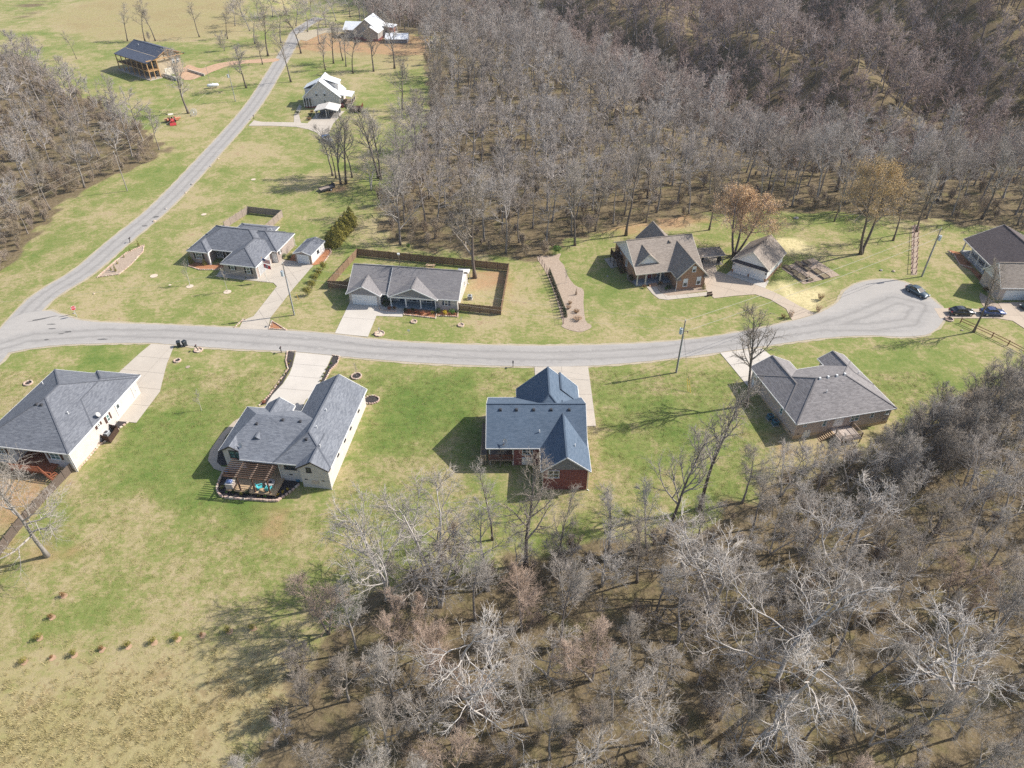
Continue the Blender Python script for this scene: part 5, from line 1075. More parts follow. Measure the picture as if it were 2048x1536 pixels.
# ---- utility poles and wires
POLEW = wood('pole_wood', (.33, .29, .26)); TRANS = paint('transformer_grey', (.50, .55, .57), .45); WIREM = paint('wire', (.50, .46, .38), .5)
POLES = {}
def pole(key, base, top_y, label, trans=None, arm=False, guy=None, r=.16):
    p = ground_pt(*base); hh = height_to(p[0], p[1], top_y); e = empty('utility_pole', p, 0, label, 'utility pole'); POLES[key] = (p[0], p[1], p[2] + hh)
    MB().tube((0, 0, -.5), (0, 0, hh), r, r * .65, 8).obj('pole', POLEW, e)
    MB().tube((0, 0, hh), (0, 0, hh + .25), .04, .06, 6).obj('insulator', PIPEW, e)
    if trans:
        z = hh - 2.6; t_ = MB(); t_.tube((trans * .45, -.1, z), (trans * .45, -.1, z + 1.05), .3, .3, 12); t_.obj('transformer', TRANS, e); MB().tube((trans * .45, -.1, z + 1.05), (trans * .45, -.1, z + 1.3), .05, .05, 6).obj('bushing', VENT, e)
        MB().bar((0, 0, z + .5), (trans * .3, -.07, z + .5), .1, .12).obj('bracket', VENT, e); MB().tube((.12, -.12, 0), (.1, -.1, hh - 3), .05, .05, 6).obj('conduit', TRANS, e)
    if arm: MB().box(.1, .75, -.05, .05, hh - 2.2, hh - 2.1).obj('bracket', STAKE, e); MB().box(.7, .8, -.05, .05, hh - 2.6, hh - 2.1).obj('bracket_end', STAKE, e)
    if guy:
        for g in guy:
            q = ground_pt(*g); d = Vector((q[0] - p[0], q[1] - p[1], q[2] - p[2])); MB().tube((0, 0, hh - 2.3), d, .012, .012, 4).obj('guy_wire', VENT, e)
            top = d + (Vector((0, 0, hh - 2.3)) - d) * .22; MB().tube(d, top, .05, .05, 6).obj('guy_guard', paint('yellow_guard', (.62, .42, .06), .5), e)
pole('a', (588.7, 630), 527, 'utility pole with grey transformer beside the angled driveway', -1, False, [(598, 599)]); pole('b', (1352, 745), 641, 'utility pole with grey transformer and side bracket on the lawn of the red brick house', -1, True, [(1381, 786), (1376, 783)])
pole('c', (1843, 553), 457, 'utility pole with round transformer at the turning circle', 1); pole('d', (255, 382), 304, 'plain utility pole in the grass across the lane from the gravel ring beds', None, r=.14)
pole('e', (471, 203), 139, 'utility pole with white transformer near the propane tank', -1, r=.14); pole('f', (421, 170), 132, 'thin bare service pole standing beside the propane tank', None, r=.09)
def wire(a, b, da, db, sag, label, rad=.013):
    a = Vector(a) + Vector((0, 0, da)); b = Vector(b) + Vector((0, 0, db)); mb = MB(); n = 16; pts = [a.lerp(b, i / n) - Vector((0, 0, sag * 4 * (i / n) * (1 - i / n))) for i in range(n + 1)]
    for p, q in zip(pts[:-1], pts[1:]): mb.tube(p, q, rad, rad, 4, False)
    tag(mb.obj('power_line', WIREM), label, 'power line')
wire(POLES['b'], POLES['c'], 0, 0, .6, 'upper power line from the bracketed pole to the turning circle', .032); wire(POLES['b'], POLES['c'], -2.3, -2.2, .7, 'lower power line from the bracketed pole to the turning circle', .032)
wire(POLES['a'], POLES['b'], 0, 0, 1.0, 'upper power line along the side street'); wire(POLES['a'], POLES['b'], -2.3, -2.3, 1.1, 'lower power line along the side street')
wire(POLES['d'], POLES['f'], 0, 0, 1.2, 'upper power line over the brush towards the propane tank'); wire(POLES['d'], POLES['e'], -1.4, -1.0, 1.2, 'lower power line over the brush towards the propane tank')
Lp = (-135, 105, T(-135, 105) + 11); wire(POLES['d'], Lp, 0, 0, 1.0, 'upper power line leaving the plain pole along the brush'); wire(POLES['d'], Lp, -1.4, -1.4, 1.1, 'lower power line leaving the plain pole along the brush')
wire(POLES['a'], (-100, 104, 11), 0, 0, 1.2, 'power line from the angled driveway towards the lane junction')
# ---- mailboxes, bins, stop sign, small signs
MBX = paint('black_mailbox', (.02, .022, .025), .5); MBW = paint('grey_mailbox', (.33, .32, .30), .6)
def mailbox(px, py, label, mat, rz=0.0, tilt=0.0):
    p = ground_pt(px, py); e = empty('mailbox', p, rz, label, 'mailbox'); e.rotation_euler = (0, tilt, rz); MB().box(-.06, .06, -.06, .06, -.1, 1.05).obj('post', mat, e)
    a = [(math.cos(q) * .11, math.sin(q) * .11 + .1) for q in [math.pi * i / 6 for i in range(7)]] + [(-.11, 0), (.11, 0)]
    bo = MB().loft([[(x, -.34, 1.05 + z) for x, z in a], [(x, .26, 1.05 + z) for x, z in a]]).obj('box', mat, e); MB().box(.11, .13, -.05, .03, 1.15, 1.4).obj('flag', REDSH, bo)
mailbox(397, 701, 'slanting black mailbox in a pale stone ring', MBX, 0, -.25); mailbox(563, 705, 'black mailbox by the mulch strip of the pale driveway', MBX); mailbox(1026, 734, 'black mailbox standing alone at the edge of the red brick house lawn', MBX); mailbox(545, 652, 'mailbox in the red mulch triangle under the utility pole', MBW)
mailbox(759, 667, 'grey mailbox in a square stone ring', MBW); mailbox(1898, 637, 'dark mailbox behind the black sedan', MBX); mailbox(508, 238, 'dark mailbox at the mouth of the curved driveway', MBX); mailbox(260, 485, 'leaning mailbox on the lane side of the chip bed', MBX, 0, .2)
BIN = paint('dark_bin', (.025, .032, .038), .5)
def bin_(px, py, label, rz, lying=0):
    p = ground_pt(px, py); e = empty('trash_bin', p, rz, label, 'trash bin'); sq = lambda a, z: [(-a, -a * 1.1, z), (a, -a * 1.1, z), (a, a * 1.1, z), (-a, a * 1.1, z)]
    MB().loft([sq(.24, .05), sq(.32, 1.0), sq(.36, 1.02), sq(.36, 1.06)]).obj('body', BIN, e); MB().hull8([(x * 1.02, y * 1.02, z) for x, y, z in sq(.36, 1.06)], [(-.3, -.3, 1.16), (.3, -.3, 1.16), (.3, .36, 1.2), (-.3, .36, 1.2)]).obj('lid', BIN, e)
    for s in (-1, 1): MB().tube((s * .3, .3, .12), (s * .36, .3, .12), .12, .12, 10).obj('wheel', VENT, e)
    MB().tube((-.3, .42, 1.0), (.3, .42, 1.0), .03, .03, 6).obj('handle', BIN, e)
bin_(359, 693, 'dark trash bin at the kerb, the one beside the long driveway', .4); bin_(370.5, 692, 'dark trash bin at the kerb, the one beside the lawn', -.5)
p = ground_pt(150, 632); sx, sy = GZ(146.5, 616.5, 2.0); e = empty('stop_sign', (sx, sy, T(sx, sy)), 0, 'red octagonal stop sign at the lane junction', 'stop sign'); az = math.atan2(-sy, -sx) + .15; e.rotation_euler = (0, 0, az + math.pi / 2)
MB().box(-.03, .03, -.03, .03, -.2, 2.35).obj('post', TRANS, e)
oct_ = lambda r, y: [(r * math.cos(R(22.5 + 45 * i)), y, 2.05 + r * math.sin(R(22.5 + 45 * i))) for i in range(8)]
sg = MB().hull8(oct_(.5, -.035), oct_(.5, -.05)).obj('sign_plate', WHITE, e); MB().hull8(oct_(.455, -.0505), oct_(.455, -.056)).obj('red_face', paint('stop_red', (.52, .03, .045), .4, .06), sg)
fc = bpy.data.curves.new('stop_text', 'FONT'); fc.body = 'STOP'; fc.size = .38; fc.align_x = 'CENTER'; fc.align_y = 'CENTER'; fc.extrude = .003
to_ = bpy.data.objects.new('tmp', fc); col.objects.link(to_); dg = bpy.context.evaluated_depsgraph_get(); tm = bpy.data.meshes.new_from_object(to_.evaluated_get(dg)); bpy.data.objects.remove(to_); tm.name = 'lettering'
tm.materials.clear(); tm.materials.append(WHITE); link('lettering', tm, sg, (0, -.06, 2.05), (R(90), 0, 0))
p = ground_pt(818, 667); e = empty('yard_sign', p, 0, 'small white yard sign on the lawn before the columned porch', 'sign'); MB().box(-.02, .02, -.01, .01, 0, .9).obj('stake', TRANS, e); MB().box(-.22, .22, -.03, -.012, .5, .95).obj('sign_plate', WHITE, e)
# ---- flag pole
p = ground_pt(340 + 1108 / 5.689, 390 + 985 / 5.689); hh = height_to(p[0], p[1], 390 + 715 / 5.689); e = empty('flagpole', p, 0, 'white flagpole with national flag above a red flag before the brick house', 'flagpole')
MB().tube((0, 0, 0), (0, 0, hh), .05, .035, 8).obj('pole', PIPEW, e); MB().ball((0, 0, hh + .08), .1).obj('finial', TIMBER, e)
def flagm(name, z1, hgt, L, kind):
    nx_, nz_ = 26, 13; f = lambda i, j: (.06 + L * i / nx_ * .93, -.35 * (i / nx_) + .13 * math.sin(i / nx_ * 7 + j * .12) * (i / nx_), z1 - hgt * j / nz_ - .35 * (i / nx_) ** 1.5)
    mb = MB()
    for i in range(nx_):
        for j in range(nz_):
            if kind == 'us': mb.m = 2 if (i < 10 and j < 7) else (0 if j % 2 == 0 else 1)
            else:
                u, w = (i + .5) / nx_ * L - L * .45, (j + .5) / nz_ * hgt - hgt / 2; d = math.hypot(u, w); mb.m = 2 if i >= nx_ - 1 else (0 if d > hgt * .36 else (1 if d > hgt * .31 else 2))
                if d < hgt * .24 and any(math.hypot(u - hgt * .12 * math.cos(q), w - hgt * .12 * math.sin(q)) < hgt * .065 for q in (.5, 2.6, 4.7)): mb.m = 1
            mb.face([f(i, j), f(i + 1, j), f(i + 1, j + 1), f(i, j + 1)])
    us = kind == 'us'
    return mb.obj(name, [paint('flag_red', (.50, .035, .05), .7), paint('flag_white', (.72, .72, .70), .7), paint('flag_blue', (.025, .04, .16), .7)], e, True)
fo = flagm('flag', hh - .1, 1.0, 1.7, 'us'); fo['label'] = 'striped flag with dark blue canton'; fo = flagm('flag', hh - 1.35, .95, 1.55, 'tn'); fo['label'] = 'red flag with dark blue disc of white stars'
st = MB()
for k in range(12): x, z = .15 + (k % 4) * .15, hh - .2 - (k // 4) * .15; st.box(x, x + .05, -.12, -.1, z - .05, z)
# ---- vehicles
TYRE = paint('tyre_rubber', (.018, .018, .02), .85); RIM_M = paint('alloy_rim', (.45, .46, .47), .35, .08, 3, .5, .6); LAMP = paint('headlamp', (.72, .74, .76), .15, .05, 2, .8); TAIL = paint('tail_lamp', (.42, .02, .02), .25, .05, 2, .6); CGLASS = glass('car_glass', (.018, .024, .03), .05)
def carpaint(name, c_):
    t_ = NT(name, .3, .6); t_.color(t_.ramp(t_.noise(t_.coord('Object'), 3, 3, .5), [(.3, dim(c_, .92)), (.7, dim(c_, 1.08))])); t_.b.inputs['Metallic'].default_value = .35; t_.b.inputs['Coat Weight'].default_value = .7; t_.b.inputs['Coat Roughness'].default_value = .06; return t_.mat
def ring(x, w, z0, z1, k=.12, tum=0):
    """cross-section: rounded box, half-width w at the belt, tum narrower at the top"""
    return [(x, -w + k, z0), (x, w - k, z0), (x, w, z0 + k), (x, w, z1 - k * 1.2), (x, w - tum - k * .8, z1), (x, -w + tum + k * .8, z1), (x, -w, z1 - k * 1.2), (x, -w, z0 + k)]
def wheel(e, x, y, r=.33, wd=.22):
    w_ = MB().tube((x, y - wd / 2, r), (x, y + wd / 2, r), r, r, 18).obj('wheel', TYRE, e); s = 1 if y > 0 else -1
    MB().tube((x, y + s * (wd / 2 - .02), r), (x, y + s * (wd / 2 + .012), r), r * .66, r * .62, 14).obj('rim', RIM_M, w_)
def sedan(p, rz, label, c_, name, L=4.75):
    e = empty('sedan', p, rz, label, 'car', 'parked cars'); M_ = carpaint(name, c_); k = L / 4.75
    S = [(-2.36, .66, .42, .72, .1), (-2.28, .80, .30, .94, .12), (-1.9, .88, .22, 1.0, .14), (-1.2, .91, .20, 1.0, .14), (0, .92, .20, .98, .14), (.95, .91, .20, .95, .14), (1.6, .89, .21, .86, .16), (2.1, .83, .26, .74, .14), (2.33, .68, .36, .62, .1)]
    body = MB().loft([ring(x * k, w, a, b, q, .06) for x, w, a, b, q in S]).obj('body', M_, e, True)
    G_ = [(-1.75, .72, .90, 1.0), (-1.15, .70, .90, 1.36), (-.5, .68, .90, 1.44), (.15, .68, .90, 1.41), (1.02, .74, .88, .96)]
    gl = MB().loft([[(x * k, -w - .1, a), (x * k, w + .1, a), (x * k, w - .02, b - .02), (x * k, -w + .02, b - .02)] for x, w, a, b in G_]).obj('glasshouse', CGLASS, e)
    MB().loft([[(x * k, -w, z), (x * k, w, z), (x * k, w, z + .05), (x * k, -w, z + .05)] for x, w, z in ((-1.2, .63, 1.335), (-.5, .66, 1.425), (.12, .65, 1.40))]).obj('roof_panel', M_, e)
    for s in (-1, 1):
        for pa, pb, pw in (((-1.72 * k, s * .8, .98), (-1.18 * k, s * .66, 1.36), .09), ((.12 * k, s * .66, 1.39), (1.0 * k, s * .82, .95), .06), ((-.42 * k, s * .82, .95), (-.45 * k, s * .68, 1.42), .07)): MB().bar(pa, pb, pw, .06).obj('pillar', M_, gl)
        for x in (-1.42, 1.43): wheel(e, x * k, s * .80)
        MB().box(2.16 * k, 2.31 * k, s * .62 - .17, s * .62 + .17, .58, .72).obj('headlight', LAMP, e); MB().box(-2.37 * k, -2.24 * k, s * .6 - .18, s * .6 + .18, .72, .88).obj('tail_light', TAIL, e)
        MB().hull8([(.72 * k, s * .9, .95), (.86 * k, s * .9, .95), (.86 * k, s * .9, 1.06), (.72 * k, s * .9, 1.06)], [(.74 * k, s * 1.08, .97), (.84 * k, s * 1.08, .97), (.84 * k, s * 1.08, 1.08), (.74 * k, s * 1.08, 1.08)]).obj('mirror', M_, e)
        MB().box(-.15 * k, .02 * k, s * .915 - .015, s * .915 + .015, .82, .86).obj('door_handle', RIM_M, e)
    MB().box(-2.385 * k, -2.36 * k, -.26, .26, .56, .68).obj('licence_plate', WHITE, e); MB().box(2.30 * k, 2.345 * k, -.42, .42, .42, .56).obj('grille', TYRE, e)
def on_road(px, py): p = ground_pt(px, py, .07); return p
sedan(on_road(1833, 588), yaw_px((1815, 579), (1849, 597)), 'dark slate sedan parked on the turning circle', (.055, .085, .105), 'slate_car_paint', 4.9)
sedan(on_road(1921.5, 628), yaw_px((1898, 628), (1946, 629)), 'black sedan on the driveway with its boot to the turning circle', (.012, .013, .016), 'black_car_paint')
sedan(on_road(1983, 629), yaw_px((1958, 628.5), (2008, 629.5)), 'navy blue sedan on the driveway behind the leaning tree', (.03, .055, .16), 'navy_car_paint')
sedan(on_road(2061, 616), yaw_px((2100, 606), (2038, 616)), 'dark green sedan standing before the garage of the porch house', (.03, .055, .05), 'green_car_paint')
# pickup
e = empty('pickup_truck', ground_pt(655, 282, .08), yaw_px((647, 275), (663, 288)), 'blue and silver pickup truck at the end of the curved driveway', 'truck'); PB = carpaint('pickup_blue', (.10, .26, .55)); PS = carpaint('pickup_silver', (.55, .58, .60))
MB().loft([ring(x, w, a, b, .14, .05) for x, w, a, b in ((-2.75, .9, .5, 1.05), (-2.6, .97, .42, 1.1), (0, .98, .42, 1.1), (.9, .98, .42, 1.12))]).obj('body', PB, e); MB().loft([ring(x, w, a, b, .14, .05) for x, w, a, b in ((.9, .98, .42, 1.12), (1.9, .96, .44, 1.08), (2.6, .9, .5, .98), (2.75, .8, .55, .9))]).obj('hood', PS, e)
MB().box(-2.55, -.75, -.78, .78, 1.06, 1.125).obj('cargo_bed', paint('bed_liner', (.05, .10, .22), .6), e); MB().loft([[(x, -w, 1.05), (x, w, 1.05), (x, w - .16, b), (x, -w + .16, b)] for x, w, b in ((-.7, .93, 1.15), (-.45, .93, 1.72), (.5, .93, 1.74), (1.1, .93, 1.15))]).obj('glasshouse', CGLASS, e); MB().box(-.42, .48, -.74, .74, 1.72, 1.79).obj('roof_panel', PB, e)
for s in (-1, 1):
    for x in (-1.65, 1.75): wheel(e, x, s * .86, .38, .25)
    MB().box(2.6, 2.74, s * .66 - .16, s * .66 + .16, .74, .92).obj('headlight', LAMP, e); MB().box(-2.78, -2.68, s * .8 - .08, s * .8 + .08, .7, 1.0).obj('tail_light', TAIL, e); MB().box(.75, .9, s * 1.08 - .1, s * 1.08 + .1, 1.12, 1.32).obj('mirror', PB, e)
# tractor with loader bucket
TR = paint('tractor_red', (.45, .035, .035), .45, .1, 2, .5); TO = paint('implement_orange', (.60, .24, .13), .6)
e = empty('tractor', ground_pt(346, 246), yaw_px((344, 236), (348, 255)), 'red tractor with loader bucket lowered beside the brush', 'tractor')
MB().loft([ring(x, w, a, b, .08, .05) for x, w, a, b in ((-.6, .4, .6, 1.3), (.4, .4, .6, 1.35), (1.5, .36, .6, 1.2), (1.75, .3, .65, 1.1))]).obj('hood', TR, e); MB().box(-1.3, -.5, -.5, .5, .6, 1.0).obj('platform', TR, e); MB().box(-1.1, -.7, -.28, .28, 1.0, 1.15).box(-1.2, -1.08, -.28, .28, 1.1, 1.6).obj('seat', TYRE, e)
for s in (-1, 1):
    w_ = MB().tube((-1.0, s * .62, .75), (-1.0, s * 1.0, .75), .75, .75, 18).obj('wheel', TYRE, e); MB().tube((-1.0, s * .9, .75), (-1.0, s * 1.02, .75), .4, .4, 12).obj('rim', CREAM, w_); w_ = MB().tube((1.3, s * .55, .42), (1.3, s * .85, .42), .42, .42, 14).obj('wheel', TYRE, e); MB().tube((1.3, s * .8, .42), (1.3, s * .87, .42), .22, .22, 10).obj('rim', CREAM, w_)
    MB().bar((-.3, s * .55, 1.25), (1.6, s * .55, 1.15), .12, .16).bar((1.6, s * .55, 1.15), (2.5, s * .5, .35), .12, .16).bar((-.3, s * .55, .7), (-.3, s * .55, 1.3), .12, .12).obj('loader_arm', TR, e); MB().hull8([(-1.6, s * 1.0 - .2, 1.4), (-.4, s * 1.0 - .2, 1.4), (-.4, s * 1.0 + .1, 1.4), (-1.6, s * 1.0 + .1, 1.4)], [(-1.4, s * 1.0 - .2, 1.55), (-.6, s * 1.0 - .2, 1.55), (-.6, s * 1.0 + .1, 1.55), (-1.4, s * 1.0 + .1, 1.55)]).obj('fender', TR, e)
    MB().bar((-1.25, s * .55, 1.0), (-1.25, s * .55, 2.35), .07, .07).obj('roll_bar', VENT, e)
MB().hull8([(2.35, -.95, .1), (3.0, -.95, .1), (3.0, .95, .1), (2.35, .95, .1)], [(2.35, -.95, .75), (2.5, -.95, .75), (2.5, .95, .75), (2.35, .95, .75)]).obj('bucket', TR, e); MB().box(-2.0, -.5, -.75, .75, 2.35, 2.45).obj('canopy', CREAM, e); MB().tube((.5, .15, 1.3), (.5, .15, 1.9), .05, .05, 6).obj('exhaust', VENT, e)
MB().box(-3.0, -1.7, -1.9, 1.9, .15, .45).box(-3.0, -2.1, .9, 2.6, .45, .75).box(-2.6, -2.0, -2.3, -1.4, .45, .8).obj('mower_deck', TO, e); MB().tube((.1, 0, 1.3), (-.25, 0, 1.6), .03, .03, 5).tube((-.22, 0, 1.58), (-.28, 0, 1.62), .2, .2, 12).obj('steering_wheel', TYRE, e)
# utility trailer
e = empty('utility_trailer', ground_pt(655, 380), yaw_px((640, 383), (670, 374)), 'dark flatbed utility trailer on a bare patch under the trees', 'trailer'); MB().box(-2.1, 1.9, -1.0, 1.0, .5, .62).obj('bed_frame', VENT, e)
for i in range(9): MB().box(-2.05, 1.85, -.95 + i * .212, -.76 + i * .212, .62, .66).obj('plank', FENCEG, e)
for s in (-1, 1):
    MB().box(-2.1, 1.9, s * .98 - .03, s * .98 + .03, .62, .95).obj('side_rail', VENT, e); w_ = MB().tube((.5, s * 1.02, .34), (.5, s * 1.25, .34), .34, .34, 14).obj('wheel', TYRE, e); MB().tube((.5, s * 1.2, .34), (.5, s * 1.27, .34), .2, .2, 10).obj('rim', WHITE, w_)
MB().box(1.84, 1.9, -.95, .95, .62, 1.6).obj('ramp_gate', VENT, e); MB().bar((-2.1, -.7, .52), (-3.3, 0, .5), .08, .1).bar((-2.1, .7, .52), (-3.3, 0, .5), .08, .1).obj('tongue', VENT, e)
# propane tank and the white A-frame
e = empty('propane_tank', ground_pt(427, 176), R(20), 'white horizontal propane tank on the lawn near the thin service pole', 'propane tank'); TW = paint('tank_white', (.76, .77, .78), .35, .05); rg = lambda x, r: [(x, r * math.cos(q), .95 + r * math.sin(q)) for q in [2 * math.pi * i / 16 for i in range(16)]]
MB().loft([rg(-2.0, .12), rg(-1.9, .38), rg(-1.6, .58), rg(1.6, .58), rg(1.9, .38), rg(2.0, .12)]).obj('tank', TW, e, True); MB().tube((0, 0, 1.5), (0, 0, 1.72), .2, .2, 10).obj('valve_dome', TW, e)
for x in (-1.1, 1.1): MB().box(x - .1, x + .1, -.45, .45, -.05, .5).obj('foot', CONC, e)
e = empty('wagon_wheels', ground_pt(389, 231), .3, 'pair of white wagon wheels standing beside the leaning bare tree', 'wagon wheels')
for y in (-.7, .7):
    w_ = MB(); n = 16; c0 = lambda q, r: (y * .25 if False else 0 + r * math.cos(q), y, 1.0 + r * math.sin(q))
    for i in range(n): w_.bar(c0(2 * math.pi * i / n, .95), c0(2 * math.pi * (i + 1) / n, .95), .1, .12)
    wo = w_.obj('wheel', WHITE, e); s_ = MB()
    for i in range(10): s_.bar((0, y, 1.0), c0(2 * math.pi * i / 10, .92), .06, .06)
    s_.obj('spokes', WHITE, wo)
MB().bar((0, -.9, 1.0), (0, .9, 1.0), .14, .14).obj('axle', WHITE, e)
# backyard things: swing, patio set, boulders, brush piles, garden bench, hose
e = empty('birdhouse_post', (*GZ(620 + 835 / 4.655, 460 + 330 / 4.655, 0), 0), 0, 'wooden yard post with white birdhouse behind the two-gabled house', 'post'); MB().box(-.06, .06, -.06, .06, -.1, 2.6).obj('post', DECKW, e); MB().box(-.2, .2, -.18, .18, 2.6, 2.9).hull8([(-.26, -.24, 2.9), (.26, -.24, 2.9), (.26, .24, 2.9), (-.26, .24, 2.9)], [(-.26, -.02, 3.08), (.26, -.02, 3.08), (.26, .02, 3.08), (-.26, .02, 3.08)]).obj('birdhouse', WHITE, e)  # plain yard post carrying a birdhouse, no lamp on it
e = empty('picnic_table', (*GZ(861, 536, 0), 0), Y6, 'low wooden patio table behind the roof of the two-gabled house', 'table'); MB().box(-1.0, 1.0, -.4, .4, .7, .76).obj('table_top', DECKN, e)
for s in (-1, 1): MB().box(-1, 1, s * .75 - .14, s * .75 + .14, .42, .47).obj('bench', DECKN, e); MB().bar((s * .7, -.7, 0), (s * .7, .7, .72), .06, .1).bar((s * .7, .7, 0), (s * .7, -.7, .72), .06, .1).obj('leg', DECKN, e)
e = empty('garden_bench', ground_pt(1419, 592), Y7 + .1, 'small dark garden bench where the curved walk meets the tan driveway', 'bench'); MB().box(-.6, .6, -.2, .2, .4, .45).obj('seat', DARKW, e); MB().box(-.6, .6, .2, .25, .5, .85).obj('backrest', DARKW, e)
for x in (-.5, .5): MB().box(x - .05, x + .05, -.2, .22, 0, .4).obj('leg', DARKW, e)
for k, (dx, dy) in enumerate([(.6, 1.6), (4.4, 1.2)]):
    q = (41.1 + dx, 137.8 + dy); e = empty('egg_chair', (*q, .15), 0, ['dark hanging egg chair on the house side of the gazebo', 'dark hanging egg chair on the garage side of the gazebo'][k], 'chair'); MB().loft([[(math.cos(a) * r, math.sin(a) * r * .9, z) for a in [2 * math.pi * i / 12 for i in range(12)]] for z, r in ((.35, .25), (.6, .5), (1.0, .55), (1.4, .45), (1.7, .2))]).obj('shell', BIN, e); MB().tube((.0, .5, 0), (0, .5, 2.0), .04, .04, 6).tube((0, .5, 2.0), (0, 0, 2.05), .04, .04, 6).tube((0, 0, 2.05), (0, 0, 1.65), .02, .02, 5).obj('stand', VENT, e); MB().disc((0, .1, 0), .5, 14, .04).obj('base', VENT, e)
ROCK = [paint('boulder_%d' % i, c_, .95, .25, 2) for i, c_ in enumerate([(.34, .31, .28), (.45, .36, .27)])]
def rock_mesh(seed, mat):
    rr = random.Random(seed); mb = MB(); rings = []
    for z, r in ((-.1, .42), (.12, .55), (.34, .46), (.5, .2)): rings.append([(math.cos(a) * r * rr.uniform(.75, 1.2), math.sin(a) * r * rr.uniform(.6, 1.0), z * rr.uniform(.8, 1.1)) for a in [2 * math.pi * i / 9 for i in range(9)]])
    return mb.loft(rings).mesh('boulder', mat)
RK = [rock_mesh(i, ROCK[i % 2]) for i in range(4)]
for k, (px, py, s, lb) in enumerate([(384, 369, .8, 'boulder on the grass edge of the lane, beside a culvert'), (371, 386, .6, 'low boulder near the culvert by the lane'), (421, 333, .6, 'small dark boulder on the lane verge below the tractor'), (437, 318, .6, 'dark boulder on the lane verge towards the curved driveway'), (332, 418, .7, 'pale post-like stone on the lane verge'), (309, 443, .9, 'pale stone pile at the lane edge by the tar patch'),
                                     (1215, 553, .5, 'small stone in the lawn beside the house shadow'), (1924, 661, .5, 'pale stone under the rail fence'), (1762, 541, .7, 'flat stone in the lawn before the vine rows'), (1787, 543, .8, 'flat stone slab beside the flat lawn stone'), (1592, 437, 1.2, 'grey stone pile on the lawn before the forest edge'), (188, 588, .5, 'pale concrete box lid in the corner lawn'), (148, 627, .45, 'pale stone below the stop sign')]):
    tag(link('boulder', RK[k % 4], None, ground_pt(px, py), (0, 0, k * 1.3), (s, s, s * .8)), lb, 'boulder')
hs = MB(); rr = random.Random(4); c0 = ground_pt(180, 905, .07)
for k in range(3):
    pts = [(c0[0] + (.45 - k * .09) * math.cos(a) * 1.5, c0[1] + (.45 - k * .09) * math.sin(a), c0[2] + k * .03) for a in [2 * math.pi * i / 18 for i in range(19)]]
    for a, b in zip(pts[:-1], pts[1:]): hs.tube(a, b, .03, .03, 5, False)
tag(hs.obj('garden_hose', paint('teal_hose', (.03, .25, .20), .5)), 'coiled teal garden hose in the mulch by the sunlit wall', 'hose')

# ================================================================ VEGETATION
def bark(name, stops, scale=3.0, rough=0.95):
    t = NT(name, rough, 0.05); oi = t.n('ObjectInfo').outputs['Random']
    base = t.ramp(oi, [(i / (len(stops) - 1), c_) for i, c_ in enumerate(stops)])
    f = t.noise(t.coord('Object', (1, 1, .35)), scale, 4, 0.7)
    t.color(t.mix(t.math('MULTIPLY', t.math('SUBTRACT', f, 0.35, True), 1.2, True), base, t.mix(0.55, base, (0.10, 0.085, 0.075)))); return t.mat
BK_GREY = bark('grey_bark', [(.20, .175, .155), (.31, .285, .262), (.235, .20, .172), (.345, .318, .295), (.18, .152, .132)])
TW_GREY = bark('grey_twigs', [(.265, .228, .188), (.375, .342, .302), (.295, .252, .205), (.41, .378, .34), (.25, .212, .172)])
BK_PALE = bark('pale_bark', [(.44, .395, .35), (.56, .52, .475), (.48, .425, .37)]); TW_PALE = bark('pale_twigs', [(.375, .332, .285), (.46, .42, .375), (.39, .34, .29)])
BK_WHITE = bark('white_bark', [(.46, .42, .375), (.54, .50, .455)], 1.2)
TW_ROSE = bark('rosy_twigs', [(.42, .315, .24), (.48, .375, .30), (.39, .29, .22)]); BK_DARK = bark('dark_bark', [(.115, .092, .078), (.175, .148, .128), (.14, .11, .09)])
BK_FAR = bark('far_bark', [(.20, .155, .13), (.36, .315, .285), (.25, .20, .17)], 1.0); TW_FAR = bark('far_twigs', [(.265, .198, .17), (.40, .325, .29), (.32, .245, .213), (.44, .375, .34), (.29, .215, .178)], 1.0)
TW_BELT = bark('belt_twigs', [(.30, .26, .228), (.40, .365, .335), (.33, .285, .25), (.43, .395, .365)], 1.0)
BRUSH = bark('brush_twigs', [(.31, .24, .175), (.40, .325, .25), (.34, .275, .19), (.37, .305, .26)], 1.0)
def bud(name, c_, v=.25):
    t = NT(name, .8, .1); f = t.noise(t.coord('Object'), 1.3, 4, .7); t.color(t.ramp(f, [(.3, dim(c_, 1 - v)), (.7, dim(c_, 1 + v))])); return t.mat
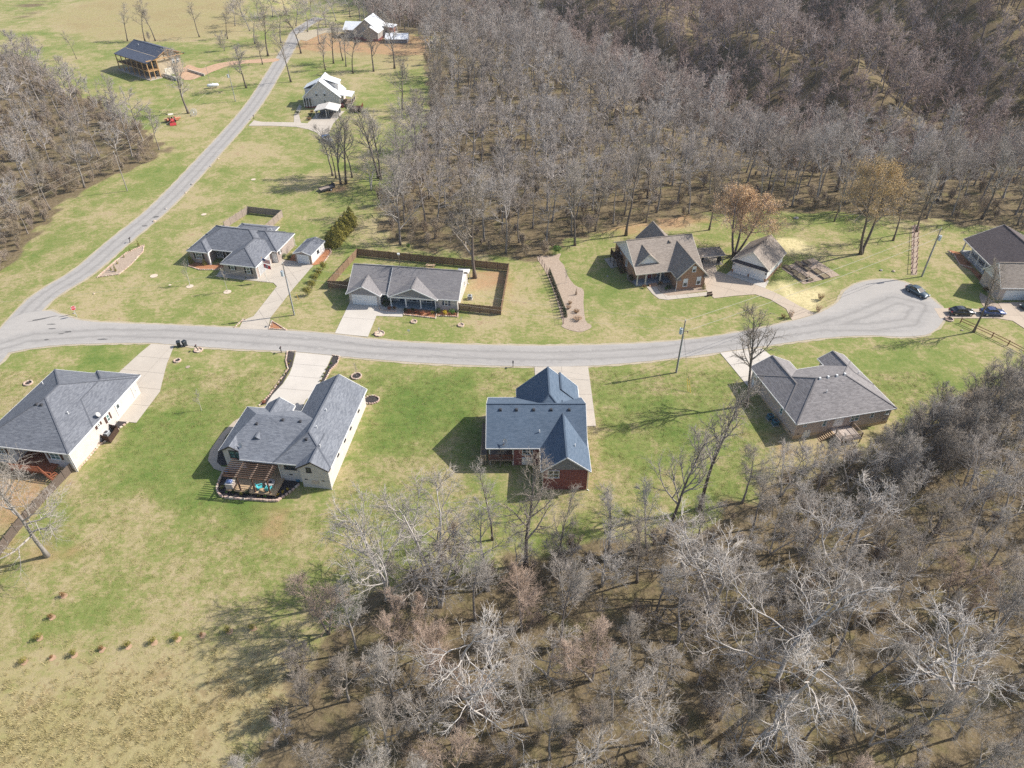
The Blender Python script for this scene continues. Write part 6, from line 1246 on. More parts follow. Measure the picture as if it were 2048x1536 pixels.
class Tree:
    """segments collected per number of sides, written out with numpy"""
    def __init__(s, seed): s.r = random.Random(seed); s.seg = {3: [], 4: [], 5: []}; s.spk = []; s.trunk = []; s.tips = []
    def rv(s):
        while True:
            v = Vector((s.r.uniform(-1, 1), s.r.uniform(-1, 1), s.r.uniform(-1, 1)))
            if .05 < v.length < 1: return v.normalized()
    def chain(s, p, d, L, r, r1, n, wob, up):
        pts = [p.copy()]; d = d.copy()
        for i in range(n):
            d = (d + s.rv() * wob + Vector((0, 0, up))).normalized(); p = p + d * (L / n); pts.append(p)
        return pts, [r + (r1 - r) * i / n for i in range(n + 1)], d
    def at(s, pts, rad, f):
        x = f * (len(pts) - 1); i = min(int(x), len(pts) - 2); k = x - i
        return pts[i].lerp(pts[i + 1], k), rad[i] + (rad[i + 1] - rad[i]) * k, (pts[i + 1] - pts[i]).normalized()
    def side(s, d, ang):
        a = d.orthogonal().normalized(); q = s.r.uniform(0, 2 * math.pi); b = a * math.cos(q) + d.cross(a) * math.sin(q)
        return (d * math.cos(ang) + b * math.sin(ang)).normalized()
    def grow(s, H, r0, fork=.35, stems=1, nl=9, nb=7, nt=7, ns=4, spread=55, wob=.18, up=.10, limb=.42, thick=1.0, lean=0, droop=0., low=False):
        R_ = s.r; base = Vector((0, 0, -.3))
        for k in range(stems):
            d0 = Vector((0, 0, 1)) + (s.rv() * .06 if stems == 1 else Vector((math.cos(k * 6.28 / stems + seed_off(k)), math.sin(k * 6.28 / stems + seed_off(k)), 0)) * R_.uniform(.14, .34))
            d0 = (d0 + Vector((lean, 0, 0))).normalized(); hh = H * (R_.uniform(.82, 1) if k else 1)
            pts, rad, _ = s.chain(base, d0, hh * .92, r0 * (1 if stems == 1 else .75), r0 * .13, 9, wob * .4, .05)
            s.trunk.append((pts, rad))
            for i in range(nl):
                f = fork + (1 - fork) * ((i + R_.random()) / nl) ** .9; p, r, d = s.at(pts, rad, min(.98, f))
                ang = R(spread) * (1.15 - .6 * f) * R_.uniform(.75, 1.2); L = H * limb * (1.12 - .75 * f) * R_.uniform(.75, 1.2)
                lp, lr, ld = s.chain(p, s.side(d, ang), L, max(.035, r * .58) * thick, .022 * thick, 6, wob, up)
                for a in range(6): s.seg[5].append((lp[a], lp[a + 1], lr[a], lr[a + 1]))
                for j in range(nb):
                    f2 = .18 + .82 * (j + R_.random()) / nb; p2, r2, d2 = s.at(lp, lr, min(.99, f2))
                    L2 = L * .5 * (1.15 - .6 * f2) * R_.uniform(.7, 1.25)
                    bp, br, bd = s.chain(p2, s.side(d2, R(R_.uniform(28, 62))), L2, max(.02, r2 * .6) * thick, .013 * thick, 4, wob * 1.15, up * .8 - droop)
                    for a in range(4): s.seg[4].append((bp[a], bp[a + 1], br[a], br[a + 1]))
                    for q in range(nt):
                        f3 = .15 + .85 * (q + R_.random()) / nt; p3, r3, d3 = s.at(bp, br, min(.99, f3)); L3 = L2 * .5 * R_.uniform(.6, 1.2) + .25
                        d3 = s.side(d3, R(R_.uniform(25, 60))); m = p3 + (d3 + Vector((0, 0, up * .6 - droop))).normalized() * L3 * .5; d4 = (d3 + s.rv() * .35).normalized(); e_ = m + d4 * L3 * .5
                        s.seg[3].append((p3, m, max(.012, r3 * .7) * thick, .011 * thick)); s.seg[3].append((m, e_, .011 * thick, .006 * thick)); s.tips.append(e_)
                        for u in range(ns):
                            g = R_.random(); b = (p3.lerp(m, g * 2) if g < .5 else m.lerp(e_, g * 2 - 1)); s.spk.append((b, b + s.side(d4, R(R_.uniform(25, 65))) * R_.uniform(.25, .75) * (L3 * .55 + .2), .0095 * thick)); s.tips.append(s.spk[-1][1])
        return s
    def meshes(s, tname, cname, bm_, tm_, buds=None, joined=False):
        mb = MB()
        for pts, rad in s.trunk:
            rings = []
            for i, (p, r) in enumerate(zip(pts, rad)):
                d = (pts[min(i + 1, len(pts) - 1)] - pts[max(i - 1, 0)]).normalized(); a = Vector((1, 0, 0)) - d * d.x; a.normalize(); b = d.cross(a); k = r * (1.5 if i == 0 else 1)
                rings.append([tuple(p + (a * math.cos(q) + b * math.sin(q)) * k) for q in [2 * math.pi * j / 7 for j in range(7)]])
            mb.loft(rings)
        V, F, MI = [], [], []; off = 0
        if joined:
            V.append(np.array(mb.v, np.float32)); F += [f for f in mb.f if len(f) == 4]; off = len(mb.v)
        quads = [np.array(F, np.int64).reshape(-1, 4)] if joined else []
        nq0 = len(F); tris = []
        for n, S in s.seg.items():
            if not S: continue
            P0 = np.array([a[0] for a in S]); P1 = np.array([a[1] for a in S]); r0 = np.array([a[2] for a in S])[:, None]; r1 = np.array([a[3] for a in S])[:, None]
            d = P1 - P0; d /= np.linalg.norm(d, axis=1, keepdims=True) + 1e-9; h_ = np.where(np.abs(d[:, 2:3]) > .9, np.array([[1., 0, 0]]), np.array([[0, 0, 1.]])); a = np.cross(d, h_); a /= np.linalg.norm(a, axis=1, keepdims=True) + 1e-9; b = np.cross(d, a)
            ring = [a * math.cos(2 * math.pi * i / n) + b * math.sin(2 * math.pi * i / n) for i in range(n)]
            vv = np.stack([P0 + x * r0 for x in ring] + [P1 + x * r1 for x in ring], 1); V.append(vv.reshape(-1, 3)); base = off + np.arange(len(S))[:, None] * 2 * n
            for i in range(n):
                j = (i + 1) % n; quads.append(np.concatenate([base + i, base + j, base + n + j, base + n + i], 1))
            off += len(S) * 2 * n
        if s.spk:
            P0 = np.array([a[0] for a in s.spk]); P1 = np.array([a[1] for a in s.spk]); r0 = np.array([a[2] for a in s.spk])[:, None]
            d = P1 - P0; d /= np.linalg.norm(d, axis=1, keepdims=True) + 1e-9; h_ = np.where(np.abs(d[:, 2:3]) > .9, np.array([[1., 0, 0]]), np.array([[0, 0, 1.]])); a = np.cross(d, h_); a /= np.linalg.norm(a, axis=1, keepdims=True) + 1e-9; b = np.cross(d, a)
            ring = [a * math.cos(2 * math.pi * i / 3) + b * math.sin(2 * math.pi * i / 3) for i in range(3)]
            vv = np.stack([P0 + x * r0 for x in ring] + [P1], 1); V.append(vv.reshape(-1, 3)); base = off + np.arange(len(s.spk))[:, None] * 4
            for i in range(3): tris.append(np.concatenate([base + i, base + (i + 1) % 3, base + 3], 1))
            off += len(s.spk) * 4
        nbud0 = sum(len(q) for q in tris)
        if buds:
            bmat, per, size = buds; rr = np.random.RandomState(5); C = np.repeat(np.array([tuple(p) for p in s.tips]), per, 0); C = C + rr.normal(0, size * 2.2, C.shape)
            q = rr.normal(0, 1, (len(C), 3, 3)); q /= np.linalg.norm(q, axis=2, keepdims=True); V.append((C[:, None, :] + q * size).reshape(-1, 3)); tris.append(off + np.arange(len(C) * 3).reshape(-1, 3)); off += len(C) * 3
        VV = np.concatenate(V).astype(np.float32); Q = np.concatenate(quads).astype(np.int32) if quads else np.zeros((0, 4), np.int32); TT = np.concatenate(tris).astype(np.int32) if tris else np.zeros((0, 3), np.int32)
        me = bpy.data.meshes.new(cname); me.vertices.add(len(VV)); me.vertices.foreach_set('co', VV.ravel()); me.loops.add(Q.size + TT.size); me.loops.foreach_set('vertex_index', np.concatenate([Q.ravel(), TT.ravel()]))
        me.polygons.add(len(Q) + len(TT)); me.polygons.foreach_set('loop_start', np.concatenate([np.arange(len(Q)) * 4, Q.size + np.arange(len(TT)) * 3]).astype(np.int32)); me.polygons.foreach_set('loop_total', np.concatenate([np.full(len(Q), 4), np.full(len(TT), 3)]).astype(np.int32))
        me.materials.append(tm_)
        mi = np.zeros(len(Q) + len(TT), np.int32)
        if buds: me.materials.append(buds[0]); mi[len(Q) + nbud0:] = 1
        if joined: me.materials.append(bm_); mi[:nq0] = len(me.materials) - 1
        me.polygons.foreach_set('material_index', mi); me.update(calc_edges=True)
        return (None if joined else mb.mesh(tname, bm_, True)), me
def seed_off(k): return [0.3, 0.9, 0.1, 0.6, 0.4][k % 5]
# ---- tree kinds (height of each prototype is H; instances are scaled)
KIND = {}
def kind(key, H, seeds, bm_, tm_, buds=None, **k):
    KIND[key] = (H, [Tree(s).grow(H, k.get('r0', .2), **{a: b for a, b in k.items() if a != 'r0'}).meshes('trunk', 'crown', bm_, tm_, buds) for s in seeds])
kind('wood', 15, (1, 2, 3), BK_GREY, TW_GREY, r0=.22, fork=.34, nl=11, nb=7, nt=7, ns=6, spread=58, wob=.24, limb=.40, thick=1.05)
kind('broad', 13, (11, 12, 13), BK_PALE, TW_PALE, r0=.25, fork=.22, stems=2, nl=8, nb=7, nt=7, ns=5, spread=72, wob=.34, up=.07, limb=.50, thick=1.15)
kind('rose', 12, (21, 22), BK_GREY, TW_ROSE, r0=.2, fork=.18, stems=2, nl=9, nb=8, nt=8, ns=6, spread=55, wob=.18, up=.12, limb=.44, thick=1.05)
kind('tall', 20, (31, 32, 33), BK_DARK, TW_GREY, r0=.27, fork=.36, nl=13, nb=7, nt=6, ns=4, spread=46, wob=.19, up=.13, limb=.36, thick=1.35)
kind('slim', 18, (41, 42), BK_DARK, TW_GREY, r0=.22, fork=.42, nl=10, nb=6, nt=6, ns=4, spread=44, wob=.2, limb=.34, thick=1.25)
kind('vase', 15, (45, 46), BK_DARK, TW_GREY, r0=.27, fork=.26, nl=12, nb=7, nt=6, ns=4, spread=46, wob=.18, up=.12, limb=.52, thick=1.25)
kind('bushy', 11, (51, 52), BK_GREY, TW_GREY, r0=.12, fork=.12, stems=4, nl=7, nb=6, nt=6, ns=5, spread=42, wob=.22, up=.14, limb=.40, thick=1.25)
kind('big', 15, (61, 62), BK_GREY, TW_PALE, r0=.25, fork=.22, stems=1, nl=15, nb=8, nt=7, ns=6, spread=68, wob=.25, limb=.5, thick=1.1)
kind('gnarl', 12, (55, 56, 57), BK_WHITE, BK_WHITE, r0=.24, fork=.28, stems=2, nl=7, nb=6, nt=6, ns=4, spread=78, wob=.42, up=.07, limb=.52, thick=1.1)
kind('orange', 9.5, (71,), BK_DARK, TW_ROSE, (bud('orange_buds', (.56, .375, .205)), 3, .085), r0=.22, fork=.3, stems=3, nl=8, nb=8, nt=7, ns=3, spread=60, wob=.2, limb=.46, thick=1.1)
kind('gold', 16, (75,), BK_DARK, TW_GREY, (bud('golden_buds', (.50, .35, .155)), 4, .09), r0=.32, fork=.42, stems=2, nl=11, nb=8, nt=7, ns=3, spread=64, wob=.22, limb=.50, thick=1.2)
kind('sapling', 3.2, (81, 82), BK_PALE, TW_GREY, r0=.03, fork=.35, nl=8, nb=3, nt=2, ns=1, spread=38, wob=.15, limb=.36, thick=.5)
kind('far', 17, (91, 92, 93, 94), BK_GREY, TW_BELT, r0=.22, fork=.42, nl=11, nb=7, nt=6, ns=5, spread=80, wob=.26, up=.09, limb=.50, thick=1.3)
_tn = {}
def _tn_total(): return sum(v for k, v in _tn.items() if k not in ('orange', 'gold', 'sapling'))
def plant(key, x, y, H, label, group=None, rz=None, name='bare_tree', wide=1.0, cat='tree', lean=0.0):
    n = _tn[key] = _tn.get(key, 0) + 1; H0, vs_ = KIND[key]; tr, cr = vs_[n % len(vs_)]; s = H / H0; rr = random.Random(n * 77 + len(key))
    e = empty(name, (x, y, T(x, y)), rr.uniform(0, 6.28) if rz is None else rz, label, cat, group); e.scale = (s * wide, s * wide, s); e.rotation_euler[0] = rr.uniform(-.05, .05) + lean; e.rotation_euler[1] = rr.uniform(-.05, .05)
    link('trunk', tr, e); link('crown', cr, e); return e
def plant_px(key, px, py, top, label, **k):
    x, y = G(px, py); return plant(key, x, y, max(2.0, height_to(x, y, top)), label, **k)
# yard trees one by one
plant_px('big', 95, 1112, 895, 'big pale leaning tree in bare soil beside the dark picket fence', wide=.9)
plant_px('tall', 1492, 812, 610, 'tall bare tree with a straight trunk between driveway and taupe brick house', wide=1.05); plant_px('tall', 1947, 664, 520, 'leaning bare tree beside the rail fence and the navy sedan')
plant_px('vase', 377, 227, 105, 'dark vase-shaped bare tree behind the red tractor', wide=1.1); plant_px('vase', 950, 556, 372, 'tall spreading grey tree inside the brown fenced backyard', wide=1.05); plant_px('big', 800, 490, 325, 'wide silvery tree behind the brown fence at the forest edge', wide=.85)
plant_px('tall', 1252, 471, 275, 'tall straight bare tree behind the tan brick house'); plant_px('tall', 1150, 491, 320, 'slim pale bare tree near the round green bush')
plant_px('orange', 1468, 512, 378, 'rounded orange-budding tree beside the detached garage', name='budding_tree', wide=1.2); plant_px('gold', 1722, 508, 318, 'tall golden-budding tree standing on the open lawn by the vine rows', name='budding_tree', wide=1.1)
plant_px('slim', 1786, 481, 335, 'dark slim tree between the golden tree and the vine rows'); plant_px('slim', 1832, 464, 320, 'dark leaning tree at the head of the vine rows'); plant_px('slim', 1668, 443, 330, 'dark bare tree on the lawn edge behind the raised garden boxes'); plant_px('tall', 1418, 460, 330, 'bare tree just behind the orange-budding tree')
for px, py, top in [(582, 164, 60), (602, 107, 15), (536, 112, 5), (525, 129, 70), (493, 176, 82), (651, 140, 72), (667, 127, 42), (686, 121, 40), (692, 133, 60), (706, 147, 62), (747, 143, 50), (789, 137, 30), (805, 220, 118)]:
    plant_px('tall' if px % 2 else 'slim', px, py, top, 'tall bare tree on the lawn between the two white-roofed houses and the lane', group='lawn trees around the white-roofed houses', wide=1.45)
for px, py, top, kd in [(665, 352, 252, 'tall'), (672, 356, 262, 'slim'), (682, 369, 242, 'tall'), (692, 368, 228, 'tall'), (704, 355, 250, 'slim'), (742, 381, 300, 'broad'), (757, 357, 205, 'tall'), (762, 360, 215, 'tall'), (798, 332, 235, 'slim'), (831, 302, 175, 'tall'), (834, 299, 200, 'slim'), (880, 296, 190, 'tall')]:
    plant_px(kd, px, py, top, 'bare tree in the open clump behind the utility trailer', group='clump of trees by the utility trailer', wide=1.3)
for px, py, top in [(500, 62, 2), (520, 42, -15), (545, 34, -20), (562, 86, 12), (592, 52, -5), (615, 64, 5), (622, 28, -20), (652, 54, 2), (672, 42, -10), (470, 52, 0), (486, 34, -18), (700, 34, -18), (575, 30, -22), (596, 30, -18), (640, 88, 20), (510, 88, 22)]: plant_px('far', px, py, top, 'bare grey tree in the grove at the far end of the lane', group='grove at the far end of the lane', wide=1.7)
for px, py, top in [(255, 82, 8), (290, 82, 0), (311, 82, 5), (399, 74, 0), (455, 78, 12)]: plant_px('slim', px, py, top, 'slender bare tree along the meadow fence row behind the timber porch house', group='fence row trees by the meadow', wide=1.4)
plant_px('bushy', 449, 102, 62, 'small reddish bushy tree by the orange gravel drive'); plant_px('slim', 153, 118, 60, 'lone small tree at the woods edge facing the timber porch house'); plant_px('bushy', 299, 83, 62, 'small shrubby tree in the meadow fence row')
for px, py, top, lb in [(380, 572, 520, 'thin sapling in a pale ring bed below the yellow evergreens'), (455, 583, 530, 'thin sapling in a pale ring bed before the garage wing'), (403, 821, 780, 'pinkish young sapling in the lawn of the pergola house'), (713, 752, 722, 'leafless sapling in the round stone-edged bed'), (922, 650, 632, 'tiny twig sapling before the brown fence'), (828, 643, 626, 'tiny twig sapling before the columned porch'), (1133, 566, 535, 'bare young tree in the pale chip bed')]: plant_px('sapling', px, py, top, lb, name='sapling', wide=1.2)
for px, py, top, kd in [(1400, 1018, 780, 'tall'), (1330, 1085, 860, 'tall'), (1052, 1130, 945, 'vase'), (1110, 1150, 1000, 'slim'), (870, 1175, 985, 'broad'), (775, 1200, 1010, 'broad'), (1000, 935, 890, 'slim'), (985, 1080, 945, 'slim')]: plant_px(kd, px, py, top, 'bare tree at the lawn edge of the woods below the brick houses', group='trees at the lawn edge of the lower woods')
for px, py, top in [(1535, 1400, 1215), (880, 1215, 1095), (930, 1390, 1240), (1690, 1160, 1010), (1900, 1420, 1260), (1420, 1220, 1070)]: plant_px('gnarl', px, py, top, 'white-barked tree with long crooked limbs in the lower woods', group='white crooked trees of the lower woods', wide=1.25)
# ---- woods: scatter with a minimum spacing
def project(x, y, z):
    d = y * _c - (z - CAM_H) * _s; return (1024 + CAM_F * x / d, 768 - CAM_F * (y * _s + (z - CAM_H) * _c) / d, d)
def scatter(poly, spacing, seed, lim=None, bb=None, tries=12000):
    rr = np.random.RandomState(seed); x0, x1, y0, y1 = bb or (min(p[0] for p in poly), max(p[0] for p in poly), min(p[1] for p in poly), max(p[1] for p in poly))
    xs = rr.uniform(x0, x1, tries); ys = rr.uniform(y0, y1, tries); ok = inside(xs, ys, poly); cell = {}; out = []
    for x, y in zip(xs[ok], ys[ok]):
        i, j = int(x // spacing), int(y // spacing)
        if any(math.hypot(x - a, y - b) < spacing for di in (-1, 0, 1) for dj in (-1, 0, 1) for a, b in cell.get((i + di, j + dj), ())): continue
        z = T(x, y); px, py, d = project(x, y, z); qx, qy, _ = project(x, y, z + 14)
        if d < 5 or min(px, qx) > 2200 or max(px, qx) < -150 or qy > 1620 or py < -60: continue
        cell.setdefault((i, j), []).append((x, y)); out.append((x, y))
    return out
rr = random.Random(9); CAND = []
for x, y in scatter(LITTER[0], 4.25, 1, bb=(-60, 95, 20, 96)):
    k = rr.random(); px, py, _ = project(x, y, T(x, y)); rose = (600 < px < 1150 and py > 1250)
    kd = 'rose' if (rose and k < .3) else ('broad' if k < .42 else ('wood' if k < .85 else ('bushy' if k < .95 else 'rose')))
    if px < 700 and py > 1330 and k < .5: continue
    if px > 1780 and py < 960: kd = 'wood'
    CAND.append((x, y, kd, {'wood': rr.uniform(9, 15), 'broad': rr.uniform(7, 12.5), 'rose': rr.uniform(7, 11), 'bushy': rr.uniform(4, 8)}[kd], {'wood': 'tall grey tree in the lower woods', 'broad': 'pale crooked tree in the lower woods', 'rose': 'rosy-twigged tree in the lower woods', 'bushy': 'many-stemmed thicket tree in the lower woods'}[kd], 'bare trees of the lower woods', 0))
for x, y in scatter(LITTER[1], 7.2, 2, bb=(-215, -85, 130, 300)):
    k = rr.random(); kd = 'bushy' if k < .45 else ('wood' if k < .8 else 'broad')
    CAND.append((x, y, kd, {'wood': rr.uniform(12, 18), 'broad': rr.uniform(11, 16), 'bushy': rr.uniform(6, 12)}[kd], {'wood': 'tall grey tree in the woods across the lane', 'broad': 'pale forked tree in the woods across the lane', 'bushy': 'many-stemmed thicket tree in the woods across the lane'}[kd], 'bare trees of the woods across the lane', 1))
for x, y in scatter(LITTER[2], 5.6, 3, bb=(-95, 330, 140, 480), tries=60000):
    if x < -5 and y < 330 and rr.random() < .5 * (1 - (x + 45) / 40 * .6): continue
    e_ = float(seg_dist(np.array([x]), np.array([y]), LITTER[2][:17])[0]); kd = 'far' if rr.random() < .75 else 'tall'
    CAND.append((x, y, kd, rr.uniform(13, 20), 'grey bare tree at the back forest edge', 'bare trees along the back forest edge', 2 + (e_ > 14)))
LIMX = [(500, 1300), (560, 1190), (640, 1060), (800, 975), (1000, 940), (1080, 1000), (1190, 1000), (1230, 960), (1400, 860), (1450, 900), (1500, 885), (1720, 888), (1790, 830), (1850, 780), (1950, 720), (2048, 680), (2300, 600)]
def fit(c_):
    # crowns stay below the skyline seen before the houses
    if c_[6] != 0: return c_
    px, py, _ = project(c_[0], c_[1], T(c_[0], c_[1])); lim = float(np.interp(px, [a for a, b in LIMX], [b for a, b in LIMX]))
    return c_[:3] + (min(c_[3], 1.0 * height_to(c_[0], c_[1], lim)),) + c_[4:]
for px, py, top in [(1555, 935, 885), (1590, 948, 890), (1625, 935, 888), (1662, 950, 895), (1700, 940, 890), (1735, 925, 862), (1765, 935, 845), (1800, 915, 825), (1825, 895, 800), (1850, 905, 790), (1872, 870, 775), (1900, 880, 765), (1922, 850, 745), (1950, 860, 735), (1975, 830, 720), (2000, 845, 715), (2025, 805, 700), (2045, 820, 690), (1780, 975, 860), (1840, 950, 815), (1890, 940, 800), (1940, 920, 770), (1990, 900, 745), (2035, 880, 720)]:
    q_ = G(px, py); CAND.append((q_[0], q_[1], rr.choice(['wood', 'wood', 'bushy']), max(4.0, height_to(q_[0], q_[1], top)), 'tall grey tree in the lower woods', 'bare trees of the lower woods', 0))
CAND = [c_ for c_ in map(fit, CAND) if c_[3] > 2.5]
CAND.sort(key=lambda c_: (c_[6] == 3, -c_[3] / math.dist((c_[0], c_[1], 0), (0, 0, CAM_H))))
NIND = 300 - _tn_total() - 2
far = CAND[NIND:]
def where(x, y, zn):
    if zn == 0: return ' beside the dry field' if x < -14 else (', below the red brick house' if x < 16 else (', between the two brick houses' if x < 36 else (', right behind the taupe brick house' if y > 66 else ', deep below the taupe brick house')))
    if zn == 1: return ', along the mown verge' if seg_dist(np.array([x]), np.array([y]), LITTER[1], True)[0] < 9 else ', deep inside'
    return ' beyond the trailer clump' if x < -38 else (' behind the brown picket fence' if x < 6 else (' behind the tan brick house' if x < 40 else (' behind the golden tree' if x < 85 else ' behind the white porch house')))
for x, y, kd, H_, lb, gp, zn in CAND[:NIND]: plant(kd, x, y, H_, lb + where(x, y, zn), gp, wide=rr.uniform(.9, 1.2))
# ---- the rest of the forest: one mass of instanced trees
def gn_scatter(name, pts, protos, label, cat):
    """one stuff object: mesh points with rotation, scale and variant, instanced by geometry nodes"""
    me = bpy.data.meshes.new(name); me.from_pydata([p[:3] for p in pts], [], [])
    for nm, typ, vals in (('rz', 'FLOAT', [p[3] for p in pts]), ('sc', 'FLOAT', [p[4] for p in pts]), ('ix', 'INT', [p[5] for p in pts])):
        me.attributes.new(nm, typ, 'POINT').data.foreach_set('value', vals)
    o = tag(link(name, me), label, cat, kind='stuff'); cl = bpy.data.collections.new(name + '_kinds')
    for i, m in enumerate(protos): cl.objects.link(bpy.data.objects.new('%s_kind_%02d' % (name, i), m))
    ng = bpy.data.node_groups.new(name, 'GeometryNodeTree'); ng.interface.new_socket('Geometry', in_out='INPUT', socket_type='NodeSocketGeometry'); ng.interface.new_socket('Geometry', in_out='OUTPUT', socket_type='NodeSocketGeometry')
    N = ng.nodes.new; gi, go = N('NodeGroupInput'), N('NodeGroupOutput'); ci = N('GeometryNodeCollectionInfo'); ci.inputs['Collection'].default_value = cl; ci.inputs['Separate Children'].default_value = True; ci.inputs['Reset Children'].default_value = True
    io = N('GeometryNodeInstanceOnPoints'); io.inputs['Pick Instance'].default_value = True
    def na(nm, dt): a = N('GeometryNodeInputNamedAttribute'); a.data_type = dt; a.inputs['Name'].default_value = nm; return a.outputs[0]
    cx = N('ShaderNodeCombineXYZ'); L = ng.links.new; L(na('rz', 'FLOAT'), cx.inputs[2]); L(cx.outputs[0], io.inputs['Rotation']); L(na('sc', 'FLOAT'), io.inputs['Scale']); L(na('ix', 'INT'), io.inputs['Instance Index'])
    mp_ = N('GeometryNodeMeshToPoints'); L(gi.outputs[0], mp_.inputs[0]); L(mp_.outputs[0], io.inputs['Points']); L(ci.outputs[0], io.inputs['Instance']); L(io.outputs[0], go.inputs[0])
    md = o.modifiers.new('scatter', 'NODES'); md.node_group = ng; return o
def lite(seed, H, bm_, tm_, **k): return Tree(seed).grow(H, .22, **k).meshes('t', 'tree', bm_, tm_, joined=True)[1]
FAR = [lite(100 + i, 16, BK_GREY, TW_BELT, fork=.40, nl=10, nb=6, nt=6, ns=4, spread=80 if i % 2 else 62, wob=.26, up=.09, limb=.50, thick=1.7) for i in range(4)] + [lite(110 + i, 15, BK_FAR, TW_FAR, fork=.36, nl=9, nb=6, nt=6, ns=4, spread=80 if i % 2 else 60, wob=.26, up=.09, limb=.52, thick=1.9) for i in range(4)]
pts = []
for x, y, kd, H_, lb, gp, zn in far:
    q = float(seg_dist(np.array([x]), np.array([y]), RIM)[0]) * (1 if inside(np.array([x]), np.array([y]), BEYOND)[0] else -1)
    pts.append((x, y, T(x, y), rr.uniform(0, 6.28), H_ / 16 if zn < 2 else rr.uniform(.65, 1.25), rr.randrange(4) if (zn < 2 or q < rr.uniform(6, 16)) else 4 + rr.randrange(4)))
gn_scatter('distant_forest', pts, FAR, 'leafless forest on the ravine slopes and the far hillside', 'forest')
def shrub(seed, H, mat, n=5, twigs=3):
    return Tree(seed).grow(H, .035, fork=.08, stems=n, nl=6, nb=4, nt=3, ns=twigs, spread=34, wob=.28, up=.16, limb=.5, thick=1.1).meshes('t', 'brush', mat, mat, joined=True)[1]
BR = [shrub(200 + i, 3.0 if i < 4 else 4.6, BRUSH, 5 + i % 3) for i in range(7)]
pts = []
for P, sp, sd, bb, prob in ((LITTER[0], 2.6, 21, (-60, 95, 20, 96), .55), (LITTER[1], 2.6, 22, (-215, -85, 130, 300), .8), (LITTER[2], 3.0, 23, (-95, 190, 140, 300), .6)):
    for x, y in scatter(P, sp, sd, bb=bb, tries=26000):
        e_ = seg_dist(np.array([x]), np.array([y]), P, True)[0]
        if rr.random() < prob * (1.0 if e_ < 7 else .55): pts.append((x, y, T(x, y), rr.uniform(0, 6.28), rr.uniform(.45, 1.25), rr.randrange(7 if (P is LITTER[1] or (P is LITTER[2] and e_ < 9)) else 4)))
gn_scatter('undergrowth', pts, BR, 'tangled brown undergrowth on the forest floor', 'undergrowth')
# ---- tall dry grass and lawn tufts
def tuft(seed, n, h_, w, mats):
    rr_ = random.Random(seed); mb = MB()
    for i in range(n):
        a = rr_.uniform(0, 6.28); x, y = rr_.gauss(0, w), rr_.gauss(0, w); l = h_ * rr_.uniform(.5, 1.1); t_ = rr_.uniform(.2, .8) * l; b = .022
        mb.face([(x - b * math.sin(a), y + b * math.cos(a), 0), (x + b * math.sin(a), y - b * math.cos(a), 0), (x + math.cos(a) * t_, y + math.sin(a) * t_, l)])
    return mb.mesh('tuft', mats)
def grassmat(name, c1, c2):
    t = NT(name, .9, .05); oi = t.n('ObjectInfo').outputs['Random']; t.color(t.ramp(oi, [(0, c1), (1, c2)])); return t.mat
DG = [tuft(300 + i, 34, .30, .18, grassmat('dry_blades', (.33, .285, .13), (.48, .40, .215))) for i in range(3)]; GG = [tuft(310 + i, 26, .12, .22, grassmat('lawn_blades', (.21, .22, .06), (.37, .31, .15))) for i in range(3)]
pts = []; rs = np.random.RandomState(8); n = 26000; xs = rs.uniform(-75, 5, n); ys = rs.uniform(26, 62, n); v = region(xs, ys, DRY[:1], 9.0)
for x, y, k in zip(xs, ys, v):
    if k > rs.uniform(.3, 1.9): pts.append((x, y, T(x, y) - .02, rs.uniform(0, 6.28), rs.uniform(.5, 1.3), rs.randint(3)))
gn_scatter('dry_grass', pts, DG, 'tall dry tan grass of the unmown field edge', 'grass')
pts = []; n = 42000; xs = rs.uniform(-95, 75, n); ys = rs.uniform(36, 100, n); lit_ = np.maximum(region(xs, ys, LITTER[:1], 2.0), region(xs, ys, DRY[:1], 3.0))
def clear(x, y):
    for o_, w_, b_ in (((3.7, 83), 0, (-9, 8.2, -11, 10)), ((-26.5, 72.5), Y2, (-19, 1, -4, 20)), ((-65.9, 76), Y1, (-17, 1.5, -2, 20)), ((44.4, 82.6), Y4, (-.5, 18.5, -3, 16))):
        dx, dy = x - o_[0], y - o_[1]; lx, ly = dx * math.cos(w_) + dy * math.sin(w_), -dx * math.sin(w_) + dy * math.cos(w_)
        if b_[0] < lx < b_[1] and b_[2] < ly < b_[3]: return False
    return True
PAVED = [cul, W([(303, 688), (349, 691), (334, 728), (320, 784), (273, 846), (230, 842), (262, 758)]), W([(575, 704), (680, 712), (650, 760), (598, 830), (556, 834), (519, 811), (566, 760)]), W([(1069, 734), (1176, 733), (1192, 853), (1072, 785)]), W([(1440, 706), (1523, 696), (1556, 724), (1508, 781)]), W([(416, 945), (600, 970), (550, 1005), (432, 995)])]
pav = np.zeros(n, bool)
for P in PAVED: pav |= inside(xs, ys, P)
for x, y, k, pv in zip(xs, ys, lit_, pav):
    if k < .2 and not pv and clear(x, y): pts.append((x, y, T(x, y) - .015, rs.uniform(0, 6.28), rs.uniform(.5, 1.2), rs.randint(3)))
gn_scatter('lawn_grass', pts, GG, 'short winter lawn grass around the houses', 'grass')
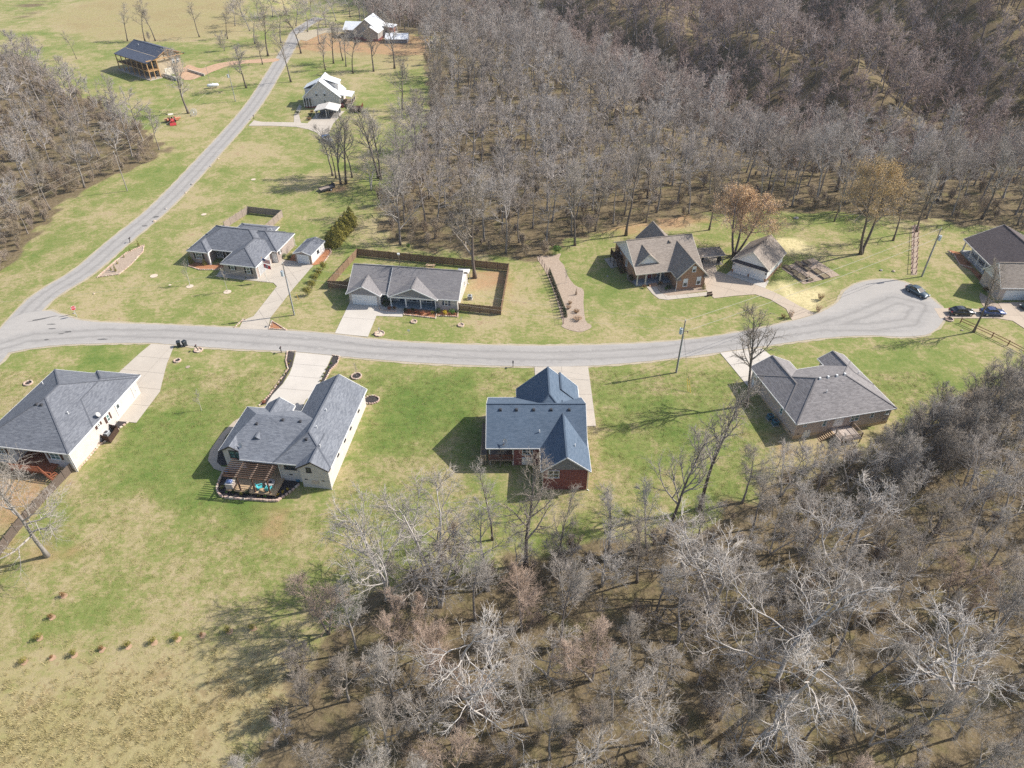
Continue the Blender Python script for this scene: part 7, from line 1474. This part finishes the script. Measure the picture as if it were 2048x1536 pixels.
# ---- shrubs and evergreens
def foliage(name, c1, c2):
    t = NT(name, .75, .15); f = t.noise(t.coord('Object'), 3.5, 4, .7); oi = t.n('ObjectInfo').outputs['Random']; t.color(t.mix(t.math('MULTIPLY', oi, .35), t.ramp(f, [(.3, c1), (.7, c2)]), dim(c1, .8))); return t.mat
F_EVER = foliage('evergreen', (.13, .13, .028), (.34, .285, .065)); F_DARK = foliage('dark_green', (.018, .034, .014), (.05, .08, .026)); F_YEL = foliage('yellow_green', (.13, .13, .02), (.30, .25, .04)); F_RED = foliage('russet_leaf', (.19, .06, .035), (.34, .14, .07)); F_BRN = foliage('brown_leaf', (.15, .075, .028), (.27, .15, .06)); F_GOLD = foliage('yellow_flower', (.45, .30, .02), (.62, .46, .05)); F_GRN = foliage('bright_green', (.04, .10, .016), (.10, .19, .035)); F_STRAW = foliage('straw_plume', (.26, .16, .09), (.44, .30, .19))
def leafy(name, mat, shape='ball', n=420, leaf=.11, seed=0):
    """unit shrub: about 1 high, 1 wide, of many small leaf faces through its volume"""
    rr_ = random.Random(seed); mb = MB(); lobes = [(rr_.uniform(-.2, .2), rr_.uniform(-.2, .2), rr_.uniform(.35, .65), rr_.uniform(.24, .36)) for _ in range(7)]
    for i in range(n):
        if shape == 'ball':
            c_ = rr_.choice(lobes); v = Vector((rr_.gauss(0, 1), rr_.gauss(0, 1), rr_.gauss(0, 1))).normalized() * c_[3] * rr_.uniform(.72, 1.05); p = Vector((c_[0], c_[1], c_[2])) + v; p.z = max(.03, p.z)
        elif shape == 'cone':
            z = 1 - math.sqrt(rr_.random()) * .97; a = rr_.uniform(0, 6.28); r = (.5 * (1 - z) ** .75 * min(1, (z + .06) * 6)) * rr_.uniform(.7, 1.12) * (1 + .14 * math.sin(a * 3 + z * 14)); p = Vector((math.cos(a) * r, math.sin(a) * r, z)); v = Vector((math.cos(a), math.sin(a), .5))
        else:
            a = rr_.uniform(0, 6.28); z = rr_.random() ** .7; r = .12 + .38 * z * rr_.random() ** .5; p = Vector((math.cos(a) * r, math.sin(a) * r, z * (1 - .3 * r))); v = Vector((math.cos(a) * .3, math.sin(a) * .3, 1))
        v = (v.normalized() + Vector((rr_.uniform(-.8, .8), rr_.uniform(-.8, .8), rr_.uniform(-.8, .8)))).normalized(); a_ = v.orthogonal().normalized(); b_ = v.cross(a_); q = rr_.uniform(0, 6.28); u = (a_ * math.cos(q) + b_ * math.sin(q)) * leaf * rr_.uniform(.6, 1.3); w_ = v.cross(u).normalized() * leaf * .5
        mb.face([p - u * .5, p + w_ * .5, p + u * .6, p - w_ * .5])
    return mb.mesh(name, mat)
STEMM = MB().tube((0, 0, -.05), (0, 0, .55), .03, .015, 6).tube((0, 0, .2), (.15, .05, .5), .014, .006, 5).tube((0, 0, .2), (-.12, .1, .5), .014, .006, 5).mesh('stem', BK_DARK)
_lf = {}
def bush(px, py, w, h_, mat, label, shape='ball', group=None, name='shrub', cat='shrub', at=None, n=420):
    key = (mat.name, shape, n); L_ = _lf.setdefault(key, [leafy('foliage', mat, shape, n, .11 if n <= 420 else .085, s) for s in (1, 2)])
    x, y = at or G(px, py); k = len(col.objects); e = empty(name, (x, y, T(x, y)), k * 1.7, label, cat, group); e.scale = (w, w, h_); link('foliage', L_[k % 2], e); link('stem', STEMM, e); return e
g = 'young evergreens planted along the lawn edge'
for px, py, s, m in [(127.6, 1192, .62, F_BRN), (103, 1235, .6, F_BRN), (78, 1277, .75, F_EVER), (47.5, 1325, .7, F_EVER), (103, 1316, .4, F_BRN), (147, 1311, .75, F_EVER), (203, 1300, .55, F_BRN), (256, 1294, .75, F_EVER), (307, 1286, .75, F_EVER), (355.5, 1279, .75, F_EVER), (404, 1271, .42, F_BRN), (457.6, 1263, .75, F_EVER), (506, 1257, .72, F_EVER)]:
    bush(px, py, s * 1.45, s * 1.4, m, 'small green evergreen in the curved row on the lower lawn' if m is F_EVER else 'small browned evergreen in the curved row on the lower lawn', group=g); P = G(px, py)
    mz = [(P[0] + .1 + .45 * math.cos(a) * random.Random(px + a).uniform(.7, 1.15), P[1] + .42 * math.sin(a)) for a in [2 * math.pi * i / 12 for i in range(12)]]; tag(sheet('soil_ring', mz, .028, DIRTROAD), 'ring of bare reddish soil around a small evergreen in the curved row', 'soil ring', 'soil rings of the evergreen row')
for px, py in [(616, 590), (624, 577), (632, 564), (639, 551), (646, 539)]: bush(px, py, 2.0, 2.2, F_EVER, 'rounded evergreen in the short row beside the angled driveway', 'ball', 'evergreen row by the angled driveway', n=900)
for k in range(11):
    f = k / 10; bush(664 + 40 * f + (3 if k % 2 else -3), 494 - 50 * f + (3 if k % 2 else -2), 3.3, 3.9, F_EVER, 'bushy cypress in the diagonal screen row behind the shed', 'cone', 'cypress screen row behind the shed', 'cypress', 'tree', n=1500)
for px, py, w, h_, lb in [(278, 493, .55, 1.7, 'slim upright evergreen at the tip of the wedge bed'), (260.6, 503, .5, 1.1, 'short upright evergreen next to the slim one in the wedge bed'), (248, 515, .5, 1.0, 'small round evergreen in the middle of the wedge bed'), (235, 528, .5, .8, 'smallest round evergreen of the wedge bed'), (231.5, 543, .6, 2.0, 'tallest upright evergreen in the wedge bed'), (222.6, 541, .5, 1.1, 'short evergreen beside the tallest one in the wedge bed')]: bush(px, py, w, h_, F_EVER, lb, 'cone', name='evergreen')
NP2 = 16
for k in range(NP2):
    f = k / (NP2 - 1); bush(1099 + 32 * f, 550 + 84 * f, .85, 1.9, F_DARK, 'slim dark evergreen in the line behind the wire trellis', 'cone', 'slim evergreens behind the trellis', 'evergreen', n=900)
for px, py, w, h_, m, sh, lb in [(383, 527, 1.3, 2.3, F_YEL, 'cone', 'yellow-green upright evergreen at the corner of the red mulch bed'), (410, 530, 1.1, 2.0, F_EVER, 'cone', 'green upright evergreen beside the porch column'), (569, 517, 1.3, 1.3, F_GRN, 'ball', 'bright green shrub between brick house and shed'), (580, 518, 1.3, 1.2, F_DARK, 'ball', 'dark green shrub by the shed door'),
    (1112, 508, 2.6, 2.6, F_GRN, 'ball', 'big bright green bush at the forest edge by the chip bed'), (817, 498, 1.3, 1.6, F_GRN, 'ball', 'single green bush behind the brown picket fence'), (1263, 562, 1.8, 1.6, F_DARK, 'ball', 'dark round shrub at the end of the shaded porch'), (1288, 576, 1.1, .9, F_BRN, 'ball', 'brown shrub beside the brick porch steps'), (1320, 570, 1.2, 1.0, F_BRN, 'ball', 'brown shrub against the shaded porch'), (1338, 578, 1.5, 1.2, F_DARK, 'ball', 'dark shrub in the bed below the brick gable'), (1332, 580, .9, .8, F_GRN, 'ball', 'small green shrub in the bed below the brick gable'),
    (1407, 578, 1.0, 1.6, F_EVER, 'cone', 'blue-green cone shrub at the corner of the brick gable'), (773, 611, 1.6, 2.5, F_DARK, 'cone', 'dark green cone shrub between garage and porch'), (779, 619, 1.2, .9, F_RED, 'ball', 'russet shrub below the dark cone shrub'), (788, 619, .9, .8, F_BRN, 'ball', 'brown shrub at the porch corner bed'),
    (811, 623, 1.1, 1.0, F_DARK, 'ball', 'dark green shrub at the walk end of the porch bed'), (819, 625, 1.0, .8, F_RED, 'ball', 'red shrub next to the walk in the porch bed'), (825, 622, .9, .9, F_DARK, 'ball', 'dark shrub between red ones in the porch bed'), (833, 627, 1.2, .8, F_RED, 'ball', 'broad red shrub in the porch bed'), (845, 629, 1.3, .9, F_RED, 'ball', 'broadest red shrub in the porch bed'), (857, 630, 1.0, .8, F_RED, 'ball', 'red shrub near the corner column of the porch'), (865, 628, 1.0, .8, F_YEL, 'ball', 'yellow-green shrub at the corner column of the porch'),
    (878, 627, 1.5, 1.3, F_DARK, 'ball', 'dark green shrub left of the yellow forsythia'.replace('left of', 'between porch and')), (890, 630, 1.2, 1.3, F_GOLD, 'ball', 'yellow forsythia shrub below the blue-shuttered window'), (903, 629, 1.7, 1.2, F_GRN, 'ball', 'broad green shrub between forsythia and fence'), (913, 628, 1.1, 1.0, F_DARK, 'ball', 'dark shrub at the fence corner'),
    (1635, 624, 1.5, 1.6, F_STRAW, 'plume', 'straw-coloured ornamental grass at the driveway mouth towards the turning circle'), (1580, 636, 1.4, 1.8, F_STRAW, 'plume', 'straw-coloured ornamental grass at the driveway mouth towards the lawn'), (1566, 636, 1.2, .9, F_BRN, 'plume', 'brown ornamental grass clump beside the driveway mouth'), (1640, 600, 1.6, 1.5, F_BRN, 'plume', 'brown grassy shrub on the straw patch'),
    (1137, 618, 1.2, .8, F_BRN, 'plume', 'brown clump in the middle of the pale chip bed'), (1140, 608, 1.0, .7, F_BRN, 'plume', 'small brown clump in the pale chip bed'), (1155, 640, 2.0, .8, F_STRAW, 'plume', 'broad grey-brown clump at the round end of the chip bed'), (1153, 625, 1.4, .7, F_BRN, 'plume', 'low brown clump near the round end of the chip bed'), (1152, 590, .5, 1.6, F_BRN, 'cone', 'thin upright brown shrub in the chip bed'),
    (596, 229, 2.2, 1.6, F_DARK, 'ball', 'dark clipped shrub at the porch corner of the white-roofed house'), (620, 232, 1.5, 1.2, F_DARK, 'ball', 'dark shrub beside the carport'), (624, 227, 1.5, 1.3, F_RED, 'ball', 'russet shrub beside the carport'), (619, 240, 1.8, 1.0, F_BRN, 'plume', 'brown grass clump beside the carport driveway'),
    (1936, 528, 1.2, .7, F_RED, 'ball', 'dark red shrub along the white columned porch'), (1958, 556, 1.2, .8, F_RED, 'ball', 'dark red shrub by the porch corner'), (1972, 582, 1.6, 1.2, F_BRN, 'ball', 'brown shrub below the maroon-shuttered gable'), (197, 888, .8, .6, F_BRN, 'ball', 'rusty shrub at the foot of the lattice screen'), (226, 846, 1.6, .4, F_YEL, 'ball', 'low yellow ground shrub by the driveway end')]:
    bush(px, py, w, h_, m, lb, sh)
for k, (a, b, w, m) in enumerate([(265, 800, 1.0, F_EVER), (355, 870, .8, F_GRN), (490, 890, 1.3, F_DARK), (570, 865, .9, F_GRN), (650, 920, .8, F_EVER), (770, 910, 1.5, F_DARK), (880, 910, .9, F_GRN), (1000, 955, .6, F_YEL), (1130, 965, .8, F_GRN)]): bush(420 + a / 10.24, 900 + b / 10.24, w * .8, w * .75, m, 'leafy green shrub in the black mulch in front of the pergola deck', 'ball', 'shrubs before the pergola deck')
for a, b in [(1395, 930), (1500, 880), (1590, 820)]: bush(420 + a / 10.24, 900 + b / 10.24, .55, .5, F_GOLD, 'yellow flowering plant in the black mulch corner', 'ball', 'yellow plants in the mulch corner')
for px, py in [(581, 724), (578, 729), (574, 740), (571, 748), (567, 753), (562, 762), (556, 770), (548, 779), (663, 728), (657, 736), (653, 740), (649, 748), (645, 754), (641, 763), (637, 772)]: bush(px, py, .5, .45, F_YEL if (px * 7) % 3 else F_GRN, 'low yellow-green tuft in the mulch strip along the pale driveway', 'ball', 'tufts in the driveway mulch strips')
bush(634, 783, .9, .7, F_RED, 'russet shrub at the garage end of the mulch strip'); bush(527, 806, 1.1, .5, F_RED, 'low russet shrub at the house end of the mulch strip')

# ================================================================ AIR
hz = MB().box(-2650, 2650, -1150, 4300, float(GZ_.min()) - 1, max(float(GZ_.max()) + 2, CAM_H + 25)).obj('haze', None); hz.data.materials.clear()
hm = bpy.data.materials.new('pale_haze'); hm.use_nodes = True; hm.node_tree.nodes.remove(hm.node_tree.nodes['Principled BSDF'])
pv = hm.node_tree.nodes.new('ShaderNodeVolumePrincipled'); pv.inputs['Color'].default_value = (0.86, 0.90, 0.97, 1); pv.inputs['Density'].default_value = 0.00009; pv.inputs["Anisotropy"].default_value = 0.0
hm.node_tree.links.new(pv.outputs[0], hm.node_tree.nodes['Material Output'].inputs['Volume']); hz.data.materials.append(hm)
tag(hz, 'thin pale winter haze over the whole valley', 'haze', kind='stuff')
scene.cycles.volume_bounces = 0; scene.cycles.volume_max_steps = 16
